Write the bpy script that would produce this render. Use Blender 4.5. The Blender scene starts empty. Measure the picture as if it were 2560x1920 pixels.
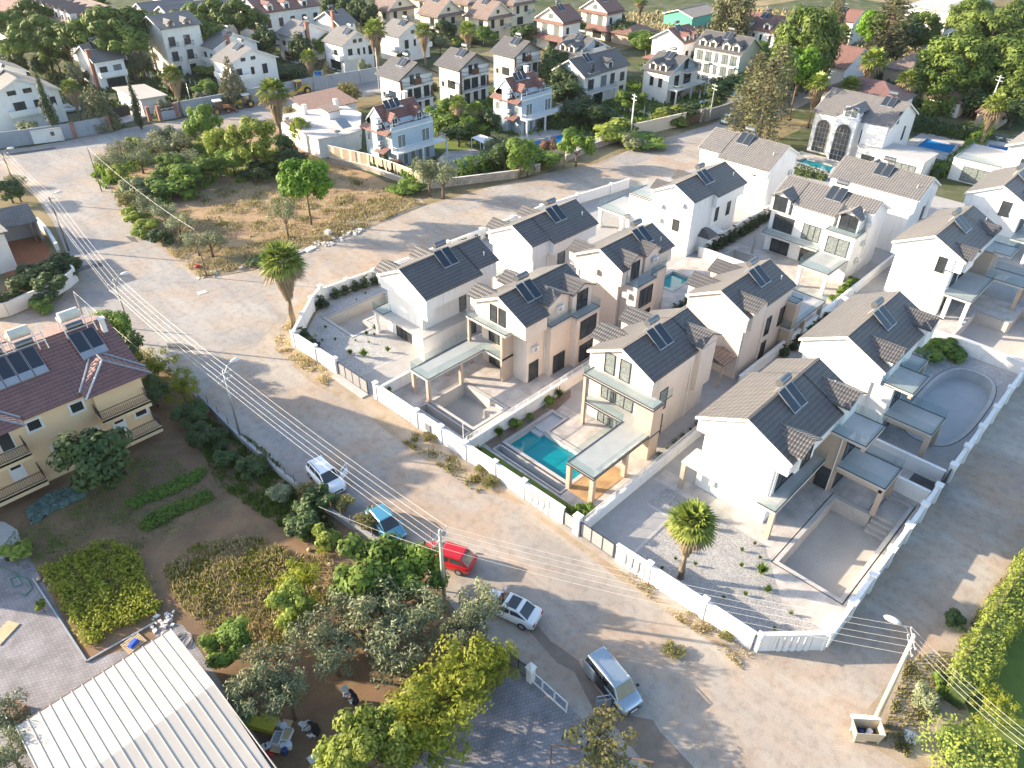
import bpy, math, random
from mathutils import Vector, Matrix, geometry
R = math.radians
C = bpy.context.scene.collection
rnd = random.Random(7)

# ---------------------------------------------------------------- camera, sky, sun
FPX, PITCH, ROLL, YAW, CAMH = 1868.2, R(36.03), R(0.512), R(44.0), 45.0
fh = Vector((math.cos(YAW), math.sin(YAW), 0)); zz_ = Vector((0, 0, 1)); rr_ = fh.cross(zz_)
FW = fh * math.cos(PITCH) - zz_ * math.sin(PITCH); uu_ = rr_.cross(FW)
RI = rr_ * math.cos(ROLL) + uu_ * math.sin(ROLL); UP = -rr_ * math.sin(ROLL) + uu_ * math.cos(ROLL)
camd = bpy.data.cameras.new('camera'); cam = bpy.data.objects.new('camera', camd); C.objects.link(cam)
camd.sensor_width = 36; camd.lens = 36 * FPX / 2560; camd.clip_end = 6000; camd.clip_start = 0.5
m = Matrix((RI, UP, -FW)).transposed().to_4x4(); m.translation = (0, 0, CAMH); cam.matrix_world = m
sc = bpy.context.scene; sc.camera = cam
SUN_AZ, SUN_EL = 124.5, 18.0          # direction towards the sun, degrees ccw from +X
world = bpy.data.worlds.new("World"); sc.world = world; world.use_nodes = True
wn = world.node_tree.nodes; bg = wn['Background']
sky = wn.new('ShaderNodeTexSky'); sky.sky_type = 'NISHITA'; sky.sun_disc = False
sky.sun_elevation = R(SUN_EL); sky.sun_rotation = R(90 - SUN_AZ); sky.altitude = 50; sky.air_density = 1.0; sky.dust_density = 1.5; sky.ozone_density = 1.2
world.node_tree.links.new(sky.outputs[0], bg.inputs[0]); bg.inputs[1].default_value = 0.14
sd = bpy.data.lights.new('sun', 'SUN'); sd.energy = 4.7; sd.angle = R(0.6); sd.color = (1.0, 0.83, 0.62)
sun = bpy.data.objects.new('sun', sd); C.objects.link(sun)
sv = Vector((math.cos(R(SUN_AZ)) * math.cos(R(SUN_EL)), math.sin(R(SUN_AZ)) * math.cos(R(SUN_EL)), math.sin(R(SUN_EL))))
sun.rotation_euler = (-sv).to_track_quat('-Z', 'Y').to_euler(); sun.location = sv * 200
vs = sc.view_settings; sc.display_settings.display_device = 'sRGB'
vs.view_transform = 'Standard'; vs.look = 'None'; vs.gamma = 1; vs.exposure = 1.62
sc.cycles.max_bounces = 6; sc.cycles.transparent_max_bounces = 12; sc.cycles.caustics_reflective = False; sc.cycles.caustics_refractive = False

def G(x, y, z=0.0):
    """survey of the ground: where the sight line through this point of the picture meets height z"""
    k = 2560 / 2212
    d = FW + RI * ((x * k - 1280) / FPX) - UP * ((y * k - 960) / FPX)
    t = (CAMH - z) / -d.z
    return Vector((d.x * t, d.y * t, z))
def q(c, r, x, y, z=0.0): return G(553 * c + x / 4, 414.75 * r + y / 4, z)
def g2(*pts): return [tuple(G(*p)[:2]) for p in pts]

# ---------------------------------------------------------------- materials
def _new(name):
    mt = bpy.data.materials.new(name); mt.use_nodes = True
    nt = mt.node_tree; b = nt.nodes['Principled BSDF']; return mt, nt, b
def ramp(nt, fac, c1, c2, p1=0.35, p2=0.65):
    r = nt.nodes.new('ShaderNodeValToRGB'); r.color_ramp.elements[0].position = p1; r.color_ramp.elements[1].position = p2
    r.color_ramp.elements[0].color = (*c1, 1); r.color_ramp.elements[1].color = (*c2, 1); nt.links.new(fac, r.inputs[0]); return r.outputs[0]
def noise(nt, scale, detail=4, coord='Object', rough=0.55, dist=0.0):
    tc = nt.nodes.new('ShaderNodeTexCoord'); n = nt.nodes.new('ShaderNodeTexNoise'); n.inputs['Scale'].default_value = scale
    n.inputs['Detail'].default_value = detail; n.inputs['Roughness'].default_value = rough; n.inputs['Distortion'].default_value = dist
    nt.links.new(tc.outputs[coord], n.inputs['Vector']); return n.outputs['Fac']
def mix(nt, a, b, fac, mode='MIX'):
    mx = nt.nodes.new('ShaderNodeMix'); mx.data_type = 'RGBA'; mx.blend_type = mode
    for s, v in ((6, a), (7, b)):
        if isinstance(v, tuple): mx.inputs[s].default_value = (*v, 1)
        else: nt.links.new(v, mx.inputs[s])
    if isinstance(fac, float): mx.inputs[0].default_value = fac
    else: nt.links.new(fac, mx.inputs[0])
    return mx.outputs[2]
def bump(nt, b, h, strength, dist=0.05):
    bp = nt.nodes.new('ShaderNodeBump'); bp.inputs['Strength'].default_value = strength; bp.inputs['Distance'].default_value = dist
    nt.links.new(h, bp.inputs['Height']); nt.links.new(bp.outputs[0], b.inputs['Normal'])
def pbr(name, c1, c2=None, scale=0.6, rough=0.8, bstr=0.0, bscale=8, metal=0.0, spec=None, fine=0.0, streaks=0.0):
    mt, nt, b = _new(name); b.inputs['Roughness'].default_value = rough; b.inputs['Metallic'].default_value = metal
    if spec is not None: b.inputs['Specular IOR Level'].default_value = spec
    if c2 is None: c2 = tuple(v * 0.86 for v in c1)
    col = ramp(nt, noise(nt, scale), c1, c2, 0.3, 0.7)
    if streaks: 
        tc = nt.nodes.new('ShaderNodeTexCoord'); mp = nt.nodes.new('ShaderNodeMapping'); mp.inputs['Scale'].default_value = (1.6, 1.6, .22); n_ = nt.nodes.new('ShaderNodeTexNoise'); n_.inputs['Scale'].default_value = 1.4; n_.inputs['Detail'].default_value = 6; n_.inputs['Roughness'].default_value = .7; nt.links.new(tc.outputs['Object'], mp.inputs[0]); nt.links.new(mp.outputs[0], n_.inputs['Vector'])
        col = mix(nt, col, ramp(nt, n_.outputs['Fac'], (.74, .71, .67), (1, 1, 1), .30, .46), streaks, 'MULTIPLY')
    if fine: col = mix(nt, col, ramp(nt, noise(nt, bscale, 2), (0.35,) * 3, (1,) * 3, 0.3, 0.7), fine, 'MULTIPLY')
    nt.links.new(col, b.inputs['Base Color'])
    if bstr: bump(nt, b, noise(nt, bscale), bstr)
    return mt
def uvnode(nt):
    tc = nt.nodes.new('ShaderNodeTexCoord'); return tc.outputs['UV']
def wave(nt, uv, axis, scale, rot=None):
    w = nt.nodes.new('ShaderNodeTexWave'); w.wave_type = 'BANDS'; w.bands_direction = axis; w.inputs['Scale'].default_value = scale
    w.inputs['Distortion'].default_value = 0.0; w.inputs['Detail'].default_value = 0; nt.links.new(uv, w.inputs['Vector']); return w.outputs['Fac']
def tilemat(name, c1, c2, groove=0.5, rough=0.55, us=1.0, vs_=0.8, bs=0.6):
    mt, nt, b = _new(name); b.inputs['Roughness'].default_value = rough
    uv = uvnode(nt); col = ramp(nt, noise(nt, 1.4, 5), c1, c2)
    wu = wave(nt, uv, 'X', us); wv = wave(nt, uv, 'Y', vs_)
    dk = tuple(v * (1 - groove) for v in (1, 1, 1))
    col = mix(nt, col, ramp(nt, wv, dk, (1, 1, 1), 0.0, 0.25), 1.0, 'MULTIPLY')
    nt.links.new(col, b.inputs['Base Color'])
    ad = nt.nodes.new('ShaderNodeMath'); ad.operation = 'ADD'; nt.links.new(wu, ad.inputs[0]); nt.links.new(wv, ad.inputs[1])
    bump(nt, b, ad.outputs[0], bs, 0.09); b.inputs['Sheen Weight'].default_value = 0.28; b.inputs['Sheen Roughness'].default_value = 0.45; b.inputs['Sheen Tint'].default_value = (1, .9, .8, 1); return mt
def glassmat(name, tint, alpha=0.25, rough=0.03):
    mt, nt, b = _new(name); nt.nodes.remove(b); out = nt.nodes['Material Output']
    tr = nt.nodes.new('ShaderNodeBsdfTransparent'); tr.inputs[0].default_value = (*tint, 1)
    gl = nt.nodes.new('ShaderNodeBsdfGlossy'); gl.inputs['Roughness'].default_value = rough
    df = nt.nodes.new('ShaderNodeBsdfDiffuse'); df.inputs[0].default_value = (0.30, 0.38, 0.40, 1)
    m1 = nt.nodes.new('ShaderNodeMixShader'); m1.inputs[0].default_value = alpha; nt.links.new(tr.outputs[0], m1.inputs[1]); nt.links.new(df.outputs[0], m1.inputs[2])
    m2 = nt.nodes.new('ShaderNodeMixShader'); m2.inputs[0].default_value = 0.07; nt.links.new(m1.outputs[0], m2.inputs[1]); nt.links.new(gl.outputs[0], m2.inputs[2])
    nt.links.new(m2.outputs[0], out.inputs[0]); return mt
def leafmat(name, c1, c2, trans=0.3, rough=0.6):
    mt, nt, b = _new(name); b.inputs['Roughness'].default_value = rough; b.inputs['Specular IOR Level'].default_value = 0.25
    tc = nt.nodes.new('ShaderNodeTexCoord'); n = nt.nodes.new('ShaderNodeTexNoise'); n.inputs['Scale'].default_value = 3.0; n.inputs['Detail'].default_value = 6
    nt.links.new(tc.outputs['Object'], n.inputs['Vector']); col = ramp(nt, n.outputs['Fac'], c1, c2, 0.35, 0.65)
    oi = nt.nodes.new('ShaderNodeObjectInfo'); hs = nt.nodes.new('ShaderNodeHueSaturation')
    mr = nt.nodes.new('ShaderNodeMapRange'); mr.inputs[3].default_value = 0.75; mr.inputs[4].default_value = 1.25
    nt.links.new(oi.outputs['Random'], mr.inputs[0]); nt.links.new(mr.outputs[0], hs.inputs['Value']); nt.links.new(col, hs.inputs['Color'])
    nt.links.new(hs.outputs[0], b.inputs['Base Color'])
    tl = nt.nodes.new('ShaderNodeBsdfTranslucent'); nt.links.new(hs.outputs[0], tl.inputs[0])
    ms = nt.nodes.new('ShaderNodeMixShader'); ms.inputs[0].default_value = trans
    nt.links.new(b.outputs[0], ms.inputs[1]); nt.links.new(tl.outputs[0], ms.inputs[2]); nt.links.new(ms.outputs[0], nt.nodes['Material Output'].inputs[0]); return mt
def groundmat(name, a, b_, c, s1=0.12, s2=1.1, speck=0.25, rough=0.95):
    mt, nt, b = _new(name); b.inputs['Roughness'].default_value = rough; b.inputs['Specular IOR Level'].default_value = 0.15
    col = ramp(nt, noise(nt, s1, 8, rough=0.6, dist=0.6), a, b_, 0.38, 0.6)
    col = mix(nt, col, c, ramp(nt, noise(nt, s2, 6, rough=0.65, dist=0.4), (0, 0, 0), (0.75,) * 3, 0.5, 0.72))
    col = mix(nt, col, ramp(nt, noise(nt, 14, 3), (0.45,) * 3, (1.15,) * 3, 0.3, 0.62), speck, 'MULTIPLY')
    nt.links.new(col, b.inputs['Base Color']); bump(nt, b, noise(nt, 9, 5), 0.3, 0.03); return mt
def roadmat(name, a, b_, dirt, ang, s1=0.09):
    mt, nt, b = _new(name); b.inputs['Roughness'].default_value = 0.95; b.inputs['Specular IOR Level'].default_value = 0.12
    def streak(sx, sy, det=5):
        tc = nt.nodes.new('ShaderNodeTexCoord'); mp = nt.nodes.new('ShaderNodeMapping'); mp.inputs['Rotation'].default_value = (0, 0, ang); mp.inputs['Scale'].default_value = (sx, sy, 1)
        n = nt.nodes.new('ShaderNodeTexNoise'); n.inputs['Scale'].default_value = 1; n.inputs['Detail'].default_value = det; n.inputs['Roughness'].default_value = .62; n.inputs['Distortion'].default_value = .5
        nt.links.new(tc.outputs['Object'], mp.inputs[0]); nt.links.new(mp.outputs[0], n.inputs['Vector']); return n.outputs['Fac']
    col = ramp(nt, streak(.16, .06), a, b_, .38, .62)
    col = mix(nt, col, dirt, ramp(nt, noise(nt, .13, 8, rough=.68, dist=.8), (0, 0, 0), (.8,) * 3, .45, .66))
    col = mix(nt, col, ramp(nt, streak(1.1, .12, 4), (.86,) * 3, (1.05,) * 3, .40, .60), .45, 'MULTIPLY')
    col = mix(nt, col, ramp(nt, noise(nt, 1.3, 6, rough=.7), (.72,) * 3, (1.04,) * 3, .36, .52), .6, 'MULTIPLY')
    col = mix(nt, col, ramp(nt, noise(nt, 16, 3), (.55,) * 3, (1.1,) * 3, .3, .6), .5, 'MULTIPLY')
    nt.links.new(col, b.inputs['Base Color']); bump(nt, b, noise(nt, 9, 5), .3, .03); return mt
def gravelmat(name, a, b_, scale=9):
    mt, nt, b = _new(name); b.inputs['Roughness'].default_value = 0.95
    tc = nt.nodes.new('ShaderNodeTexCoord'); v = nt.nodes.new('ShaderNodeTexVoronoi'); v.inputs['Scale'].default_value = scale
    nt.links.new(tc.outputs['Object'], v.inputs['Vector']); col = ramp(nt, v.outputs['Color'], a, b_, 0.2, 0.8)
    col = mix(nt, col, ramp(nt, noise(nt, 0.5, 5), (0.85,) * 3, (1.0,) * 3), 1.0, 'MULTIPLY')
    nt.links.new(col, b.inputs['Base Color']); bump(nt, b, v.outputs['Distance'], 0.4, 0.03); return mt
def brickmat(name, c1, c2, mo, sx=1.0, mortar=0.02, bw=0.5, rh=0.25, rough=0.85, rot=0.0):
    mt, nt, b = _new(name); b.inputs['Roughness'].default_value = rough
    mp = nt.nodes.new('ShaderNodeMapping'); mp.inputs['Rotation'].default_value = (0, 0, rot); nt.links.new(uvnode(nt), mp.inputs[0])
    br = nt.nodes.new('ShaderNodeTexBrick'); br.inputs['Scale'].default_value = sx; br.inputs['Color1'].default_value = (*c1, 1); br.inputs['Color2'].default_value = (*c2, 1)
    br.inputs['Mortar'].default_value = (*mo, 1); br.inputs['Mortar Size'].default_value = mortar; br.inputs['Brick Width'].default_value = bw; br.inputs['Row Height'].default_value = rh
    nt.links.new(mp.outputs[0], br.inputs['Vector'])
    col = mix(nt, br.outputs['Color'], ramp(nt, noise(nt, 0.7, 5), (0.72,) * 3, (1.1,) * 3), 1.0, 'MULTIPLY')
    nt.links.new(col, b.inputs['Base Color']); return mt

M = dict(
 white=pbr('white_render', (0.80, 0.79, 0.77), (0.76, 0.75, 0.73), 0.5, 0.75, 0.05, 30, streaks=.7),
 white2=pbr('white_paint_worn', (0.76, 0.75, 0.72), (0.62, 0.60, 0.56), 0.35, 0.8, 0.1, 12, streaks=.7),
 beige=pbr('beige_render', (0.66, 0.57, 0.50), (0.62, 0.53, 0.465), 0.5, 0.75, 0.05, 30, streaks=.7),
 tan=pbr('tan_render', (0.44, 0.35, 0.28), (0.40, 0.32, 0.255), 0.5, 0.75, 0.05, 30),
 trim=pbr('white_trim', (0.78, 0.75, 0.70), None, 1, 0.6),
 yellow=pbr('ochre_render', (0.80, 0.57, 0.34), (0.73, 0.52, 0.31), 0.35, 0.85, 0.08, 20),
 cream=pbr('cream_render', (0.74, 0.65, 0.50), (0.68, 0.59, 0.45), 0.3, 0.85),
 bluegrey=pbr('blue_grey_siding', (0.40, 0.48, 0.55), (0.36, 0.44, 0.51), 0.5, 0.7),
 greyr=pbr('grey_render', (0.34, 0.34, 0.34), (0.29, 0.29, 0.30), 0.5, 0.8),
 greywall=pbr('grey_wall_paint', (0.33, 0.36, 0.40), (0.27, 0.30, 0.34), 0.25, 0.85, 0.1, 10, streaks=.8),
 brown=pbr('brown_cladding', (0.20, 0.085, 0.045), (0.15, 0.06, 0.035), 1.5, 0.6),
 brick=brickmat('red_brick', (0.36, 0.11, 0.06), (0.28, 0.09, 0.05), (0.30, 0.22, 0.18), 1, 0.015, 0.25, 0.08),
 slab=pbr('concrete_tiles', (0.50, 0.48, 0.46), (0.44, 0.42, 0.40), 0.8, 0.6, 0.05, 12),
 tdark=tilemat('dark_roof_tiles', (0.066, 0.066, 0.072), (0.09, 0.087, 0.087), 0.5, 0.5, 1.25, 0.75, 0.45),
 tgrey=tilemat('grey_roof_tiles', (0.12, 0.12, 0.125), (0.155, 0.15, 0.15), 0.35, 0.7, 0.9, 0.8, 0.5),
 tred=tilemat('red_roof_tiles', (0.16, 0.065, 0.052), (0.21, 0.09, 0.07), 0.45, 0.7, 0.9, 0.75, 0.6),
 tpurple=tilemat('plum_red_roof_tiles', (0.155, 0.07, 0.068), (0.20, 0.095, 0.088), 0.45, 0.7, 0.95, 0.8, 0.6),
 tbrown=tilemat('brown_roof_tiles', (0.15, 0.10, 0.085), (0.20, 0.14, 0.115), 0.35, 0.7, 0.9, 0.8, 0.6),
 glass=pbr('window_glass', (0.045, 0.052, 0.055), (0.02, 0.024, 0.028), 0.8, 0.06, 0, 8, 0, 0.9),
 curtain=pbr('curtained_glass', (0.26, 0.29, 0.28), (0.10, 0.12, 0.125), 4, 0.1),
 rail=glassmat('railing_glass', (0.90, 0.955, 0.965), 0.035),
 frame=pbr('dark_frame', (0.035, 0.035, 0.037), None, 1, 0.4),
 wframe=pbr('white_frame', (0.8, 0.8, 0.8), None, 1, 0.4),
 metal=pbr('galvanised', (0.42, 0.43, 0.44), (0.34, 0.35, 0.36), 4, 0.4, 0, 8, 0.6),
 rust=pbr('rusty_metal', (0.22, 0.12, 0.08), (0.14, 0.09, 0.07), 5, 0.8),
 panel=pbr('solar_glass', (0.035, 0.045, 0.06), (0.025, 0.035, 0.05), 1.5, 0.3, 0, 8, 0.0, 0.35),
 panelframe=pbr('panel_frame', (0.45, 0.46, 0.47), None, 1, 0.35, 0, 8, 0.7),
 tank=pbr('tank_steel', (0.22, 0.23, 0.24), (0.15, 0.16, 0.17), 3, 0.35, 0, 8, 0.7),
 wtank=pbr('cream_tank', (0.66, 0.62, 0.52), (0.55, 0.51, 0.42), 2, 0.5),
 acw=pbr('ac_white', (0.72, 0.72, 0.70), None, 1, 0.5),
 black=pbr('black_plastic', (0.02, 0.02, 0.022), None, 1, 0.5),
 concrete=pbr('pole_concrete', (0.52, 0.47, 0.38), (0.42, 0.38, 0.31), 1.2, 0.85, 0.1, 15),
 wood=pbr('grey_wood', (0.20, 0.15, 0.11), (0.13, 0.10, 0.08), 3, 0.9),
 cable=pbr('cable', (0.62, 0.60, 0.58), None, 1, 0.5),
 water=pbr('pool_water_teal', (0.0, 0.27, 0.31), (0.0, 0.24, 0.28), 0.5, 0.04, 0.03, 3),
 water2=pbr('pool_water_blue', (0.01, 0.22, 0.52), (0.01, 0.18, 0.46), 0.5, 0.05, 0.03, 3),
 poolfloor=pbr('pool_plaster', (0.56, 0.53, 0.49), (0.46, 0.44, 0.41), 0.45, 0.85, 0.05, 10, fine=0.35),
 poolgrey=pbr('empty_pool_shade_tinted_grey', (0.50, 0.51, 0.51), (0.41, 0.43, 0.44), 0.4, 0.7),  # grey floor, the faint bluish cast of shade mixed into its colour
 coping=pbr('stone_coping', (0.50, 0.48, 0.46), (0.42, 0.41, 0.40), 1.5, 0.7),
 deck=brickmat('wood_deck', (0.50, 0.32, 0.16), (0.44, 0.27, 0.13), (0.25, 0.15, 0.07), 1, 0.012, 2.4, 0.14),
 paving=brickmat('block_paving', (0.30, 0.28, 0.29), (0.25, 0.24, 0.25), (0.17, 0.16, 0.165), 1, 0.015, 0.25, 0.25, 0.9, 0.5),
 slabs=brickmat('terrace_tiles', (0.55, 0.505, 0.465), (0.50, 0.46, 0.425), (0.37, 0.345, 0.32), 1, 0.012, 1.2, 0.6, 0.6),
 setts=brickmat('dark_setts', (0.16, 0.16, 0.17), (0.12, 0.12, 0.13), (0.07, 0.07, 0.07), 1, 0.03, 0.2, 0.1),
 stone=brickmat('rubble_stone', (0.50, 0.44, 0.37), (0.38, 0.34, 0.30), (0.26, 0.23, 0.2), 1, 0.05, 0.55, 0.3),
 gravel=gravelmat('white_gravel', (0.24, 0.24, 0.24), (0.44, 0.43, 0.42), 14),
 gravel2=gravelmat('grey_gravel', (0.30, 0.30, 0.30), (0.54, 0.53, 0.52), 13),
 pathm=pbr('grey_stone_path', (0.42, 0.41, 0.40), (0.36, 0.355, 0.35), 1.2, 0.8, 0.1, 20, fine=0.25),
 road=roadmat('dusty_road', (0.33, 0.30, 0.27), (0.44, 0.395, 0.34), (0.43, 0.30, 0.205), 0),
 road2=roadmat('pale_worn_asphalt', (0.30, 0.29, 0.285), (0.42, 0.395, 0.365), (0.42, 0.33, 0.25), R(20)),
 verge=groundmat('dusty_verge', (0.34, 0.26, 0.18), (0.42, 0.35, 0.27), (0.30, 0.22, 0.12), 0.3, 0.8, 0.5),
 soil=groundmat('garden_soil', (0.17, 0.115, 0.075), (0.26, 0.165, 0.10), (0.24, 0.19, 0.10), 0.2, 0.9, 0.5),
 field=groundmat('field_soil', (0.30, 0.195, 0.125), (0.41, 0.29, 0.18), (0.36, 0.30, 0.15), 0.12, 0.5, 0.5),
 base=groundmat('dry_land', (0.20, 0.165, 0.09), (0.34, 0.27, 0.155), (0.10, 0.11, 0.05), 0.03, 0.25, 0.5),
 yard=groundmat('background_yards', (0.05, 0.075, 0.025), (0.11, 0.12, 0.06), (0.20, 0.19, 0.17), 0.12, 0.3, 0.4),
 lawn=pbr('lawn', (0.14, 0.19, 0.03), (0.10, 0.15, 0.025), 1.5, 0.95, 0.3, 25),
 redsoil=pbr('red_clay_yard', (0.36, 0.12, 0.05), (0.28, 0.10, 0.045), 1.0, 0.95, 0.2, 8),
 mud=pbr('wet_mud', (0.17, 0.13, 0.10), (0.23, 0.18, 0.14), 1.2, 0.6, 0.2, 8),
 patch=pbr('asphalt_patch', (0.075, 0.078, 0.085), (0.11, 0.11, 0.115), 2, 0.85),
 shedroof=pbr('white_sheet_roof', (0.50, 0.46, 0.40), (0.44, 0.41, 0.37), 0.5, 0.5),
 canvas=pbr('beige_canvas', (0.58, 0.47, 0.33), (0.48, 0.39, 0.28), 2, 0.9, 0.4, 4),
 skin=pbr('skin', (0.5, 0.3, 0.22), None, 1, 0.6), cloth_navy=pbr('navy_cloth', (0.02, 0.025, 0.05), None, 3, 0.9),
 cloth_black=pbr('black_cloth', (0.015, 0.015, 0.017), None, 3, 0.9), sheetw=pbr('white_cloth', (0.72, 0.76, 0.82), None, 2, 0.85),
 blue=pbr('blue_plastic', (0.02, 0.09, 0.55), None, 1, 0.4), dblue=pbr('dark_blue_plastic', (0.02, 0.05, 0.18), None, 1, 0.5), red=pbr('red_plastic', (0.45, 0.02, 0.02), None, 1, 0.4),
 green=pbr('green_tarp', (0.06, 0.30, 0.05), None, 1, 0.6), ylw=pbr('yellow_tarp', (0.45, 0.42, 0.03), None, 1, 0.6), greenp=pbr('green_hose', (0.02, 0.22, 0.12), None, 1, 0.5),
 pale=pbr('pale_pallet_wood', (0.55, 0.42, 0.26), (0.45, 0.34, 0.2), 3, 0.8), machine=pbr('yellow_machine_paint', (0.60, 0.40, 0.06), None, 1, 0.5),
 orange=pbr('orange_machine_paint', (0.50, 0.20, 0.06), None, 1, 0.55), tyre=pbr('tyre', (0.025, 0.025, 0.027), None, 1, 0.85), teal=pbr('teal_boards', (0.10, 0.38, 0.30), None, 1, 0.8),
 bin=pbr('galvanised_bin', (0.60, 0.52, 0.38), (0.50, 0.43, 0.31), 1.5, 0.5, 0, 8, 0.2),
 l_olive=leafmat('olive_leaves', (0.15, 0.17, 0.085), (0.25, 0.275, 0.155), 0.15), l_green=leafmat('green_leaves', (0.085, 0.155, 0.028), (0.202, 0.296, 0.047)),
 l_bright=leafmat('bright_leaves', (0.176, 0.236, 0.041), (0.338, 0.392, 0.081), 0.4), l_dark=leafmat('dark_leaves', (0.037, 0.069, 0.022), (0.081, 0.119, 0.037), 0.15),
 l_yellow=leafmat('yellow_leaves', (0.18, 0.228, 0.024), (0.36, 0.372, 0.048), 0.4), l_pine=leafmat('pine_needles', (0.07, 0.119, 0.021), (0.168, 0.224, 0.042), 0.15),
 l_pineb=leafmat('bright_pine_needles', (0.084, 0.18, 0.014), (0.156, 0.288, 0.024), 0.25), l_cyp=leafmat('cypress_foliage', (0.036, 0.058, 0.026), (0.072, 0.096, 0.042), 0.08),
 l_con=leafmat('brown_green_needles', (0.11, 0.116, 0.055), (0.187, 0.182, 0.088), 0.12), l_palm=leafmat('palm_leaf', (0.13, 0.195, 0.033), (0.286, 0.325, 0.078), 0.25, 0.4),
 l_dead=leafmat('dead_fronds', (0.24, 0.18, 0.11), (0.34, 0.27, 0.17), 0.2), l_dry=leafmat('dry_grass', (0.396, 0.33, 0.165), (0.528, 0.451, 0.264), 0.3),
 l_kale=leafmat('blue_green_leaves', (0.10, 0.17, 0.15), (0.17, 0.25, 0.22), 0.1), l_dryg=leafmat('dry_green_weeds', (0.17, 0.18, 0.06), (0.30, 0.26, 0.10), 0.3),
 l_pink=leafmat('pinkish_leaves', (0.28, 0.14, 0.10), (0.2, 0.17, 0.08), 0.2), bark=pbr('bark', (0.17, 0.125, 0.085), (0.10, 0.075, 0.055), 4, 0.95, 0.5, 12),
 palmbark=pbr('palm_bark', (0.26, 0.20, 0.13), (0.17, 0.13, 0.09), 5, 0.95, 0.5, 12),
)
def carpaint(name, c, metal=0.3):
    mt, nt, b = _new(name); b.inputs['Base Color'].default_value = (*c, 1); b.inputs['Roughness'].default_value = 0.28; b.inputs['Metallic'].default_value = metal
    b.inputs['Coat Weight'].default_value = 0.8; b.inputs['Coat Roughness'].default_value = 0.05; return mt

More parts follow.
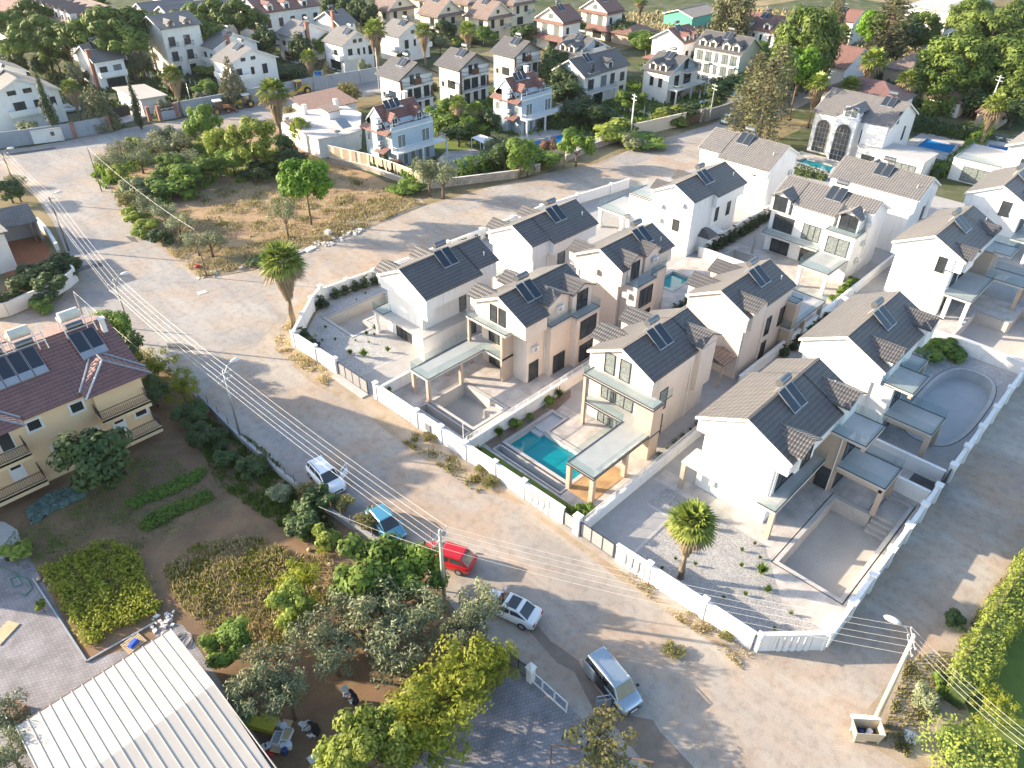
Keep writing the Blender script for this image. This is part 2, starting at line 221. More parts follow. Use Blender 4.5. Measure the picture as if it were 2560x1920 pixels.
# ---------------------------------------------------------------- mesh builder
class MB:
    def __init__(s): s.v = []; s.f = []
    def poly(s, pts):
        n = len(s.v); s.v += [tuple(p) for p in pts]; s.f.append(tuple(range(n, n + len(pts)))); return s
    def box(s, x0, x1, y0, y1, z0, z1):
        return s.prism([(x0, y0), (x1, y0), (x1, y1), (x0, y1)], z0, z1)
    def prism(s, p, z0, z1):
        a = sum(p[i][0] * p[(i + 1) % len(p)][1] - p[(i + 1) % len(p)][0] * p[i][1] for i in range(len(p)))
        if a < 0: p = p[::-1]
        n = len(s.v); k = len(p)
        s.v += [(x, y, z0) for x, y in p] + [(x, y, z1) for x, y in p]
        s.f.append(tuple(n + i for i in reversed(range(k)))); s.f.append(tuple(n + k + i for i in range(k)))
        for i in range(k): j = (i + 1) % k; s.f.append((n + i, n + j, n + k + j, n + k + i))
        return s
    def seg(s, a, b, t, z0, z1, ext=0.0):
        dx, dy = b[0] - a[0], b[1] - a[1]; L = math.hypot(dx, dy) or 1; dx /= L; dy /= L; nx, ny = -dy * t / 2, dx * t / 2
        a = (a[0] - dx * ext, a[1] - dy * ext); b = (b[0] + dx * ext, b[1] + dy * ext)
        return s.prism([(a[0] - nx, a[1] - ny), (b[0] - nx, b[1] - ny), (b[0] + nx, b[1] + ny), (a[0] + nx, a[1] + ny)], z0, z1)
    def hexa(s, p8):
        n = len(s.v); s.v += [tuple(p) for p in p8]
        for f in ((3, 2, 1, 0), (4, 5, 6, 7), (0, 1, 5, 4), (1, 2, 6, 5), (2, 3, 7, 6), (3, 0, 4, 7)): s.f.append(tuple(n + i for i in f))
        return s
    def slopeq(s, a, b, c, d, t):
        """slab of vertical thickness t under the quad a b c d"""
        lo = [(p[0], p[1], p[2] - t) for p in (a, b, c, d)]
        nz = (Vector(b) - Vector(a)).cross(Vector(d) - Vector(a)).z
        q_ = [a, b, c, d]
        if nz < 0: q_ = q_[::-1]; lo = lo[::-1]
        return s.hexa(lo + q_)
    def tube(s, pts, r, n=8, r1=None, cap=True):
        pts = [Vector(p) for p in pts]; k = len(pts); base = len(s.v)
        for i, p in enumerate(pts):
            d = (pts[min(i + 1, k - 1)] - pts[max(i - 1, 0)]).normalized()
            u = d.cross(Vector((0, 0, 1))); u = Vector((1, 0, 0)) if u.length < 1e-3 else u.normalized(); w = d.cross(u)
            rr = r if r1 is None else r + (r1 - r) * i / (k - 1)
            for j in range(n): a = 2 * math.pi * j / n; s.v.append(tuple(p + (u * math.cos(a) + w * math.sin(a)) * rr))
        for i in range(k - 1):
            for j in range(n): a, b = base + i * n + j, base + i * n + (j + 1) % n; s.f.append((b, a, a + n, b + n))
        if cap: s.f.append(tuple(base + j for j in range(n))); s.f.append(tuple(base + (k - 1) * n + j for j in reversed(range(n))))
        return s
    def ball(s, c, r, n=8, sz=1.0):
        b = len(s.v); rows = n // 2
        for i in range(1, rows):
            t = math.pi * i / rows
            for j in range(n): a = 2 * math.pi * j / n; s.v.append((c[0] + r * math.sin(t) * math.cos(a), c[1] + r * math.sin(t) * math.sin(a), c[2] + r * sz * math.cos(t)))
        s.v += [(c[0], c[1], c[2] + r * sz), (c[0], c[1], c[2] - r * sz)]; T, B = len(s.v) - 2, len(s.v) - 1
        for i in range(rows - 2):
            for j in range(n): a = b + i * n + j; a2 = b + i * n + (j + 1) % n; s.f.append((a, a + n, a2 + n, a2))
        for j in range(n):
            s.f.append((T, b + j, b + (j + 1) % n)); s.f.append((B, b + (rows - 2) * n + (j + 1) % n, b + (rows - 2) * n + j))
        return s
    def mesh(s, name, mat, smooth=False, uv=True):
        me = bpy.data.meshes.new(name); me.from_pydata(s.v, [], s.f); me.materials.append(mat)
        if smooth: me.polygons.foreach_set('use_smooth', [True] * len(me.polygons))
        if uv:
            ul = me.uv_layers.new(name='UVMap').data
            for p in me.polygons:
                n = p.normal
                if abs(n.z) > 0.97: t1, t2 = Vector((1, 0, 0)), Vector((0, 1, 0))
                else: t1 = Vector((-n.y, n.x, 0)).normalized(); t2 = n.cross(t1)
                for li in p.loop_indices: co = me.vertices[me.loops[li].vertex_index].co; ul[li].uv = (co.dot(t1), co.dot(t2))
        me.update(); return me
def part(name, mb, mat, parent, smooth=False, label=None, loc=(0, 0, 0), uv=True):
    me = mb if isinstance(mb, bpy.types.Mesh) else mb.mesh(name, mat, smooth, uv)
    o = bpy.data.objects.new(name, me); C.objects.link(o); o.parent = parent; o.location = loc
    if label: o['label'] = label
    return o
def thing(name, label, cat, loc=(0, 0, 0), rz=0.0, group=None, scale=None):
    o = bpy.data.objects.new(name, None); C.objects.link(o); o.location = (loc[0], loc[1], loc[2] if len(loc) > 2 else 0); o.rotation_euler = (0, 0, rz)
    o.empty_display_size = 0.3; o['label'] = label; o['category'] = cat
    if group: o['group'] = group
    if scale: o.scale = scale
    return o
def single(name, mb, mat, label, cat, loc=(0, 0, 0), rz=0.0, group=None, smooth=False, kind=None):
    o = part(name, mb, mat, None, smooth); o.location = (loc[0], loc[1], loc[2] if len(loc) > 2 else 0); o.rotation_euler = (0, 0, rz)
    if label: o['label'] = label
    if cat: o['category'] = cat
    if group: o['group'] = group
    if kind: o['kind'] = kind
    return o
def clone(root, loc, rz, label=None, scale=None):
    r = root.copy(); C.objects.link(r); r.location = loc; r.rotation_euler = (0, 0, rz)
    if scale: r.scale = scale
    if label: r['label'] = label
    for ch in list(root.children):
        c = ch.copy(); C.objects.link(c); c.parent = r
        for g in ch.children:
            d = g.copy(); C.objects.link(d); d.parent = c
    return r
def inpoly(x, y, p):
    c = False; j = len(p) - 1
    for i in range(len(p)):
        if (p[i][1] > y) != (p[j][1] > y) and x < (p[j][0] - p[i][0]) * (y - p[i][1]) / (p[j][1] - p[i][1]) + p[i][0]: c = not c
        j = i
    return c
HOLES = []
def sheet(name, outer, z, mat, label=None, kind='structure', holes=None):
    hs = HOLES if holes is None else holes
    xs = [p[0] for p in outer]; ys = [p[1] for p in outer]
    hs = [h for h in hs if any(min(xs) < p[0] < max(xs) and min(ys) < p[1] < max(ys) for p in h)]
    vv, ee = [], []
    for pl in [outer] + hs:
        n = len(vv); vv += [Vector(p) for p in pl]; ee += [(n + i, n + (i + 1) % len(pl)) for i in range(len(pl))]
    ov, oe, of = geometry.delaunay_2d_cdt(vv, ee, [], 0, 1e-5)[:3]
    mb = MB(); mb.v = [(p.x, p.y, z) for p in ov]
    for f in of:
        cx = sum(ov[i].x for i in f) / 3; cy = sum(ov[i].y for i in f) / 3
        if inpoly(cx, cy, outer) and not any(inpoly(cx, cy, h) for h in hs):
            a, b, c = [ov[i] for i in f]
            mb.f.append(tuple(f) if (b - a).cross(c - a) > 0 else tuple(reversed(f)))
    return single(name, mb, mat, label, None, kind=kind)
def rect(x0, x1, y0, y1): return [(x0, y0), (x1, y0), (x1, y1), (x0, y1)]
def offset(p, d):
    """grow (d > 0) a counter-clockwise polygon"""
    a = sum(p[i][0] * p[(i + 1) % len(p)][1] - p[(i + 1) % len(p)][0] * p[i][1] for i in range(len(p)))
    if a < 0: p = p[::-1]
    out = []
    for i in range(len(p)):
        a, b, c = Vector(p[i - 1]), Vector(p[i]), Vector(p[(i + 1) % len(p)])
        n1 = Vector(((b - a).y, -(b - a).x)).normalized(); n2 = Vector(((c - b).y, -(c - b).x)).normalized()
        n = (n1 + n2); n = n / max(n.dot(n1), 0.3); out.append(tuple(b + n * d))
    return p, out

# ---------------------------------------------------------------- pools (their holes are cut out of every ground sheet)
POOLS = []
def pool(label, poly, depth, water=None, wmat='water', fmat='poolfloor', rim=0.35, rmat='coping', group=None, steps=None, line=True):
    p, o = offset(poly, rim); HOLES.append(p); POOLS.append((label, p, o, depth, water, wmat, fmat, rmat, group, steps, line))
def build_pools():
    for label, p, o, depth, water, wmat, fmat, rmat, group, steps, line in POOLS:
        cx = sum(a[0] for a in p) / len(p); cy = sum(a[1] for a in p) / len(p)
        L = lambda pl: [(a[0] - cx, a[1] - cy) for a in pl]
        p, o = L(p), L(o); t = thing('swimming_pool', label, 'swimming pool', (cx, cy, 0), 0, group)
        b = MB(); n = len(p)
        b.poly([(x, y, -depth) for x, y in p])
        for i in range(n):
            a, c = p[i], p[(i + 1) % n]; b.poly([(a[0], a[1], -depth), (a[0], a[1], 0.03), (c[0], c[1], 0.03), (c[0], c[1], -depth)])
        if len(p) > 4: b.f[0:1] = []; me_tri = geometry.tessellate_polygon([[Vector((x, y, 0)) for x, y in p]]); b.f += [tuple(r_) for r_ in me_tri]
        part('basin', b, M[fmat], t)
        r = MB()
        for i in range(n):
            j = (i + 1) % n; r.hexa([(*p[i], -0.02), (*p[j], -0.02), (*o[j], -0.02), (*o[i], -0.02), (*p[i], 0.05), (*p[j], 0.05), (*o[j], 0.05), (*o[i], 0.05)][:4][::-1] + [(*p[i], 0.05), (*p[j], 0.05), (*o[j], 0.05), (*o[i], 0.05)][::-1])
        part('coping', r, M[rmat], t)
        if line:
            _, o2 = offset(o, 0.09); _, o1 = offset(o, 0.003); d = MB()
            for i in range(n):
                j = (i + 1) % n; d.poly([(*o1[i], 0.03), (*o2[i], 0.03), (*o2[j], 0.03), (*o1[j], 0.03)])
            part('drain_channel', d, M['frame'], t)
        if water is not None:
            w = MB(); w.poly([(x, y, water) for x, y in p])
            if n > 4: w.f = [tuple(r_) for r_ in geometry.tessellate_polygon([[Vector((x, y, 0)) for x, y in p]])]
            part('water', w, M[wmat], t)
        if steps:
            s = MB()
            for (x0, x1, y0, y1, z) in steps: s.box(x0 - cx, x1 - cx, y0 - cy, y1 - cy, -depth + 0.004, z)
            part('step', s, M[fmat], t)
pool('filled turquoise pool with entry steps beside the timber deck', [(37.6, 29.3), (41.2, 29.3), (41.2, 35.5), (43.9, 35.5), (43.9, 36.9), (37.6, 36.9)], 1.5, -0.55, 'water', 'poolgrey', steps=[(41.3, 43.85, 35.55, 36.85, -0.2), (40.7, 41.25, 35.55, 36.85, -0.35)])
pool('narrow dry overflow trough in front of the turquoise pool', rect(36.15, 36.85, 29.1, 37.0), 0.9, None, rim=0.2, fmat='poolgrey')
pool('empty beige pool behind the street wall with a sloping side', [(36.9, 40.7), (41.1, 40.7), (41.1, 46.5), (36.9, 46.5)], 1.5, steps=[(39.9, 41.05, 40.75, 42.4, -0.5)])
pool('narrow dry overflow trough in front of the empty beige pool', rect(35.2, 36.1, 40.5, 46.6), 0.9, None, rim=0.2)
pool('empty L-shaped pool beside the white corner villa by the tall palm', [(38.6, 62.0), (41.2, 62.0), (41.2, 63.9), (47, 63.9), (47, 67.4), (38.6, 67.4)], 1.5)
pool('large empty rectangular pool with corner steps by the street corner', [(42.3, 7.1), (55.4, 7.1), (55.4, 9.0), (52.2, 9.0), (52.2, 12.0), (42.3, 12.0)], 1.5, steps=[(52.9, 55.35, 7.15, 8.95, -0.25), (52.5, 52.9, 7.15, 8.95, -0.55), (52.1, 52.5, 7.15, 8.95, -0.85), (51.7, 52.1, 7.15, 8.95, -1.15)])
import math as _m
ov = [(72.8 + 7.6 * _m.copysign(abs(_m.cos(a)) ** 0.7, _m.cos(a)), 9.7 + 2.6 * _m.copysign(abs(_m.sin(a)) ** 0.7, _m.sin(a))) for a in [2 * _m.pi * i / 28 for i in range(28)]]
pool('empty pale blue-grey pool with rounded ends by the right-hand lane', ov, 1.2, fmat='poolgrey')
pool('empty pale pool with a corner notch at the right edge', [(86.8, 7.4), (99, 7.4), (99, 10.2), (94.0, 10.2), (94.0, 14.0), (86.8, 14.0)], 1.4)
pool('empty grey pool on the terrace between two white villas', rect(84.6, 88.2, 36.8, 43.2), 1.3)
pool('small pale green pool behind the beige villas', rect(72.6, 77.0, 42.7, 45.5), 1.2, -0.3, 'water')
pool('deep blue pool beside the large villa with arched windows', [(150.6, 36.4), (156.6, 37.2), (156.4, 42.5), (150.4, 42.2)], 1.4, -0.15, 'water2')
pool('teal pool in front of the arched window villa', [(126.2, 47.5), (129.6, 48.3), (129.6, 53.6), (126.9, 54.2)], 1.4, -0.2, 'water')
pool('light blue pool with sun loungers at the right edge', [(154.2, 28.5), (162.0, 29.8), (161.2, 33.0), (153.8, 32.1)], 1.4, -0.15, 'water2')
def qp(c, r, *pts): return [tuple(q(c, r, *p)[:2]) for p in pts]
pool('bright blue curved pool in front of the blue-grey house', qp(1, 0, (1690, 1475), (1860, 1460), (1850, 1420), (1790, 1400), (1680, 1402)), 1.3, -0.1, 'water2', line=False)
pool('long blue pool in front of the second blue-grey house', qp(2, 0, (180, 1290), (420, 1225), (470, 1150), (180, 1225)), 1.3, -0.1, 'water2', line=False)
pool('blue pool beside the stone-clad house with a parasol', qp(2, 0, (880, 1060), (1110, 1025), (1105, 975), (870, 1015)), 1.3, -0.1, 'water2', line=False)
pool('blue pool with loungers below the dark balcony house', qp(2, 0, (1650, 960), (1890, 910), (1880, 860), (1740, 850), (1700, 930)), 1.3, -0.1, 'water2', line=False)
pool('teal pool beside the brown-trimmed gabled house', qp(1, 0, (1490, 985), (1610, 970), (1600, 920), (1475, 930)), 1.3, -0.1, 'water', line=False)
pool('small blue pool behind the grey wall under the thuja', qp(1, 0, (510, 658), (600, 650), (590, 612), (495, 618)), 1.3, -0.1, 'water2', line=False)
pool('small turquoise pool behind the grey wall left of the machines', qp(0, 0, (1775, 840), (1870, 818), (1840, 785), (1770, 795)), 1.3, -0.1, 'water2', line=False)
build_pools()

# ---------------------------------------------------------------- ground, roads, plots
XS = [-900, 2600]
sheet('ground', [(-900, -900), (2600, -900), (2600, 2600), (-900, 2600)], -0.03, M['base'])
road_poly = g2((1320, 1659), (1225, 1540), (1110, 1425), (1000, 1340), (905, 1215), (800, 1165), (680, 1085), (520, 950), (430, 860), (292, 742), (175, 694), (100, 712), (-60, 800), (-60, 715), (60, 672), (130, 645), (172, 600), (150, 560), (115, 480), (60, 400), (-60, 380), (-60, 330), (60, 318), (150, 303), (240, 282), (330, 268), (420, 252), (520, 235), (560, 210), (640, 185), (780, 172), (835, 172), (835, 196), (770, 215), (700, 235), (560, 262), (440, 282), (285, 305), (192, 352), (200, 385), (260, 440), (330, 520), (432, 603), (545, 585), (700, 530), (920, 443), (1050, 406), (1190, 372), (1290, 352), (1380, 315), (1480, 285), (1535, 268), (1620, 225), (1700, 195), (1780, 205), (1700, 245), (1600, 285), (1540, 330), (1480, 420)) + [(60, 70.5), (46, 71.6), (40.8, 71.8), (33.3, 64.8), (33.9, 9.6), (37.5, 6.1), (130, 6.1), (130, -6)] + g2((2300, 1120), (2212, 1195), (2130, 1300), (2060, 1440), (1995, 1480), (2020, 1590), (2060, 1659), (2060, 1720), (1380, 1720))
ROAD = sheet('road', road_poly, 0.0, M['road'], holes=[])
sheet('pavement_asphalt', g2((20, 335), (150, 308), (250, 300), (200, 355), (265, 445), (330, 520), (420, 605), (560, 610), (600, 690), (560, 740), (470, 760), (640, 930), (760, 1060), (900, 1190), (870, 1195), (690, 1085), (520, 945), (300, 742), (180, 690), (176, 600), (150, 550), (90, 430)), 0.009, M['road2'], holes=[])
sheet('back_street', g2((0, 332), (150, 306), (420, 254), (520, 236), (560, 212), (640, 187), (780, 174), (832, 175), (832, 194), (700, 232), (560, 260), (440, 280), (285, 303), (120, 330)), 0.012, M['road2'], holes=[])
sheet('upper_street_asphalt', g2((920, 446), (1190, 376), (1290, 356), (1380, 320), (1480, 290), (1535, 272), (1600, 240), (1680, 220), (1600, 262), (1500, 310), (1380, 352), (1200, 400), (960, 468)), 0.009, M['road2'], holes=[])
sheet('wet_path', g2((1130, 1350), (1165, 1355), (1190, 1385), (1215, 1402), (1250, 1428), (1275, 1470), (1330, 1540), (1410, 1555), (1425, 1580), (1500, 1659), (1400, 1659), (1330, 1570), (1290, 1550), (1265, 1500), (1240, 1450), (1205, 1432), (1175, 1400), (1150, 1370)), 0.012, M['mud'], holes=[])
for i, pl in enumerate([[(360, 742), (395, 742), (425, 752), (400, 760), (365, 755)], [(165, 577), (190, 572), (222, 567), (222, 575), (185, 582), (168, 588)], [(10, 333), (120, 318), (118, 322), (12, 338)], [(270, 510), (290, 512), (300, 524), (285, 522)]]):
    sheet('road_patch', g2(*pl), 0.013 + i * .001, M['patch'], holes=[])
field = g2((545, 583), (432, 603), (330, 520), (262, 442), (196, 385), (190, 352), (285, 305), (440, 283), (560, 262), (640, 250), (700, 340), (810, 380), (918, 440), (780, 500), (660, 545))
sheet('field', field, 0.006, M['field'])
sheet('verge_bank', g2((545, 583), (432, 603), (330, 520), (262, 442), (300, 450), (370, 520), (450, 560), (540, 540), (660, 510), (800, 450), (905, 425), (920, 441), (780, 500), (660, 545)), 0.012, M['verge'])
sheet('street_verge', [(33.0, 30), (31.6, 34), (30.6, 42), (31.0, 50), (30.2, 58), (30.9, 66), (33.0, 68), (36.5, 71.8), (40.5, 74), (45, 73), (52, 72.6), (52, 71.9), (40.8, 71.7), (33.0, 65.0)], 0.012, M['verge'])
sheet('street_verge', [(33.0, 8.8), (32.4, 12), (32.3, 20), (32.6, 29), (33.0, 29), ], 0.012, M['verge'])
sheet('verge', g2((1850, 1560), (1900, 1500), (1960, 1420), (2050, 1400), (2110, 1300), (2212, 1180), (2300, 1090), (2340, 1300), (2300, 1659), (1960, 1659), (1880, 1610)), 0.014, M['verge'], holes=[])
garden = g2((-120, 1130), (40, 1180), (340, 860), (430, 862), (520, 955), (680, 1092), (800, 1172), (900, 1225), (990, 1345), (1110, 1430), (1000, 1530), (800, 1659), (450, 1720), (330, 1440), (180, 1425), (20, 1190), (-60, 1180))
sheet('garden_soil', garden, 0.004, M['soil'], holes=[])
sheet('yellow_yard', [(-12, 56), (17, 56), (21, 64), (20, 78), (-12, 78)], 0.002, M['soil'], holes=[])
sheet('block_paving', g2((-60, 1100), (20, 1140), (45, 1170), (188, 1430), (335, 1380), (345, 1340), (395, 1350), (600, 1660), (600, 1900), (-260, 1900), (-260, 1300)), 0.010, M['paving'], holes=[])
sheet('block_paving', g2((1078, 1478), (1132, 1430), (1410, 1700), (1250, 1900), (850, 1720), (900, 1640)), 0.010, M['paving'], holes=[])
sheet('clay_yard', g2((15, 520), (95, 518), (135, 600), (60, 640), (10, 640)), 0.014, M['redsoil'], holes=[])
# complex plots
CPX = [(33.6, 9.4), (37.5, 6.1), (128, 6.1), (128, 62), (78, 69.6), (46, 70.7), (40.8, 71.1), (33.2, 64.6)]
sheet('plot_paving', CPX, 0.02, M['pathm'])
sheet('gravel_bed', [(33.8, 9.6), (37.5, 6.5), (38.9, 6.5), (38.7, 9.7), (43, 13.6), (43.1, 22.9), (40.2, 23), (40.1, 20.8), (33.8, 20.6)], 0.026, M['gravel'])
sheet('driveway_kerb', [(33.8, 20.6), (40.1, 20.8), (40.2, 23), (40.4, 23), (40.4, 20.6), (33.8, 20.35)], 0.032, M['coping'])
sheet('terrace', [(38.9, 6.3), (60, 6.3), (60, 14.9), (44.9, 14.9), (44.9, 24.3), (43.1, 24.3), (43.1, 13.6), (38.8, 9.8)], 0.030, M['slabs'])
sheet('gravel_bed', [(60.4, 12.2), (83, 6.5), (83, 15.6), (60.4, 15.6)], 0.026, M['gravel2'])
sheet('setts_driveway', rect(56.5, 62, 6.2, 8.4), 0.036, M['setts'])
sheet('gravel_bed', [(33.6, 55.4), (40.2, 55.2), (40.2, 61), (47.5, 61.2), (47.5, 69.6), (40.8, 70.6), (33.6, 64.4)], 0.026, M['gravel2'])
sheet('driveway_kerb', [(33.6, 55.0), (40.5, 54.8), (40.5, 55.1), (33.6, 55.3)], 0.032, M['coping'])
sheet('terrace', [(34.2, 25.0), (45.5, 25.0), (45.5, 38.0), (34.2, 38.0)], 0.030, M['slabs'])
sheet('lawn_strip', rect(33.8, 35.6, 25.0, 38.0), 0.036, M['lawn'])
sheet('timber_deck', rect(36.8, 42.0, 26.35, 28.9), 0.06, M['deck'])
sheet('planting_bed', rect(36, 43.9, 37.3, 38.2), 0.040, M['mud'])
sheet('planting_bed', [(44.2, 36.8), (47, 37.2), (48, 38.1), (43.8, 38.2)], 0.044, M['mud'])
sheet('terrace', rect(34.5, 48.2, 38.7, 50.4), 0.030, M['slabs'])
sheet('planting_bed', rect(33.8, 35.0, 46.8, 50.2), 0.040, M['gravel2'])
sheet('side_path', rect(55.0, 60, 38.6, 50.4), 0.030, M['slabs'])
sheet('gravel_strip', rect(45.2, 59, 25.2, 26.3), 0.036, M['gravel'])
sheet('terrace', [(79.5, 27), (92, 27), (90, 45.5), (79.5, 45.5)], 0.034, M['slabs'])
sheet('terrace', rect(84.5, 99, 6.3, 15.9), 0.034, M['slabs'])
sheet('terrace', rect(62, 82, 40.5, 46.5), 0.028, M['slabs'])
# neighbourhood yards behind the streets
sheet('yards', [(72, 91), (85, 84.5), (117, 83.5), (140, 78.5), (150, 70), (150, 62), (128, 62), (128, 6.2), (300, 6.2), (300, 130), (150, 152), (110, 146.5), (92, 149), (60, 152), (30, 155), (-40, 170), (20, 330), (260, 300), (260, 128), (130, 128), (100, 133), (84, 131), (62, 118)], -0.012, M['yard'])
sheet('lawn_strip', qp(1, 0, (1540, 1215), (1850, 1230), (1850, 1290), (1640, 1330), (1540, 1290)), 0.004, M['lawn'])
sheet('lawn_strip', qp(0, 0, (1420, 850), (1760, 810), (1900, 790), (1870, 820), (1520, 890)), 0.004, M['lawn'])
sheet('pool_terrace', qp(1, 0, (1560, 1380), (1640, 1310), (1880, 1290), (2150, 1380), (1880, 1450), (1700, 1520)), 0.010, M['slabs'])
sheet('pool_terrace', qp(2, 0, (0, 1230), (60, 1160), (480, 1080), (480, 1160), (380, 1260), (140, 1320)), 0.010, M['slabs'])
sheet('pool_terrace', qp(2, 0, (600, 960), (1060, 930), (1230, 1000), (1190, 1050), (860, 1080)), 0.010, M['slabs'])
sheet('pool_terrace', qp(2, 0, (1380, 880), (1880, 840), (1960, 880), (1900, 930), (1600, 990)), 0.010, M['slabs'])
sheet('pool_terrace', [(124, 46), (132.5, 46), (132.5, 56), (124, 56)], 0.010, M['slabs'])
sheet('pool_terrace', [(146, 34), (160, 34), (160, 44.5), (146, 44.5)], 0.010, M['slabs'])
sheet('pool_terrace', [(150, 27), (165, 28), (164, 34), (150, 33.5)], 0.016, M['slabs'])
sheet('terrace_yard', qp(0, 0, (950, 1010), (1130, 960), (1250, 900), (1300, 1000), (980, 1090)), 0.02, M['slab'])

# ---------------------------------------------------------------- walls, gates, fences
def wall(name, label, pts, h, mat, cat='wall', t=0.22, pillars=(), cop=0.07, pm=None, ph=0.18, ps=0.4, rail=0, z0=-0.02, group=None, slots=(), railmat='wframe'):
    o = pts[0]; L = [(p[0] - o[0], p[1] - o[1]) for p in pts]; th = thing(name, label, cat, (o[0], o[1], 0), 0, group)
    b = MB(); c = MB()
    for i in range(len(L) - 1):
        a, e = Vector(L[i]), Vector(L[i + 1]); d = (e - a); ln = d.length; d.normalize(); cur = 0.0
        for (s0, s1, k) in [(s[1], s[2], s[3]) for s in slots if s[0] == i] + [(ln, ln, 0)]:
            if s0 > cur: b.seg(a + d * cur, a + d * s0, t, z0, h)
            if k:                          # slotted part: lintel, foot and upright blades
                b.seg(a + d * s0, a + d * s1, t, h - 0.22, h); b.seg(a + d * s0, a + d * s1, t - 0.02, z0, 0.25)
                w_ = (s1 - s0) / k
                for j in range(k): b.seg(a + d * (s0 + w_ * (j + 0.18)), a + d * (s0 + w_ * (j + 0.72)), t + 0.1, z0 + 0.01, h - 0.03)
            cur = s1
        if cop: c.seg(L[i], L[i + 1], t + 0.1, h, h + cop, 0.05)
    part('wall_body', b, M[mat], th)
    if cop: part('coping', c, M[pm or mat], th)
    for p in pillars:
        x, y = p[0] - o[0], p[1] - o[1]; hp = h + ph; s_ = ps / 2
        pb = MB().box(x - s_, x + s_, y - s_, y + s_, z0, hp); pb.box(x - s_ - .06, x + s_ + .06, y - s_ - .06, y + s_ + .06, hp, hp + 0.08); part('pillar', pb, M[pm or mat], th)
    if rail:
        r = MB()
        for i in range(len(L) - 1):
            a, e = Vector(L[i]), Vector(L[i + 1]); n = max(1, int((e - a).length / 0.16)); d = (e - a)
            for zr in (h + 0.12, h + rail): r.seg(a, e, 0.04, zr - 0.02, zr + 0.02)
            for j in range(n + 1):
                p = a + d * j / n; w_ = 0.03 if j % 10 == 0 else 0.012; r.box(p.x - w_, p.x + w_, p.y - w_, p.y + w_, h, h + rail)
        part('railing', r, M[railmat], th)
    return th
def gate(label, a, b, h, mat, n=3, z0=0.05, cat='gate', slat=False):
    th = thing('gate', label, cat, (a[0], a[1], 0)); e = Vector((b[0] - a[0], b[1] - a[1])); p = MB(); f = MB()
    if slat:
        k = int(e.length / 0.13)
        for j in range(k): p.seg(e * ((j + .1) / k), e * ((j + .9) / k), 0.03, z0 + .05, h - .05)
    else: p.seg((0, 0), e, 0.04, z0 + 0.04, h - 0.04)
    for j in range(n + 1): c_ = e * (j / n); f.box(c_.x - .04, c_.x + .04, c_.y - .04, c_.y + .04, z0, h)
    f.seg((0, 0), e, 0.06, h - .05, h); f.seg((0, 0), e, 0.06, z0, z0 + .05)
    part('gate_panel', p, M[mat], th); part('gate_frame', f, M['frame'], th); return th
W = 1.75
wall('street_wall', 'white street corner wall with slots and small openings facing the junction', [(37.45, 6.0), (34.0, 9.35)], W, 'white', slots=[(0, 1.1, 3.5, 5)], pillars=[(37.3, 6.15), (34.05, 9.3)], ps=0.3, ph=0.02)
wall('street_wall', 'plain white street wall with one pillar, right of the parked silver van', [(33.85, 9.6), (33.6, 21.1)], W, 'white', slots=[(0, 8.8, 11.2, 4)], pillars=[(33.8, 13.5), (33.7, 18.2)])
wall('street_wall', 'long white street wall with pillars in front of the turquoise pool', [(33.6, 26.5), (33.4, 41.3)], W, 'white', slots=[(0, 1.4, 4.0, 4)], pillars=[(33.55, 30.9), (33.5, 34.3), (33.45, 38.0), (33.4, 41.2)])
wall('street_wall', 'white street wall with slots in front of the empty beige pool', [(33.4, 41.5), (33.3, 50.9)], W, 'white', slots=[(0, 3.4, 6.2, 5)], pillars=[(33.35, 44.6), (33.3, 50.8)])
wall('street_wall', 'white street wall on the right of the tall palm trunk', [(33.0, 57.1), (32.8, 64.7)], W, 'white', pillars=[(33.0, 57.2), (32.9, 60.7), (32.8, 64.7)])
wall('street_wall', 'white wall turning round the palm corner with young cypresses inside', [(32.8, 64.8), (38.4, 69.75), (40.7, 71.25)], W, 'white', pillars=[(38.4, 69.75), (40.7, 71.25), (35.6, 67.3)])
wall('street_wall', 'long white back wall along the dirt street behind the villas', [(40.8, 71.2), (54, 70.2), (78, 69.6), (96, 67.1)], 1.5, 'white', pillars=[(44.2, 70.95), (48, 70.6), (54, 70.2), (60, 70.1), (66, 69.9), (72, 69.8), (78, 69.6), (85, 68.6), (92, 67.6)])
wall('lane_wall', 'white stepped lane wall beside the large empty rectangular pool', [(37.7, 5.95), (57.6, 6.0)], W, 'white', pillars=[(41, 5.97), (44.4, 5.97), (47.8, 5.97), (51.2, 5.97), (54.4, 5.97), (57.5, 5.97)], ps=0.5)
wall('lane_wall', 'white lane wall beside the grey-floored rounded pool', [(60.9, 6.0), (128, 6.0)], W, 'white', pillars=[(61, 6), (64.5, 6), (68.4, 6), (72.5, 6), (76.9, 6), (81, 6), (85, 6), (90, 6)], ps=0.5)
gate('grey three-panel driveway gate beside the big palm garden', (33.6, 21.4), (33.6, 24.7), 1.55, 'greyr', 3)
single('gate_pillar', MB().box(33.35, 33.85, 24.75, 25.35, -0.02, 1.95).box(33.3, 33.9, 24.7, 25.4, 1.95, 2.03), M['white'], 'white gate pillar between the two grey gates', 'pillar')
gate('narrow grey garden gate left of the white gate pillar', (33.6, 25.4), (33.6, 26.4), 1.5, 'greyr', 1)
gate('grey slatted driveway gate near the middle of the street wall', (33.1, 52.0), (33.05, 56.9), 1.6, 'greyr', 4, slat=True)
gate('dark lane gate with slats beside the small white gate post', (57.9, 6.0), (60.7, 6.0), 1.6, 'black', 2, slat=True)
single('entrance_step', MB().box(32.2, 33.0, 51.8, 57, -0.01, 0.12), M['coping'], 'long pale entrance step under the slatted gate', 'step')
wall('garden_wall', 'low white plot wall topped by a white railing beside the timber deck', [(34.0, 24.75), (60.0, 24.75)], 1.0, 'white', 'garden wall', rail=0.75, t=0.2)
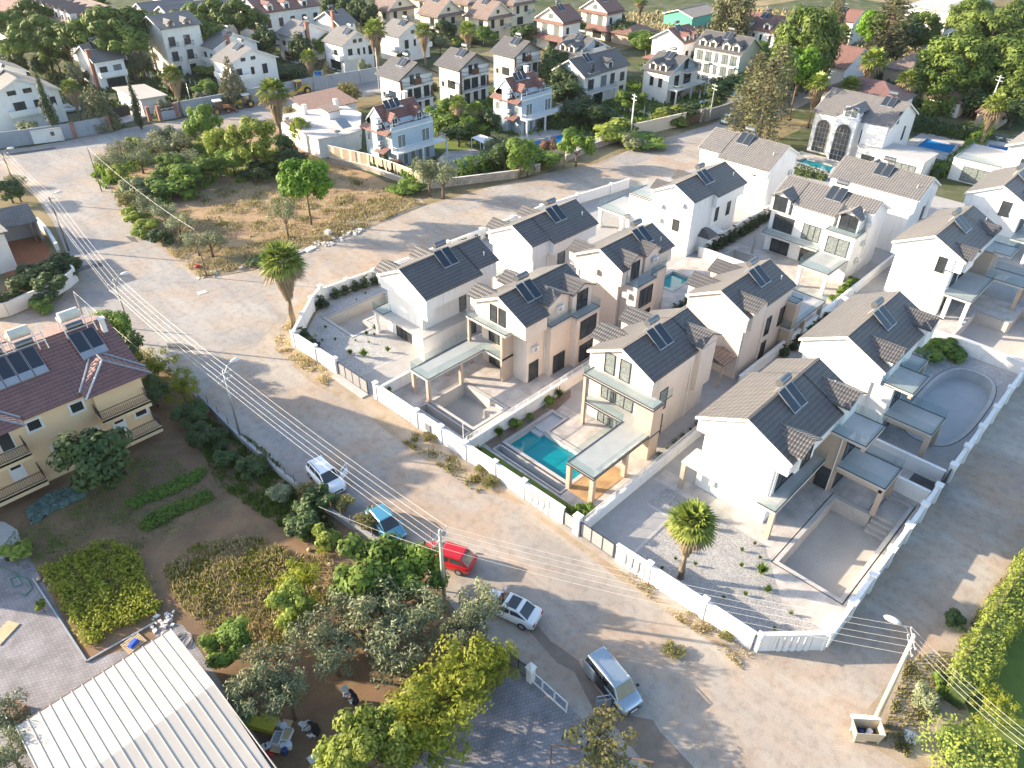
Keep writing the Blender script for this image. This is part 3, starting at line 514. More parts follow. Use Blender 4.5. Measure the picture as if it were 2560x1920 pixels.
wall('garden_wall', 'white plot wall with white railing between the turquoise and the beige pool', [(34.0, 38.4), (59.5, 38.4)], 1.25, 'white', 'garden wall', rail=0.75, t=0.2)
wall('garden_wall', 'white plot wall below the gravel garden of the corner villa', [(33.9, 50.6), (58, 50.6)], 1.3, 'white', 'garden wall', t=0.2)
wall('garden_wall', 'white plot wall running to the lane beside the dark setts driveway', [(60.15, 6.3), (60.15, 24.5)], 1.5, 'white', 'garden wall', t=0.22)
wall('garden_wall', 'white wall stub between the corner pool and the setts driveway', [(56.6, 6.3), (56.6, 10.5)], 1.5, 'white', 'garden wall', t=0.22)
wall('garden_wall', 'white plot wall at the far end of the rounded grey-floored pool', [(83.3, 6.3), (83.3, 26)], 1.5, 'white', 'garden wall', t=0.22)
wall('garden_wall', 'long white plot wall with cypress seedlings behind the white right-hand villas', [(60.5, 26.3), (84, 26.3), (102, 26.3)], 1.3, 'white', 'garden wall', t=0.22)
wall('garden_wall', 'white plot wall lined with small cypresses beside the grey empty pool', [(83.0, 38.5), (83.0, 45.6), (103.0, 46.0)], 1.4, 'white', 'garden wall', t=0.22)
wall('garden_wall', 'white plot wall behind the upper beige villa', [(60.0, 38.2), (72, 38.2), (79, 36.0)], 1.2, 'white', 'garden wall', t=0.22)
wall('garden_wall', 'white wall with a clothes line beyond the two white villas', [(104, 27), (104, 46)], 1.4, 'white', 'garden wall', t=0.22)
# grey compound wall of the upper left quarter, with brick pillars
GW = [tuple(q(0, 0, x, y, 2.7)[:2]) for x, y in ((-300, 1182), (300, 1106), (612, 1062), (918, 1008))]
wall('compound_wall', 'tall grey compound wall with brick pillars behind the white cabin', GW, 2.7, 'greywall', pillars=[GW[2], GW[3]], pm='brick', ph=0.05, ps=0.6, cop=0)
GW2 = [tuple(q(c, r, x, y)[:2]) for c, r, x, y in ((0, 0, 1535, 1012), (0, 0, 2050, 915), (1, 0, 510, 782), (1, 0, 910, 720), (1, 0, 1110, 682))]
wall('compound_wall', 'long grey compound wall behind the parked construction machines', GW2, 2.8, 'greywall', pillars=[tuple(q(0, 0, 2050, 915)[:2]), tuple(q(1, 0, 510, 782)[:2]), tuple(q(1, 0, 715, 745)[:2]), tuple(q(1, 0, 910, 720)[:2])], ph=0.0, ps=0.5, cop=0.05)
for i, (x, y) in enumerate(((1300, 1050), (1390, 1040), (1535, 1015))):
    p = q(0, 0, x, y); single('brick_pillar', MB().box(-.3, .3, -.3, .3, -0.02, 2.7).box(-.38, .38, -.38, .38, 2.7, 2.8), M['brick'], ['red brick gate pillar left of the small entrance', 'red brick pillar at the left end of the white-lettered sign', 'red brick pillar at the right end of the white-lettered sign'][i], 'pillar', p, 0, 'brick pillars at the compound entrance')
p1, p2 = q(0, 0, 1400, 1040), q(0, 0, 1530, 1018)
wall('sign_wall', 'low grey wall carrying the sign board', [tuple(p1[:2]), tuple(p2[:2])], 1.6, 'greywall', cop=0.0)
gate('black sliding gate between grey wall and small entrance', tuple(q(0, 0, 965, 1035)[:2]), tuple(q(0, 0, 1130, 995)[:2]), 2.0, 'black', 4)
sg = thing('sign_board', 'black sign board with white lettering between brick pillars', 'sign', (p1.x, p1.y, 0), math.atan2(p2.y - p1.y, p2.x - p1.x))
sl = (p2 - p1).length; part('board', MB().box(0.3, sl - .3, -0.05, 0.05, 1.65, 2.45), M['black'], sg)
tc_ = bpy.data.curves.new('lettering', 'FONT'); tc_.body = 'Butik Park Villas'; tc_.size = 0.55; tc_.align_x = 'CENTER'; tc_.align_y = 'CENTER'; tc_.extrude = 0.01; tc_.materials.append(M['white'])
to = bpy.data.objects.new('lettering', tc_); me_ = bpy.data.meshes.new_from_object(to); bpy.data.objects.remove(to); to = bpy.data.objects.new('lettering', me_); C.objects.link(to); to.parent = sg; to.location = (sl / 2, -0.07, 2.05); to.rotation_euler = (R(90), 0, 0)
# walls on the far side of the upper street
def qw(*pts): return [tuple(q(*p)[:2]) for p in pts]
wall('stone_wall', 'pale stone-clad wall below the vine-covered hedge on the upper street', qw((1, 0, 1440, 1640), (2, 0, 60, 1535), (2, 0, 240, 1480)), 1.3, 'stone', 'wall', cop=0.06, pm='trim')
wall('stone_wall', 'pale stone wall with a thin rail beside the white street pole', qw((2, 0, 460, 1400), (2, 0, 700, 1290), (2, 0, 1010, 1190)), 1.1, 'stone', 'wall', cop=0.06, pm='trim', rail=0.8)
wall('stone_wall', 'tall beige rendered wall leading up to the iron gate', qw((2, 0, 1040, 1185), (2, 0, 1490, 1080)), 2.4, 'cream', 'wall', cop=0.05)
wall('stone_wall', 'tall dark-topped wall beside the iron gate near the parked small car', qw((2, 0, 1700, 1040), (2, 0, 1960, 960)), 2.2, 'greyr', 'wall')
gate('open iron gate between two stone pillars on the upper street', qw((2, 0, 1495, 1080),)[0], qw((2, 0, 1610, 1060),)[0], 2.0, 'rust', 3, slat=True)
for i, (x, y) in enumerate(((1620, 1055), (1670, 1045))):
    single('gate_pillar', MB().box(-.35, .35, -.35, .35, -.02, 2.4).box(-.42, .42, -.42, .42, 2.4, 2.5), M['stone'], ['stone gate pillar nearer the iron gate', 'stone gate pillar nearer the dark wall'][i], 'pillar', q(2, 0, x, y))
gate('black double garden door under the creeper on the upper street', qw((2, 0, 275, 1440),)[0], qw((2, 0, 330, 1425),)[0], 2.2, 'black', 2)
# canvas-screened fence down the side of the blue-grey house
F1 = qw((1, 0, 640, 1400), (1, 0, 990, 1480), (1, 0, 1210, 1560), (1, 0, 1440, 1650))
fl = wall('screen_fence', 'white frame fence with torn beige canvas beside the blue-grey house', F1, 0.9, 'stone', 'fence', cop=0.05, pm='trim', t=0.25)
b = MB(); cv = MB(); o = F1[0]
for i in range(3):
    a, e = Vector(F1[i]) - Vector(o), Vector(F1[i + 1]) - Vector(o); d = e - a
    b.tube([(*a, 2.9), (*e, 2.9)], 0.05, 6)
    for j in range(4): p = a + d * j / 3; b.tube([(*p, 0.9), (*p, 3.0)], 0.05, 6)
    n = 14; zs = [0.95 + (0.9 * abs(math.sin(j * 1.3 + i)) if i else 0) for j in range(n + 1)]
    off = [Vector((-d.y, d.x)).normalized() * 0.08 * math.sin(j * 2.1) for j in range(n + 1)]
    for j in range(n):
        if i == 1 and j % 5 == 2: continue
        pa, pb = a + d * j / n + off[j], a + d * (j + 1) / n + off[j + 1]
        cv.poly([(*pa, zs[j]), (*pb, zs[j + 1]), (*pb, 2.85), (*pa, 2.85)])
part('fence_frame', b, M['wframe'], fl); part('canvas_screen', cv, M['canvas'], fl)
# old wall along the left side of the street, with fence posts
lw = wall('low_wall', 'weathered low concrete wall with thin rusty posts above the vegetable garden', g2((432, 862), (520, 952), (600, 1022), (680, 1088), (760, 1142), (855, 1200)), 0.7, 'greyr', 'wall', t=0.28, cop=0, ps=0.3)
b = MB(); WPTS = g2((432, 862), (520, 952), (600, 1022), (680, 1088), (760, 1142), (855, 1200))
for i in range(5):
    for j in range(4):
        p = Vector(WPTS[i]) + (Vector(WPTS[i + 1]) - Vector(WPTS[i])) * j / 4 - Vector(WPTS[0]); b.box(p.x - .03, p.x + .03, p.y - .03, p.y + .03, 0.7, 1.5)
part('fence_post', b, M['rust'], lw)
wall('garden_wall', 'curved white rendered wall around the dark shrubs at the left edge', g2((-30, 690), (20, 682), (70, 660), (120, 640), (150, 622), (168, 606), (150, 578)), 1.7, 'white2', 'garden wall', t=0.25, cop=0)
wall('garden_wall', 'crumbling white wall beside the red clay yard', g2((85, 488), (110, 515), (128, 545)), 1.3, 'white2', 'garden wall', t=0.4, cop=0)
wall('paving_kerb', 'thin metal-edged kerb between block paving and bright green crop', g2((72, 1252), (188, 1430), (338, 1345)), 0.15, 'metal', 'kerb', t=0.12, cop=0)
# sliding gate by the silver van
gp = g2((1095, 1428), (1146, 1470), (1223, 1540))
sgd = gate('white framed sliding garden gate left of the silver van', gp[1], gp[2], 1.2, 'metal', 3, cat='gate')
[c for c in sgd.children if c.name.startswith('gate_panel')][0].data = MB().seg((0, 0), (gp[2][0] - gp[1][0], gp[2][1] - gp[1][1]), 0.02, 0.1, 0.25).mesh('gate_panel', M['wframe'])
[c for c in sgd.children if c.name.startswith('gate_frame')][0].data.materials[0] = M['wframe']
gate('white framed fence panel half hidden by the yellow-green tree', gp[0], gp[1], 1.2, 'metal', 2, cat='fence')
po = Vector((*gp[1], 0)); pp = thing('gate_pillar', 'white stone post with a pyramid cap at the sliding gate', 'pillar', po)
part('post', MB().box(-.22, .22, -.22, .22, 0, 1.5), M['trim'], pp); cp = MB(); cp.hexa([(-.3, -.3, 1.5), (.3, -.3, 1.5), (.3, .3, 1.5), (-.3, .3, 1.5), (-.08, -.08, 1.8), (.08, -.08, 1.8), (.08, .08, 1.8), (-.08, .08, 1.8)]); part('cap', cp, M['trim'], pp)

# ---------------------------------------------------------------- house pieces
WC = {}
def window(par, face, x, y, z, w, h, style='glass', frame='frame', mull=1, name='window', bars=0):
    """x y z: centre of the sill line on the wall plane, face: outward direction"""
    key = (face, round(w, 2), round(h, 2), style, frame, mull, bars)
    if key not in WC:
        f, g = MB(), MB(); t = 0.06
        def bb(m, a0, a1, z0, z1, d0, d1):
            if face == '-y': m.box(a0, a1, -d1, -d0, z0, z1)
            elif face == '+y': m.box(a0, a1, d0, d1, z0, z1)
            elif face == '-x': m.box(-d1, -d0, a0, a1, z0, z1)
            else: m.box(d0, d1, a0, a1, z0, z1)
        a = w / 2
        bb(f, -a, -a + t, 0, h, -.04, .07); bb(f, a - t, a, 0, h, -.04, .07); bb(f, -a + t, a - t, 0, t, -.04, .07); bb(f, -a + t, a - t, h - t, h, -.04, .07)
        for i in range(mull): c_ = -a + w * (i + 1) / (mull + 1); bb(f, c_ - .03, c_ + .03, t, h - t, -.03, .06)
        for i in range(bars): c_ = h * (i + 1) / (bars + 1); bb(f, -a + t, a - t, c_ - .02, c_ + .02, -.03, .055)
        bb(g, -a + t, a - t, t, h - t, -.03, .025)
        WC[key] = (f.mesh(name, M[frame]), g.mesh('pane', M[style]))
    fo = part(name, WC[key][0], None, par, loc=(x, y, z)); part('pane', WC[key][1], None, fo); return fo
ACM = {}
def aircon(par, face, x, y, z):
    if face not in ACM:
        sx, sy = {'-x': (-1, 0), '+x': (1, 0), '-y': (0, -1), '+y': (0, 1)}[face]
        b = MB(); d0, d1 = 0.05, 0.38
        if sx: b.box(min(sx * d0, sx * d1), max(sx * d0, sx * d1), -.42, .42, 0, .6); f = MB().tube([(sx * d1, -.1, .3), (sx * (d1 + .02), -.1, .3)], .22, 12)
        else: b.box(-.42, .42, min(sy * d0, sy * d1), max(sy * d0, sy * d1), 0, .6); f = MB().tube([(-.1, sy * d1, .3), (-.1, sy * (d1 + .02), .3)], .22, 12)
        ACM[face] = (b.mesh('air_conditioner', M['acw']), f.mesh('fan_grille', M['greyr']))
    a = part('air_conditioner', ACM[face][0], None, par, loc=(x, y, z)); part('fan_grille', ACM[face][1], None, a)
def glassrail(par, pts, z, h=0.95, trim=True):
    g, t = MB(), MB()
    for a, b_ in zip(pts, pts[1:]): g.seg(a, b_, 0.025, z + .03, z + h); t.seg(a, b_, 0.06, z - 0.005, z + 0.05, 0.03)
    gr = part('glass_railing', g, M['rail'], par)
    part('rail_trim', t, M['frame'], gr)
def barrail(par, pts, z, h=0.9, mat='frame', step=0.14, name='railing'):
    r = MB()
    for a, b_ in zip(pts, pts[1:]):
        a, b_ = Vector(a), Vector(b_); d = b_ - a; n = max(1, int(d.length / step)); r.seg(a, b_, 0.05, z + h - .05, z + h); r.seg(a, b_, 0.03, z + .08, z + .11)
        for j in range(n + 1): p = a + d * j / n; r.box(p.x - .012, p.x + .012, p.y - .012, p.y + .012, z, z + h - .05)
    part(name, r, M[mat], par)
def solar(par, x, yc, zr, side=-1, npan=2, slope=0.5, tank='tank', big=False, ln=2.15):
    """collector pair lying on the slope below the ridge, tank on the ridge (ridge along local x)"""
    ca = math.atan(slope) + R(9); w = 1.02
    for i in range(npan):
        x0 = x + (i - npan / 2) * (w + .09); y0, z0 = yc + side * 0.12, zr + 0.42; y1, z1 = y0 + side * ln * math.cos(ca), z0 - ln * math.sin(ca)
        b = MB().slopeq((x0, y0, z0), (x0 + w, y0, z0), (x0 + w, y1, z1), (x0, y1, z1), 0.09); p = part('solar_panel', b, M['panelframe'], par)
        e = .05; f = lambda t: (y0 + (y1 - y0) * t, z0 + (z1 - z0) * t + .006)
        ya, za = f(.03); yb, zb = f(.97); part('panel_glass', MB().slopeq((x0 + e, ya, za), (x0 + w - e, ya, za), (x0 + w - e, yb, zb), (x0 + e, yb, zb), 0.01), M['panel'], p)
    t = part('water_tank', MB().tube([(x - .75, yc - side * .1, zr + .95), (x + .75, yc - side * .1, zr + .95)], .33, 14), M[tank], par, smooth=False)
    s = MB()
    for dx in (-.65, .65):
        s.tube([(x + dx, yc - side * .45, zr - .15), (x + dx, yc - side * .1, zr + .5)], .03, 5); s.tube([(x + dx, yc + side * .35, zr - .1), (x + dx, yc - side * .1, zr + .5)], .03, 5)
    s.tube([(x - .65, yc - side * .3, zr + .2), (x + .65, yc - side * .3, zr + .2)], .02, 5); part('tank_stand', s, M['metal'], par)
def dormer(par, xc, side, yc, zr, sl, zd, hw, yout, roof, wallm, drop=0.85, win=None, pane='glass', z0=5.9, wframe='frame', gl=None):
    """gabled dormer whose ridge runs across the main ridge; sl = main roof slope"""
    y_in = yc + side * (zr - zd) / sl * 0.9; y_in2 = yc + side * (zr - zd + drop) / sl * .95
    r = MB()
    for s in (-1, 1): r.slopeq((xc, yout, zd), (xc + s * hw, yout, zd - drop), (xc + s * hw, y_in2, zd - drop), (xc, y_in, zd), 0.13)
    d = part('dormer_roof', r, M[roof], par)
    yw = yout - side * 0.3; hi = hw - .22; b = MB(); zl = zd - drop * (hi / hw) - .14; zt = zd - .14
    A = [(xc - hi, yw, z0), (xc + hi, yw, z0), (xc + hi, yw, zl), (xc, yw, zt), (xc - hi, yw, zl)]; yb = yc + side * (zr - z0) / sl if yc + side * (zr - z0) / sl * side < yw * side else yw - side * 1.6
    yb = yw - side * 1.7; B = [(p[0], yb, p[2]) for p in A]
    b.poly(A if side < 0 else A[::-1])
    for i in range(5): j = (i + 1) % 5; b.poly([A[i], B[i], B[j], A[j]] if side < 0 else [A[j], B[j], B[i], A[i]])
    part('dormer_wall', b, M[wallm], par)
    if win: w_, h_, zs = win; window(par, '-y' if side < 0 else '+y', xc, yw, zs, w_, h_, pane, wframe)
def gable_roof(par, segs, yc, zr, sl, mat, t=0.17, trim='trim', ovx=0.0, barge=True):
    r = MB()
    for xa, xb, ym, yp in segs:
        for ye in (ym, yp): ze = zr - sl * abs(ye - yc); r.slopeq((xa - ovx, yc, zr), (xb + ovx, yc, zr), (xb + ovx, ye, ze), (xa - ovx, ye, ze), t)
    ro = part('roof', r, M[mat], par)
    rc = MB(); rc.box(segs[0][0] - ovx, segs[-1][1] + ovx, yc - .09, yc + .09, zr - .03, zr + .05); part('ridge_tiles', rc, M[mat], ro)
    if barge:
        for x, (xa, xb, ym, yp) in ((segs[0][0] - ovx - .05, segs[0]), (segs[-1][1] + ovx - .03, segs[-1])):
            bb = MB()
            for ye in (ym, yp): ze = zr - sl * abs(ye - yc); bb.slopeq((x, yc, zr - .03), (x + .08, yc, zr - .03), (x + .08, ye, ze - .03), (x, ye, ze - .03), 0.26)
            part('barge_board', bb, M[trim], ro)
    return ro
def attic(par, segs, yc, zr, sl, z0, mat, inx=0.1, iny=0.2, name='gable_wall'):
    b = MB(); n = len(segs)
    for i, (xa, xb, ym, yp) in enumerate(segs):
        xa2 = xa + (inx if i == 0 else 0); xb2 = xb - (inx if i == n - 1 else 0); y0, y1 = ym + iny, yp - iny
        pr = [(y0, z0), (y1, z0), (y1, zr - sl * (y1 - yc) - .12), (yc, zr - .12), (y0, zr - sl * (yc - y0) - .12)]
        A = [(xa2, y, z) for y, z in pr]; B = [(xb2, y, z) for y, z in pr]
        b.poly(A[::-1]); b.poly(B)
        for k in range(5): j = (k + 1) % 5; b.poly([A[k], A[j], B[j], B[k]])
    part(name, b, M[mat], par)
def boxes(par, name, lst, mat, label=None):
    if len(lst) > 1 and name in ('pier', 'beam', 'bay'):
        for l in lst: o = part(name, MB().box(*l), M[mat], par)
        return o
    b = MB()
    for l in lst: b.box(*l)
    return part(name, b, M[mat], par, label=label)
def col(par, x, y, z0, z1, mat, s=.17): part('column', MB().box(x - s, x + s, y - s, y + s, z0, z1), M[mat], par)

# ---------------------------------------------------------------- the new white and beige villas
ZR, SL = 9.35, 0.494
GRP = 'new three-storey villas with dark tiled gable roofs'
def root(label, x, y, rz=0, cat='house', name='villa', group=GRP): return thing(name, label, cat, (x, y, 0), rz, group)
def rebase(r):
    for ch in r.children: ch.location = (ch.location.x - r.location.x, ch.location.y - r.location.y, ch.location.z)
def pipe(par, x, y, z0, z1, mat='trim'): part('downpipe', MB().tube([(x, y, z0), (x, y, z1)], .05, 6), M[mat], par)
def topgear(r, x, yc, segs, slab_=True):
    solar(r, x, yc, ZR, -1, 2, SL)
def core(r, yc, segs, attm, dorm=(), tankx=None, roofm='tdark', z0=5.75):
    gable_roof(r, segs, yc, ZR, SL, roofm, ovx=0.12); attic(r, segs, yc, ZR, SL, z0, attm)
    for d in dorm: dormer(r, d[0], d[1], yc, ZR, SL, d[2], d[3], d[4], roofm, attm, win=d[5] if len(d) > 5 else None)
    if tankx: solar(r, tankx, yc, ZR, -1, 2, SL)
    a = segs[0]; v = MB(); xv = segs[-1][1] - 1.1; v.tube([(xv, yc - 2.2, ZR - 1.2), (xv, yc - 2.2, ZR - .65)], .06, 8); part('vent_pipe', v, M['wframe'], r)
def slabs(r, lst, mat='slab', trim=None):
    for x0, x1, y0, y1, z in lst: part('balcony_slab', MB().box(x0, x1, y0, y1, z - .24, z), M[mat], r)
    if trim:
        t = MB()
        for x0, x1, y0, y1, z in lst: t.box(x0 - .03, x1 + .03, y0 - .03, y0, z - .2, z - .04); t.box(x0 - .03, x0, y0, y1, z - .2, z - .04)
        part('slab_edge', t, M[trim], r)

# A: white corner villa by the tall palm
r = root('white villa with the palm shadow on its gable, at the street corner', 46.8, 56.2); yc = 56.2
sg_ = [(41.5, 49.3, 52.2, 60.3), (49.3, 52.4, 52.9, 60.3)]
core(r, yc, sg_, 'white', [(42.9, 1, 8.35, 1.35, 61.0), (47.7, 1, 8.35, 1.35, 61.0)], 47.0)
boxes(r, 'wall', [(42.05, 52.1, 53.6, 59.6, 2.9, 5.76), (42.1, 52.1, 52.55, 60.0, 0, 2.66)], 'white'); boxes(r, 'pier', [(40.85, 42.1, 52.5, 53.1, 0, 2.66)], 'white'); boxes(r, 'gable_return', [(41.6, 42.6, 52.45, 53.6, 4.6, 5.75)], 'white')
slabs(r, [(40.8, 52.3, 52.4, 61.0, 2.9)]); col(r, 41.0, 60.6, 0, 2.66, 'white')
glassrail(r, [(42.1, 59.2), (40.85, 59.2), (40.85, 60.95), (43, 60.95)], 2.9)
window(r, '-y', 47.6, 53.6, 3.0, 1.0, 2.3, 'curtain', mull=0); window(r, '-y', 48.0, 52.55, .3, 1.0, 2.0, 'curtain', mull=0); window(r, '-x', 42.1, 57.3, .05, 2.6, 2.2, 'glass', mull=2)
pipe(r, 42.0, 53.75, 2.9, 7.2); pipe(r, 52.0, 53.4, 0, 7.0); rebase(r)

# A2: white villa behind it
r = root('white villa directly behind the corner villa, next to the dirt street', 63, 55.6); yc = 55.6
sg_ = [(57.5, 60.5, 52.4, 59.8), (60.5, 68.4, 51.7, 59.8)]
core(r, yc, sg_, 'white', [(59.2, 1, 8.35, 1.35, 60.6), (64.5, 1, 8.35, 1.35, 60.6)], 63.9)
boxes(r, 'wall', [(58.0, 68.0, 52.8, 59.4, 0, 5.76)], 'white'); boxes(r, 'lower_wing', [(57.0, 58.0, 52.6, 60, 0, 2.9)], 'white')
slabs(r, [(55.6, 58, 56.5, 61.2, 3.0)]); glassrail(r, [(58, 56.5), (55.65, 56.5), (55.65, 61.2)], 3.0); col(r, 55.8, 61, 0, 2.8, 'white')
window(r, '-y', 63.0, 52.8, 3.0, 1.3, 2.3, 'curtain', mull=0); pipe(r, 60.3, 52.7, 0, 7.3); rebase(r)

# B: beige villa with pergola deck
r = root('beige villa with an L-shaped glass-railed deck over the empty beige pool', 49.8, 45); yc = 45.0
sg_ = [(44.7, 47.9, 41.3, 48.7), (47.9, 54.5, 42.6, 48.7)]
core(r, yc, sg_, 'beige', [(50.0, -1, 9.0, 1.75, 41.6, None), (53.2, -1, 9.05, 1.75, 41.2, (1.7, 2.1, 6.0)), (46.2, 1, 8.5, 1.4, 49.8), (50.5, 1, 8.5, 1.4, 49.8)], 47.9)
boxes(r, 'wall', [(45.6, 54.4, 42.0, 48.5, 0, 5.76)], 'beige'); boxes(r, 'bay', [(48.2, 51.3, 41.2, 42.0, 0, 5.76), (51.3, 54.9, 40.4, 42.0, 0, 5.76)], 'beige')
boxes(r, 'pier', [(44.0, 45.6, 43.9, 44.2, 0, 5.76), (44.0, 44.3, 48.7, 49.05, 0, 5.76)], 'tan')
slabs(r, [(43.95, 45.6, 43.4, 49.15, 5.8), (43.95, 45.6, 43.9, 49.1, 2.8), (36.4, 43.95, 46.5, 49.1, 2.8)])
slabs(r, [(48.15, 51.3, 41.15, 42.6, 5.92), (51.3, 54.95, 40.35, 42.6, 5.92)])
glassrail(r, [(45.6, 43.45), (44.0, 43.45), (44.0, 49.1)], 5.8); glassrail(r, [(44.0, 43.95), (44.0, 46.5), (36.45, 46.5), (36.45, 49.05), (44.0, 49.05)], 2.8); glassrail(r, [(48.2, 42.6), (48.2, 41.2), (51.3, 41.2), (51.3, 40.4), (54.9, 40.4), (54.9, 42.6)], 5.92)
for x in (36.6, 40.9): col(r, x, 46.7, 0, 2.56, 'tan')
col(r, 36.6, 48.9, 0, 2.56, 'tan'); col(r, 40.9, 48.9, 0, 2.56, 'tan')
for y in (45.9, 44.7): window(r, '-x', 44.8, y, 6.05, .95, 1.95, 'glass', mull=0)
for z in (.05, 2.9): window(r, '-x', 45.6, 46.0, z, 2.8, 2.2, 'glass', mull=3)
window(r, '-y', 53.1, 40.4, 3.2, 2.6, 2.2, 'glass'); window(r, '-y', 53.1, 40.4, .3, 2.4, 2.1, 'glass'); window(r, '-y', 49.6, 41.2, .05, 1.8, 2.2, 'glass'); window(r, '-y', 46.6, 42.0, .05, 1.4, 2.2, 'glass', mull=0)
aircon(r, '-y', 46.6, 42.0, 3.6); aircon(r, '-y', 50.0, 41.9, 6.9); pipe(r, 48.1, 41.9, 0, 7.5); rebase(r)

# B2: beige villa behind it
r = root('beige villa with two dormers over a long glass-railed terrace, behind the dirt-street row', 64.6, 44.7); yc = 44.7
sg_ = [(59.9, 61.0, 41.4, 48.4), (61.0, 66.8, 42.3, 48.4), (66.8, 69.3, 41.3, 48.4)]
core(r, yc, sg_, 'beige', [(62.2, -1, 9.0, 1.5, 41.2, (1.5, 2.1, 6.0)), (65.6, -1, 9.0, 1.6, 41.3), (61.4, 1, 8.5, 1.5, 49.5)], 66.3)
boxes(r, 'wall', [(60.2, 69.2, 42.1, 48.1, 0, 5.76)], 'beige'); boxes(r, 'bay', [(60.8, 64.4, 40.0, 42.1, 0, 5.76), (64.4, 67.3, 40.8, 42.1, 0, 5.76)], 'beige')
boxes(r, 'brown_panel', [(67.35, 67.6, 40.9, 42.1, 0, 5.6)], 'tan')
slabs(r, [(60.75, 64.4, 39.95, 42.2, 5.92), (64.4, 67.35, 40.75, 42.2, 5.92)]); glassrail(r, [(60.8, 42.1), (60.8, 40.0), (64.4, 40.0), (64.4, 40.8), (67.3, 40.8), (69, 42)], 5.92)
window(r, '-y', 62.6, 40.0, 3.1, 2.4, 2.3, 'glass', mull=2); window(r, '-y', 62.6, 40.0, .1, 2.4, 2.3, 'glass', mull=2)
aircon(r, '-x', 60.0, 45.2, 6.2); aircon(r, '-x', 60.8, 41.2, 4.4); pipe(r, 60.15, 47.7, 0, 7.6); pipe(r, 60.7, 41.9, 0, 7.2); aircon(r, '-y', 65.7, 41.5, 6.9); rebase(r)

# C: beige villa with the turquoise pool
r = root('beige villa with stacked balconies above the turquoise pool and timber deck', 50.8, 30.9); yc = 30.9
sg_ = [(45.9, 53.2, 27.3, 34.7), (53.2, 55.7, 27.9, 34.7)]
core(r, yc, sg_, 'beige', [(54.2, -1, 8.95, 1.65, 26.9, None), (49.1, 1, 8.5, 1.55, 35.9), (53.4, 1, 8.5, 1.55, 35.9)], 50.1)
boxes(r, 'wall', [(46.1, 55.4, 27.6, 34.4, 0, 5.76)], 'beige'); boxes(r, 'dormer_bay', [(52.9, 55.4, 27.1, 27.6, 3.0, 7.6)], 'beige')
boxes(r, 'pier', [(44.65, 46.1, 26.25, 26.5, 0, 5.6), (44.65, 44.9, 26.5, 28.1, 0, 5.6), (44.45, 44.75, 33.55, 33.85, 0, 5.6)], 'tan')
slabs(r, [(44.5, 46.1, 26.2, 34.0, 5.8), (44.5, 46.1, 26.2, 33.9, 2.8), (36.95, 44.5, 26.3, 29.25, 2.8)], trim='frame')
glassrail(r, [(47.4, 26.3), (44.6, 26.3), (44.6, 33.95), (46.1, 33.95)], 5.8); glassrail(r, [(44.6, 33.85), (44.6, 29.2), (37.0, 29.2), (37.0, 26.35), (46.6, 26.35)], 2.8)
for x, y in ((37.15, 26.5), (37.15, 29.0), (41.6, 26.5)): col(r, x, y, 0, 2.56, 'tan', .2)
for y in (32.2, 30.5): window(r, '-x', 46.0, y, 5.95, 1.15, 2.2, 'curtain', mull=0)
window(r, '-x', 46.1, 32.2, 2.9, 1.5, 2.2, 'curtain'); window(r, '-x', 46.1, 30.3, 2.9, 2.0, 2.2, 'curtain'); window(r, '-x', 46.1, 31.6, .05, 3.0, 2.2, 'curtain', mull=3)
window(r, '-y', 48.2, 27.6, 3.0, 1.2, 2.4, 'curtain', mull=0); window(r, '-y', 48.0, 27.6, .1, 1.2, 2.3, 'curtain', mull=0)
pipe(r, 52.3, 27.5, 0, 7.3); pipe(r, 53.3, 27.5, 5, 7.6); rebase(r)

# C2: beige villa with brown pillar decks
r = root('beige villa with a tan pillar and stepped glass-railed decks, behind the turquoise pool house', 65.7, 30.4); yc = 30.4
sg_ = [(61.1, 70.5, 26.9, 34.2)]
core(r, yc, sg_, 'beige', [(62.9, -1, 9.0, 1.5, 26.5, None), (64.2, 1, 8.5, 1.55, 35.4), (68.5, 1, 8.5, 1.55, 35.4)], 66.9)
boxes(r, 'wall', [(61.3, 70.2, 27.2, 33.9, 0, 5.76)], 'beige'); boxes(r, 'pier', [(69.7, 70.8, 26.0, 27.1, 0, 5.9)], 'tan')
slabs(r, [(69.55, 70.85, 25.95, 27.2, 6.1), (70.2, 78.0, 26.0, 31.0, 3.0), (69.4, 70.3, 25.9, 27.2, 3.0), (60.0, 61.3, 30.5, 36.3, 3.0)])
glassrail(r, [(69.6, 27.2), (69.6, 26.0), (70.8, 26.0), (70.8, 27.2)], 6.1, .5); glassrail(r, [(69.5, 27.1), (69.5, 26.0), (78.0, 26.0), (78.0, 31), (70.3, 31)], 3.0); glassrail(r, [(60.05, 30.6), (60.05, 36.3), (61.2, 36.3)], 3.0)
boxes(r, 'pier', [(73.3, 73.7, 26.05, 26.5, 0, 2.76), (77.5, 77.9, 26.1, 26.5, 0, 2.76)], 'tan'); boxes(r, 'canopy', [(59.0, 61.3, 27.8, 29.6, 2.5, 2.62)], 'greyr')
for x in (66.4, 69.2): window(r, '-y', x, 27.2, 3.2, 1.0, 2.2, 'glass', mull=0)
window(r, '-y', 66.4, 27.2, .2, 1.0, 2.2, 'glass', mull=0); pipe(r, 61.25, 27.35, 0, 7.2); pipe(r, 65.2, 27.1, 0, 7.2); pipe(r, 61.2, 33.7, 0, 7.3); rebase(r)
pt = thing('porch', 'small tiled porch roof on posts between the two beige villas', 'porch', (58.6, 29.0, 0))
part('roof', MB().slopeq((0, -1.6, 2.9), (2.4, -1.6, 2.9), (2.4, 0, 3.4), (0, 0, 3.4), .12).slopeq((0, 1.4, 2.9), (2.4, 1.4, 2.9), (2.4, 0, 3.4), (0, 0, 3.4), .12), M['tbrown'], pt)
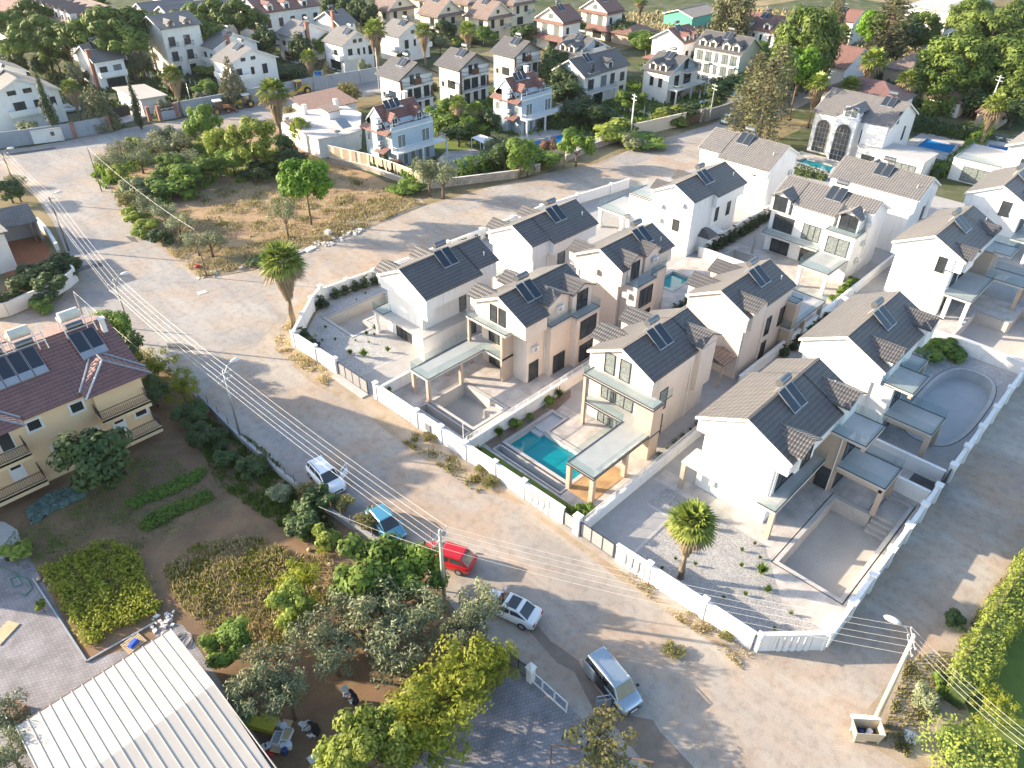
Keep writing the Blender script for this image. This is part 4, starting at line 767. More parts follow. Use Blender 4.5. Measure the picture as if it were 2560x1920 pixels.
for x, y in ((.15, -1.4), (.15, 1.2)): part('post', MB().box(x - .08, x + .08, y - .08, y + .08, 0, 2.85), M['tan'], pt)

# D: tall white villa at the dirt street end
r = root('tall white villa with three wall air conditioners and a canopied porch', 87.4, 49.7); yc = 49.7
sg_ = [(81.5, 86.3, 46.5, 53.2), (86.3, 93.4, 45.8, 53.2)]
core(r, yc, sg_, 'white', [(83.6, 1, 8.4, 1.4, 54.0), (88.5, 1, 8.4, 1.4, 54.0)], 87.1)
boxes(r, 'wall', [(81.6, 93.1, 46.7, 53.0, 0, 5.76)], 'white'); boxes(r, 'lower_wing', [(81.9, 86, 53.0, 57.0, 0, 5.9)], 'white')
slabs(r, [(81.9, 86, 53, 57, 6.0), (80.8, 86.6, 56.6, 61.4, 3.0)]); glassrail(r, [(81.95, 53), (81.95, 57), (86, 57)], 6.0); glassrail(r, [(81.9, 56.7), (80.85, 56.7), (80.85, 61.3), (86.6, 61.3)], 3.0)
for x, y in ((81.1, 61.0), (86.2, 61.0), (81.1, 57.2)): col(r, x, y, 0, 2.76, 'white', .22)
window(r, '-x', 81.6, 48.9, 3.1, 1.0, 1.6, 'glass', mull=0); window(r, '-y', 88.0, 46.7, 3.2, .8, 2.1, 'glass', mull=0); window(r, '-y', 91.0, 46.7, 3.2, .9, 2.1, 'glass', mull=0); window(r, '-y', 88, 46.7, .9, .8, 1.2, 'glass', mull=0)
aircon(r, '-x', 81.6, 48.4, 6.6); aircon(r, '-x', 81.6, 51.6, 5.6); aircon(r, '-x', 81.6, 51.6, 3.6); pipe(r, 81.5, 50.2, 0, 8.6); pipe(r, 86.2, 46.5, 0, 7.3)
boxes(r, 'porch_wall', [(84.2, 85.9, 45.2, 46.7, 0, 2.3)], 'white'); part('porch_roof', MB().hexa([(83.9, 44.9, 2.3), (86.3, 44.9, 2.3), (86.3, 46.7, 2.3), (83.9, 46.7, 2.3), (84.7, 45.9, 3.1), (85.6, 45.9, 3.1), (85.6, 46.7, 3.1), (84.7, 46.7, 3.1)]), M['tdark'], r)
part('awning', MB().slopeq((86.2, 45.1, 2.4), (88.0, 45.1, 2.2), (88.0, 46.6, 2.5), (86.2, 46.6, 2.7), .04), M['wframe'], r); rebase(r)

# F: big white villa by the palm in the gravel
r = root('large white villa with a blank gable above the gravel garden and big palm', 50.6, 18.05); yc = 18.05
sg_ = [(44.9, 53.4, 13.9, 22.4), (53.4, 56.4, 13.9, 21.6)]
core(r, yc, sg_, 'white', [(47.0, -1, 8.6, 1.65, 13.5, (1.6, 1.6, 6.0)), (55.0, -1, 8.8, 1.65, 13.5, None)], 50.1)
boxes(r, 'wall', [(45.05, 56.1, 14.95, 21.4, 0, 5.76)], 'white'); boxes(r, 'tower', [(52.4, 56.0, 12.75, 14.95, 0, 5.9)], 'tan')
slabs(r, [(43.7, 45.05, 13.75, 22.35, 3.05), (45.05, 52.4, 13.75, 14.95, 3.05), (45.05, 46.0, 21.4, 22.35, 3.05)]); slabs(r, [(52.25, 56.1, 11.15, 14.9, 6.05), (52.2, 55.7, 8.7, 12.75, 3.1)], 'slab')
glassrail(r, [(43.75, 15.3), (43.75, 13.8), (52.3, 13.8)], 3.05); glassrail(r, [(52.3, 14.0), (52.3, 11.2), (56.05, 11.2), (56.05, 14.9)], 6.05); glassrail(r, [(52.25, 12.7), (52.25, 8.75), (55.65, 8.75), (55.65, 12.7)], 3.1)
for x, y, c_ in ((43.9, 13.95, 'tan'), (43.9, 22.1, 'tan'), (52.45, 8.95, 'tan'), (55.45, 8.95, 'tan')): col(r, x, y, 0, 2.85, c_, .2)
boxes(r, 'beam', [(52.25, 52.5, 8.9, 12.7, 2.5, 2.86), (52.3, 55.6, 8.8, 9.0, 2.5, 2.86), (52.3, 56.0, 11.2, 11.5, 5.45, 5.82)], 'tan')
window(r, '-y', 47.2, 14.95, 3.15, 3.2, 2.2, 'glass', mull=2); window(r, '-y', 50.6, 14.95, 3.15, 1.6, 2.2, 'glass', mull=0); window(r, '-y', 47.6, 14.95, .1, 2.6, 2.3, 'glass', mull=2); window(r, '-y', 50.6, 14.95, .1, 2.0, 2.3, 'glass', mull=1)
window(r, '-x', 52.4, 13.6, .1, 1.2, 2.2, 'glass', mull=0); window(r, '-y', 54.2, 12.75, 3.3, 2.6, 2.2, 'glass', mull=1); window(r, '-y', 54.2, 12.75, .1, 2.6, 2.2, 'glass', mull=2)
part('meter_box', MB().box(44.85, 45.05, 19.6, 20.1, 1.0, 1.6), M['acw'], r); pipe(r, 44.98, 15.15, 3.0, 5.8); pipe(r, 52.3, 13.0, 0, 6.0); rebase(r)

# E: white villa right of it
r = root('white villa between the grey-floored rounded pool and the setts driveway', 67.3, 17.85); yc = 17.85
sg_ = [(61.8, 73.3, 13.8, 22.0)]
core(r, yc, sg_, 'white', [(64.2, -1, 8.85, 1.6, 13.5, None), (72.0, -1, 8.85, 1.55, 13.3, None)], 67.7)
boxes(r, 'wall', [(62.0, 73.0, 14.7, 21.4, 0, 5.76)], 'white'); boxes(r, 'tower', [(62.1, 65.8, 12.8, 14.7, 0, 5.9)], 'white')
slabs(r, [(62.1, 65.9, 11.2, 14.8, 6.05), (61.85, 65.3, 8.55, 12.8, 3.1), (65.9, 70.0, 13.2, 14.8, 3.1), (70.4, 73.9, 13.2, 15.0, 3.1)])
glassrail(r, [(62.15, 14.5), (62.15, 11.25), (65.85, 11.25), (65.85, 14.7)], 6.05); glassrail(r, [(61.9, 12.8), (61.9, 8.6), (65.25, 8.6), (65.25, 12.8)], 3.1); glassrail(r, [(70.45, 14.8), (70.45, 13.25), (73.85, 13.25), (73.85, 15)], 3.1)
for x, y in ((62.1, 8.8), (65.05, 8.8), (73.6, 13.4), (65.6, 11.45)): col(r, x, y, 0, 2.86, 'tan', .22)
boxes(r, 'beam', [(61.9, 65.25, 8.65, 8.9, 2.5, 2.86), (61.95, 62.2, 8.9, 12.7, 2.5, 2.86), (62.2, 65.8, 11.3, 11.6, 5.45, 5.82)], 'tan')
window(r, '-y', 64.0, 12.8, .1, 2.4, 2.3, 'glass'); window(r, '-y', 64.0, 12.8, 3.3, 2.4, 2.3, 'glass'); window(r, '-y', 69.0, 14.7, 3.2, 2.6, 2.2, 'glass', mull=2); window(r, '-y', 69.0, 14.7, .1, 2.6, 2.2, 'glass', mull=2)
pipe(r, 61.9, 14.85, 0, 7); rebase(r)

# G: white villa further right
r = root('white villa with one gable window, beyond the rounded grey-floored pool', 95.4, 20.1); yc = 20.1
sg_ = [(89.5, 98.4, 16.15, 24.4), (98.4, 101.6, 16.15, 23.7)]
core(r, yc, sg_, 'white', [(91.2, -1, 8.5, 1.5, 15.7, None), (99.6, -1, 8.6, 1.5, 16.0, None)], 95.5)
boxes(r, 'wall', [(89.65, 101.3, 17.2, 23.6, 0, 5.76)], 'white'); boxes(r, 'tower', [(97.7, 100.9, 15.2, 17.2, 0, 5.9)], 'tan'); boxes(r, 'corner_wall', [(89.65, 90.0, 17.2, 18.0, 5.6, 5.78)], 'white')
slabs(r, [(89.2, 97.3, 14.1, 17.2, 3.1), (97.7, 100.95, 13.5, 16.4, 6.05), (97.2, 100.6, 10.9, 15.2, 3.1)])
glassrail(r, [(89.25, 17.0), (89.25, 14.15), (97.2, 14.15)], 3.1); glassrail(r, [(97.75, 15.4), (97.75, 13.55), (100.9, 13.55), (100.9, 16.3)], 6.05); glassrail(r, [(97.25, 15), (97.25, 10.95), (100.55, 10.95), (100.55, 15)], 3.1)
col(r, 89.5, 14.4, 0, 2.86, 'white', .2); col(r, 89.5, 16.4, 0, 2.86, 'white', .22)
for x in (97.45, 100.35): col(r, x, 11.15, 0, 2.86, 'tan', .2)
for x in (91.8, 94.8): window(r, '-y', x, 17.2, 3.2, 2.0, 2.2, 'glass'); window(r, '-y', x, 17.2, .1, 2.2, 2.2, 'glass')
window(r, '-x', 89.6, 18.55, 5.2, .95, 1.9, 'glass', mull=0); pipe(r, 89.55, 17.3, 3.1, 7.2); rebase(r)

# G2
r = root('white villa with a lone arched-top gable window at the right edge of the picture', 117.3, 19.4); yc = 19.4
core(r, yc, [(111.6, 123.0, 15.5, 23.5)], 'white', [(114, -1, 8.5, 1.5, 15.0)], 117.5)
boxes(r, 'wall', [(111.8, 122.7, 16.3, 23.0, 0, 5.76)], 'white'); slabs(r, [(111.0, 119, 13.6, 16.3, 3.1)]); glassrail(r, [(111.1, 16.2), (111.1, 13.7), (119, 13.7)], 3.1)
window(r, '-x', 111.7, 18.3, 5.4, 1.2, 2.0, 'glass', mull=0); window(r, '-y', 114.5, 16.3, 3.2, 3.0, 2.2, 'glass'); col(r, 111.3, 13.9, 0, 2.86, 'white', .2); rebase(r)

# villas whose ridge runs the other way (built in their own frame, turned a quarter)
def vlocal(label, ox, oy, L, ym, yp, dorm, tankx):
    r = root(label, ox, oy, R(-90)); core(r, 0, [(0, L, ym, yp)] if not isinstance(ym, list) else ym, 'white', dorm, tankx, 'tgrey'); return r
r = vlocal('white villa with big dark windows, two dormers and stepped glass terraces', 94.8, 40.8, 12.4, [(0, 3.0, -3.0, 3.8), (3.0, 8.6, -3.9, 3.8), (8.6, 12.4, -1.9, 3.8)], 0, [(1.4, -1, 8.7, 1.5, -4.3, (1.8, 2.0, 6.0)), (10.4, -1, 8.7, 1.55, -4.0, (2.2, 2.1, 6.0))], 7.1)
boxes(r, 'wall', [(0.2, 12.2, -3.5, 3.6, 0, 5.76)], 'white'); boxes(r, 'bay', [(8.4, 12.2, -5.1, -3.5, 0, 5.9)], 'white')
slabs(r, [(.2, 8.0, -5.2, -3.5, 3.0), (8.35, 12.25, -5.2, -1.9, 6.05), (8.2, 12.1, -10.5, -5.1, 3.0)])
glassrail(r, [(.25, -3.6), (.25, -5.15), (8.3, -5.15)], 3.0); glassrail(r, [(8.4, -3.5), (8.4, -5.15), (12.2, -5.15), (12.2, -2.4)], 6.05); glassrail(r, [(8.25, -5.2), (8.25, -10.45), (12.05, -10.45), (12.05, -5.1)], 3.0)
for x, y in ((8.5, -10.2), (11.8, -10.2)): col(r, x, y, 0, 2.76, 'white', .2)
window(r, '-y', 2.2, -3.5, 3.2, 2.8, 2.1, 'glass', mull=1); window(r, '-y', 6.1, -3.5, 3.2, 2.4, 2.1, 'curtain', mull=2); window(r, '-y', 10.3, -5.1, 3.2, 2.8, 2.2, 'curtain', mull=1); window(r, '-y', 2.4, -3.5, .1, 2.6, 2.1, 'glass'); window(r, '-y', 6.3, -3.5, .1, 2.0, 2.1, 'glass')
for z in (6.6, 4.2, 2.0): aircon(r, '+x', 12.2, -2.2 - (z < 3) * .6, z)
pipe(r, 12.3, -1.4, 0, 7.5); boxes(r, 'pergola_post', [(-.3, 0, -6.0, -5.7, 0, 2.6)], 'greyr')
r = vlocal('white villa with a plain long tiled slope, behind the villa with big dark windows', 107.8, 38.9, 12.1, -3.9, 3.8, [(3.0, 1, 8.5, 1.4, 4.8)], 5.9)
boxes(r, 'wall', [(0.2, 11.9, -3.5, 3.5, 0, 5.76)], 'white'); boxes(r, 'lower_wing', [(8.0, 11.9, -5.0, -3.5, 0, 5.4)], 'white'); window(r, '+x', 11.9, 0.5, 3.0, .8, 2.2, 'glass', mull=0); pipe(r, 12.0, 1.2, 0, 7.5); window(r, '-y', 4, -3.5, 3.2, 2.4, 2.0, 'glass')
r = vlocal('white villa with a long sunlit tiled slope beside the pines at the street end', 105.9, 58.8, 12.2, [(0, 3.8, -4.2, 3.9), (3.8, 12.2, -5.0, 3.9)], 0, [(4.0, 1, 8.5, 1.4, 4.8)], 5.7)
boxes(r, 'wall', [(0.2, 12.0, -3.9, 3.6, 0, 5.76)], 'white'); window(r, '-y', 4.2, -3.9, 3.4, .5, .8, 'glass', mull=0); window(r, '-y', 9.6, -3.9, 5.2, .5, .7, 'glass', mull=0); window(r, '+x', 12.0, -.6, 5.9, .9, 1.3, 'glass', mull=0); window(r, '+x', 12.0, .7, 5.9, .9, 1.3, 'glass', mull=0)
aircon(r, '+x', 12.0, 2.6, 4.4); aircon(r, '+x', 12.0, 2.6, 2.6); pipe(r, 3.8, -4.0, 0, 7)

# ---------------------------------------------------------------- houses of the neighbourhood
def bhouse(label, L, F_, R_, z, zr=None, ridge='y', wall='white', roof='tgrey', trim='trim', wins=(), balc=(), chim=(), solarx=None, skirt=None, dorm=(), group=None, ov=0.5, hip=False, base=None, gmat=None, name='house', cat='house', D=None, Wd=None, frame='frame', pane='glass', big=None, tank='tank', z0=0.0):
    if isinstance(F_, tuple) and len(F_) == 4: l, f, r_ = [q(*p, z) for p in (L, F_, R_)]; x0, y0 = f.x, f.y; W_ = Wd or (r_.x - f.x); D_ = D or (l.y - f.y)
    else: x0, y0 = F_; W_, D_ = Wd, D
    zr = zr or z + 2.4
    if ridge == 'x': rt = thing(name, label, cat, (x0, y0 + D_ / 2, 0), 0, group); Ln, H2 = W_, D_ / 2
    else: rt = thing(name, label, cat, (x0 + W_ / 2, y0 + D_, 0), R(-90), group); Ln, H2 = D_, W_ / 2
    def P(face, s, out=0.0):
        if ridge == 'x': return ('-x', -out, -H2 + s) if face == 'L' else ('-y', s, -H2 - out)
        return ('-y', Ln - s, -H2 - out) if face == 'L' else ('+x', Ln + out, -H2 + s)
    boxes(rt, 'wall', [(0, Ln, -H2, H2, z0, z)], wall)
    sl = (zr - z) / (H2 + ov)
    if hip:
        m_ = MB(); e = ov; k = min(H2, Ln / 2 - .3) + e; A = [(-e, -H2 - e, z), (Ln + e, -H2 - e, z), (Ln + e, H2 + e, z), (-e, H2 + e, z)]; p, s_ = (-e + k, 0, zr), (Ln + e - k, 0, zr)
        for a, b_, c, d in ((A[0], A[1], s_, p), (A[2], A[3], p, s_)): m_.poly([a, b_, c, d])
        m_.poly([A[1], A[2], s_]); m_.poly([A[3], A[0], p]); m_.poly(A[::-1]); m_.box(-e, Ln + e, -H2 - e, H2 + e, z - .15, z - .01); part('roof', m_, M[roof], rt)
    elif zr - z > 0.3:
        gable_roof(rt, [(-ov, Ln + ov, -H2 - ov, H2 + ov)], 0, zr, sl, roof, 0.16, trim); attic(rt, [(-ov, Ln + ov, -H2 - ov, H2 + ov)], 0, zr, sl, z - .02, gmat or wall, ov, ov)
    else:
        b = MB().box(-ov, Ln + ov, -H2 - ov, H2 + ov, z, z + .2); part('roof', b, M[roof], rt)
    for w in wins:
        f, x, y = P(w[0], w[1]); window(rt, f, x, y, w[2], w[3], w[4], w[5] if len(w) > 5 else pane, frame, 1 if w[3] > 1.1 else 0)
    for (fc, s0, s1, zb, dep, st) in balc:
        f, xa, ya = P(fc, s0); _, xb, yb = P(fc, s1); _, xc, yc = P(fc, s1, dep); _, xd, yd = P(fc, s0, dep)
        xs, ys = sorted((xa, xc)), sorted((ya, yc)); xs = [min(xa, xb, xc, xd), max(xa, xb, xc, xd)]; ys = [min(ya, yb, yc, yd), max(ya, yb, yc, yd)]
        boxes(rt, 'balcony', [(xs[0], xs[1], ys[0], ys[1], zb - .25, zb)], wall if st == 'par' else 'trim')
        pts = [(xa, ya), (xd, yd), (xc, yc), (xb, yb)]
        if st == 'par': m_ = MB(); [m_.seg(a, b_, .15, zb, zb + .9) for a, b_ in zip(pts, pts[1:])]; part('parapet', m_, M[wall], rt)
        elif st == 'porch': barrail(rt, pts, zb, .9, 'wframe', .4); [col(rt, px, py, 0, zb - .25, 'wframe', .14) for px, py in (pts[1], pts[2], ((pts[1][0] + pts[2][0]) / 2, (pts[1][1] + pts[2][1]) / 2))]
        elif st == 'glass': glassrail(rt, pts, zb)
        else: barrail(rt, pts, zb, .9, st, .25)
    for (fc, s, h) in chim:
        f, x, y = P(fc, s, .25); part('chimney', MB().box(x - .4, x + .4, y - .4, y + .4, 0, h).box(x - .48, x + .48, y - .48, y + .48, h, h + .12), M['brick'], rt)
    for (x, side) in dorm: dormer(rt, x, side, 0, zr, sl, zr - .55, 1.1, side * (H2 + ov * .3), roof, wall, .75, (1.0, 1.1, z + .25), pane, z, frame)
    if solarx is not None: solar(rt, solarx, 0, zr, -1, 2, sl, tank)
    if skirt:
        for zs, out in skirt:
            m_ = MB(); a = [(0, -H2), (Ln, -H2), (Ln, H2), (0, H2)]; o = [(-out, -H2 - out), (Ln + out, -H2 - out), (Ln + out, H2 + out), (-out, H2 + out)]
            for i in range(4):
                j = (i + 1) % 4; m_.slopeq((*o[i], zs), (*o[j], zs), (*a[j], zs + out * .5), (*a[i], zs + out * .5), .12)
            part('skirt_roof', m_, M[roof], rt)
    return rt, P
g1 = 'white houses with grey roofs behind the grey wall'
for n, (lab, L, F_, Rr, ax, ch, so, wi, ba) in enumerate([
 ('white house with a red chimney left of its skylight roof, behind two cypresses', (0, 0, 615, 455), (0, 0, 815, 535), (0, 0, 1085, 505), 'x', [('L', 1.4, 8.2)], 2.6, [('R', 1.4, 3.3, 1.6, 1.5), ('R', 4.4, 3.3, 1.7, 1.5, 'curtain'), ('R', 3.4, .1, 4, 2.2)], [('R', .2, 5.9, 2.9, .9, 'par')]),
 ('white house with two red chimneys and skylights, upper left', (0, 0, 1725, 375), (0, 0, 1850, 420), (0, 0, 2250, 370), 'y', [('R', 3.5, 8.4)], 5.0, [('L', 2, 3.2, 1.0, 1.4), ('L', 5, 3.2, 1.3, 1.4)], [('L', 1, 6, 2.9, .9, 'par')]),
 ('white house with twin gable windows behind the dark conical conifer', (0, 0, 1820, 515), (0, 0, 1985, 560), (0, 0, 2387, 490), 'y', [], 3.5, [('R', 3.2, 6.2, 1.1, .7), ('R', 5.6, 6.2, 1.1, .7), ('R', 1.8, 3.0, 1.4, 1.9), ('R', 5, 3.3, .8, 1.5), ('R', 8, 3, 1.2, 2), ('L', 2, 3.2, 1.2, 1.4)], [('L', 1, 6, 2.9, 1, 'par'), ('R', 1, 4, 2.9, 1, 'par')]),
 ('white house with a grey side wall and red chimney, behind the round-headed palm', (1, 0, 185, 290), (1, 0, 330, 325), (1, 0, 650, 280), 'y', [('R', 3.6, 9.0)], 6.0, [('L', 2, 3.2, 1.4, 1.8), ('L', 5, 3.2, 1.2, 1.4), ('L', 3.5, .2, 4, 2)], [('L', 1, 6, 2.9, 1, 'par')]),
 ('white house with dark gable windows directly behind the grey wall pool', (1, 0, 600, 375), (1, 0, 745, 395), (1, 0, 1000, 345), 'y', [], 5.0, [('R', 3.6, 6.1, 1.0, .8), ('R', 5.2, 6.1, 1.0, .8), ('R', 2.0, 3.0, 1.2, 2.0), ('R', 4.4, 3.3, .7, 1.5), ('R', 6.0, 3.3, .6, 1.5), ('R', 7.8, 3.0, 1.0, 2.0), ('L', 3, 3.3, 1.2, 1.4), ('L', 3.5, .3, 4, 2)], [('R', .8, 3.6, 2.9, 1, 'par'), ('L', .2, 5, 2.9, 1, 'par')]),
 ('white house with a plain grey slope between two tall palms', (1, 0, 1095, 295), (1, 0, 1230, 320), (1, 0, 1530, 280), 'y', [], 4.6, [('R', 4.6, 6.2, 1.2, .8), ('R', 2.4, 3.0, 1.2, 2.0), ('R', 5, 3.3, .7, 1.5), ('R', 7, 3.3, .7, 1.5), ('R', 8.6, 3, .9, 1.9)], [('L', .5, 5, 2.9, 1, 'par'), ('R', 6.8, 9.6, 2.9, 1.2, 'par')]),
 ('farther white house with a tall red chimney under the hotel, top centre', (1, 0, 515, 165), (1, 0, 720, 215), (1, 0, 905, 205), 'x', [('L', 2.2, 9.0)], 1.6, [('R', 2.5, 3.2, 1.6, 1.6)], [])]):
    bhouse(lab, L, F_, Rr, 6.0, 8.6, ax, 'white', 'tgrey', wins=wi, balc=ba, chim=ch, solarx=so, group=g1, D=max(7.5, q(*L, 6).y - q(*F_, 6).y) if n else 10.0)
r = q(0, 0, 500, 770, 6); bhouse('big white house with a wide gable at the left edge behind the grey wall', None, (r.x - 12.5, r.y), None, 6, 9.2, 'y', 'white', 'tgrey', D=9, Wd=12.5, wins=[('R', 4.6, 6.3, 1.5, .8), ('R', 7.3, 6.3, 1.5, .8), ('R', 5.2, 3.0, 2.0, 2.0), ('R', 8.2, 3.2, 1.0, 1.7), ('R', 11, 3.2, 1.0, 1.7)], balc=[('R', 3, 11, 2.9, 1.2, 'par')], solarx=2, group=g1)
r = q(0, 0, 235, 620, 6); bhouse('second white house partly hidden behind the big left-edge house', None, (r.x - 10, r.y + 1), None, 6, 8.6, 'y', 'white', 'tgrey', D=8, Wd=10, wins=[('R', 4.6, 6.3, 1.5, .8)], solarx=3, group=g1)
g2_ = 'three-storey houses with brown cladding and dark gables'
wT2 = [('L', 2.6, 3.2, 2.2, 1.6), ('L', 5.2, 3.2, .7, 1.0), ('L', 2.6, .3, 1.2, 1.6), ('R', 3.0, 6.0, 1.0, 1.8), ('R', 4.6, 6.0, 1.0, 1.8), ('R', 2.0, 3.1, 1.8, 2.1), ('R', 4.2, 3.1, 1.8, 2.1), ('R', 6.6, 3.1, 1.4, 2.1), ('R', 2, .2, 1.4, 2.2), ('R', 4.4, .2, 1.2, 2.2), ('R', 6.6, .2, 1.2, 2.2)]
for lab, L, F_, Rr in [('brown-trimmed gabled house nearest the flat-roofed old house', (1, 0, 1100, 640), (1, 0, 1240, 688), (1, 0, 1560, 640)), ('middle one of the three brown-trimmed gabled houses', (1, 0, 1610, 560), (1, 0, 1757, 600), (1, 0, 2040, 560)), ('brown-trimmed gabled house partly behind the red-roofed blue-grey house', (1, 0, 2075, 470), (2, 0, 20, 490), (2, 0, 270, 440))]:
    rt, P = bhouse(lab, L, F_, Rr, 7.4, 10.0, 'y', 'cream' if 0 else 'trim', 'tdark', 'frame', wins=wT2, balc=[('R', .6, 7.6, 3.0, 1.0, 'frame'), ('R', .8, 3.4, 5.9, .8, 'frame'), ('R', 5.4, 7.8, 5.9, .8, 'frame')], solarx=3.6, group=g2_, ov=.8, gmat='greyr', D=6.3, Wd=8.2)
    for s0, s1, z0_, z1_ in ((0.05, .55, 0.05, 7.0), (3.4, 5.4, 5.7, 6.9), (7.7, 8.15, 3.0, 5.0)):
        f, x, y = P('R', s0); f, x2, y2 = P('R', s1, .08); boxes(rt, 'brown_cladding', [(min(x, x2), max(x, x2) + .01, min(y, y2), max(y, y2), z0_, z1_)], 'brown')
# blue-grey houses with red roofs
def redhouse(label, F_, W_, D_):
    rt, P = bhouse(label, None, F_, None, 6.0, 6.0, 'x', 'bluegrey', 'trim', D=D_, Wd=W_, ov=0.0, name='house', group='blue-grey houses with red roofs', frame='wframe', pane='curtain',
      wins=[('R', 2.0, 3.1, 1.7, 2.2), ('R', 7.2, 3.1, 1.7, 2.2), ('L', 1.2, 3.4, .9, 1.5), ('L', 3.4, 3.4, .8, 1.5), ('L', 6.3, 3.4, .9, 1.5)] + [('R', s, .1, 1.0, 2.2) for s in (1.0, 2.6, 4.2, 5.8, 7.4)],
      balc=[('R', -.3, W_ + 1.4, 3.0, 1.7, 'porch')])
    H2 = D_ / 2
    ym = -H2 + 1.6
    gable_roof(rt, [(0.2, W_ - .2, ym, H2 - .2)], 0.8, 9.3, .95, 'tred', .14, 'wframe'); attic(rt, [(0.2, W_ - .2, ym, H2 - .2)], 0.8, 9.3, .95, 6.0, 'bluegrey', .1, .15)
    boxes(rt, 'attic_wall', [(.3, W_ - .3, -H2 + 1.7, H2 - .3, 6.19, 7.2)], 'bluegrey')
    for x in (1.8, 7.0): dormer(rt, x, -1, .8, 9.3, .95, 8.6, 1.0, -H2 + .9, 'tred', 'bluegrey', 1.3, (1.1, 1.5, 6.25), 'glass', 6.2, 'wframe')
    m_ = MB().box(0, W_, -H2, -H2 + .15, 6.2, 6.75).box(W_ - .15, W_, -H2 + .15, H2, 6.2, 6.75); part('parapet', m_, M['bluegrey'], rt); barrail(rt, [(0, -H2 + .07), (W_, -H2 + .07), (W_, 0)], 6.7, .55, 'wframe', 1.2)
    s = MB(); s.slopeq((-1.1, -H2, 5.7), (-1.1, H2, 5.7), (0, H2, 6.3), (0, -H2, 6.3), .12); part('skirt_roof', s, M['tred'], rt)
    s = MB(); s.slopeq((-1.5, -H2 + .6, 2.7), (-1.5, -H2 + 3.2, 2.7), (0, -H2 + 3.2, 3.3), (0, -H2 + .6, 3.3), .12); part('porch_roof', s, M['tred'], rt)
    boxes(rt, 'side_bay', [(-.9, 0, -.9, .5, .02, 7.9)], 'bluegrey')
    for z in (3.0, 4.0, 6.6, 7.5): aircon(rt, '-y', -.45, -.95, z - .3)
    solar(rt, 3.6, .8, 9.5, -1, 3, .95, 'tank', ln=1.6); part('chimney', MB().box(W_ - 1.6, W_ - .9, 1.6, 2.3, 8, 10.1).box(W_ - 1.7, W_ - .8, 1.5, 2.4, 10.1, 10.2), M['trim'], rt)
    part('satellite_dish', MB().ball((4.6, -.9, 8.9), .4, 10, .35), M['trim'], rt)
redhouse('blue-grey house with red roof and white dormers above the curved blue pool', (74.7, 100.2), 9.0, 7.3)
redhouse('twin blue-grey house with red roof beside the long blue pool', (103.2, 97.8), 8.4, 7.5)
# grey and white houses farther right
b0 = q(2, 0, 610, 930); rt, P = bhouse('white and stone-clad house with balconies beside the blue pool and parasol', None, (b0.x, b0.y), None, 6.2, 8.9, 'x', 'trim', 'tdark', D=8, Wd=14.5, wins=[('R', 2.5, 6.2, .9, 1.9), ('R', 2.2, 3.1, 1.8, 2.1), ('R', 6.4, 3.1, 1.8, 2.2, 'curtain'), ('R', 9.4, 3.1, 1.4, 2.2), ('R', 12.8, 3.2, 1.4, 1.8), ('R', 12.8, .8, 1.4, 1.4), ('R', 5, .1, 3.5, 2.3), ('L', 2, .6, 1.5, 1.4, 'curtain')], balc=[('R', .2, 9, 3.0, 1.6, 'metal'), ('R', .8, 3.9, 5.9, 1.0, 'metal')], solarx=4.5, dorm=[(8.6, -1)], group='grey and white houses by the upper street', gmat='bluegrey')
for x in (1.0, 4.9, 8.8): f, a, b_ = P('R', x, 1.4); col(rt, a, b_, 0, 2.75, 'trim', .16)
for lab, L, F_, Rr, kw in [
 ('white house with an orange shutter and two small dormers, mid distance', (2, 0, 385, 430), (2, 0, 550, 470), (2, 0, 860, 410), dict(ridge='y', gmat='bluegrey', dorm=[(2, -1), (4.6, -1)], solarx=3, wins=[('R', 7.5, 6.1, 1.5, 1.6), ('R', 3, 6.1, 1.0, 1.2), ('R', 2, 3, 1.6, 2), ('R', 6, 3.1, 1, 1.6), ('L', 2, 3, .8, 1.8)], balc=[('R', 5, 9.5, 5.8, 1.0, 'par')])),
 ('white house with black balconies and small arched dormers, by the lounger pool', (2, 0, 1150, 590), (2, 0, 1360, 640), (2, 0, 1650, 570), dict(ridge='y', gmat='bluegrey', dorm=[(2, -1), (4.6, -1)], solarx=3, wins=[('R', 6, 6.0, 1.5, 2.0), ('R', 3, 3, 1.6, 2.2), ('R', 7, 3, 2.6, 2.2), ('L', 2, 3, .9, 1.8), ('L', 4.2, 3, .9, 1.8), ('R', 3, .1, 3, 2.2)], balc=[('R', .2, 11.4, 3.0, 2.2, 'porch'), ('R', 4.5, 9.5, 5.8, 1.6, 'frame')]))]:
    bhouse(lab, L, F_, Rr, 6.0, 8.7, wall='trim', roof='tdark', group='grey and white houses by the upper street', **kw)
bhouse('bright white three-storey facade with four dormer windows and glass balconies', (2, 0, 1620, 395), (2, 0, 1975, 470), (2, 0, 2130, 430), 8.0, 10.8, 'y', 'white', 'tdark', dorm=[(1.6, -1), (4.2, -1), (7.6, -1), (10, -1)], solarx=6, wins=[('L', s, z, 1.5 if i != 2 else .8, 2.0, 'curtain') for z in (5.4, 2.9, .4) for i, s in enumerate((1.5, 3.6, 5.7, 7.8, 10))], balc=[('L', .7, 2.4, 5.2, .6, 'glass'), ('L', 7, 8.8, 5.2, .6, 'glass')], D=11.4, Wd=8.5, group='grey and white houses by the upper street')
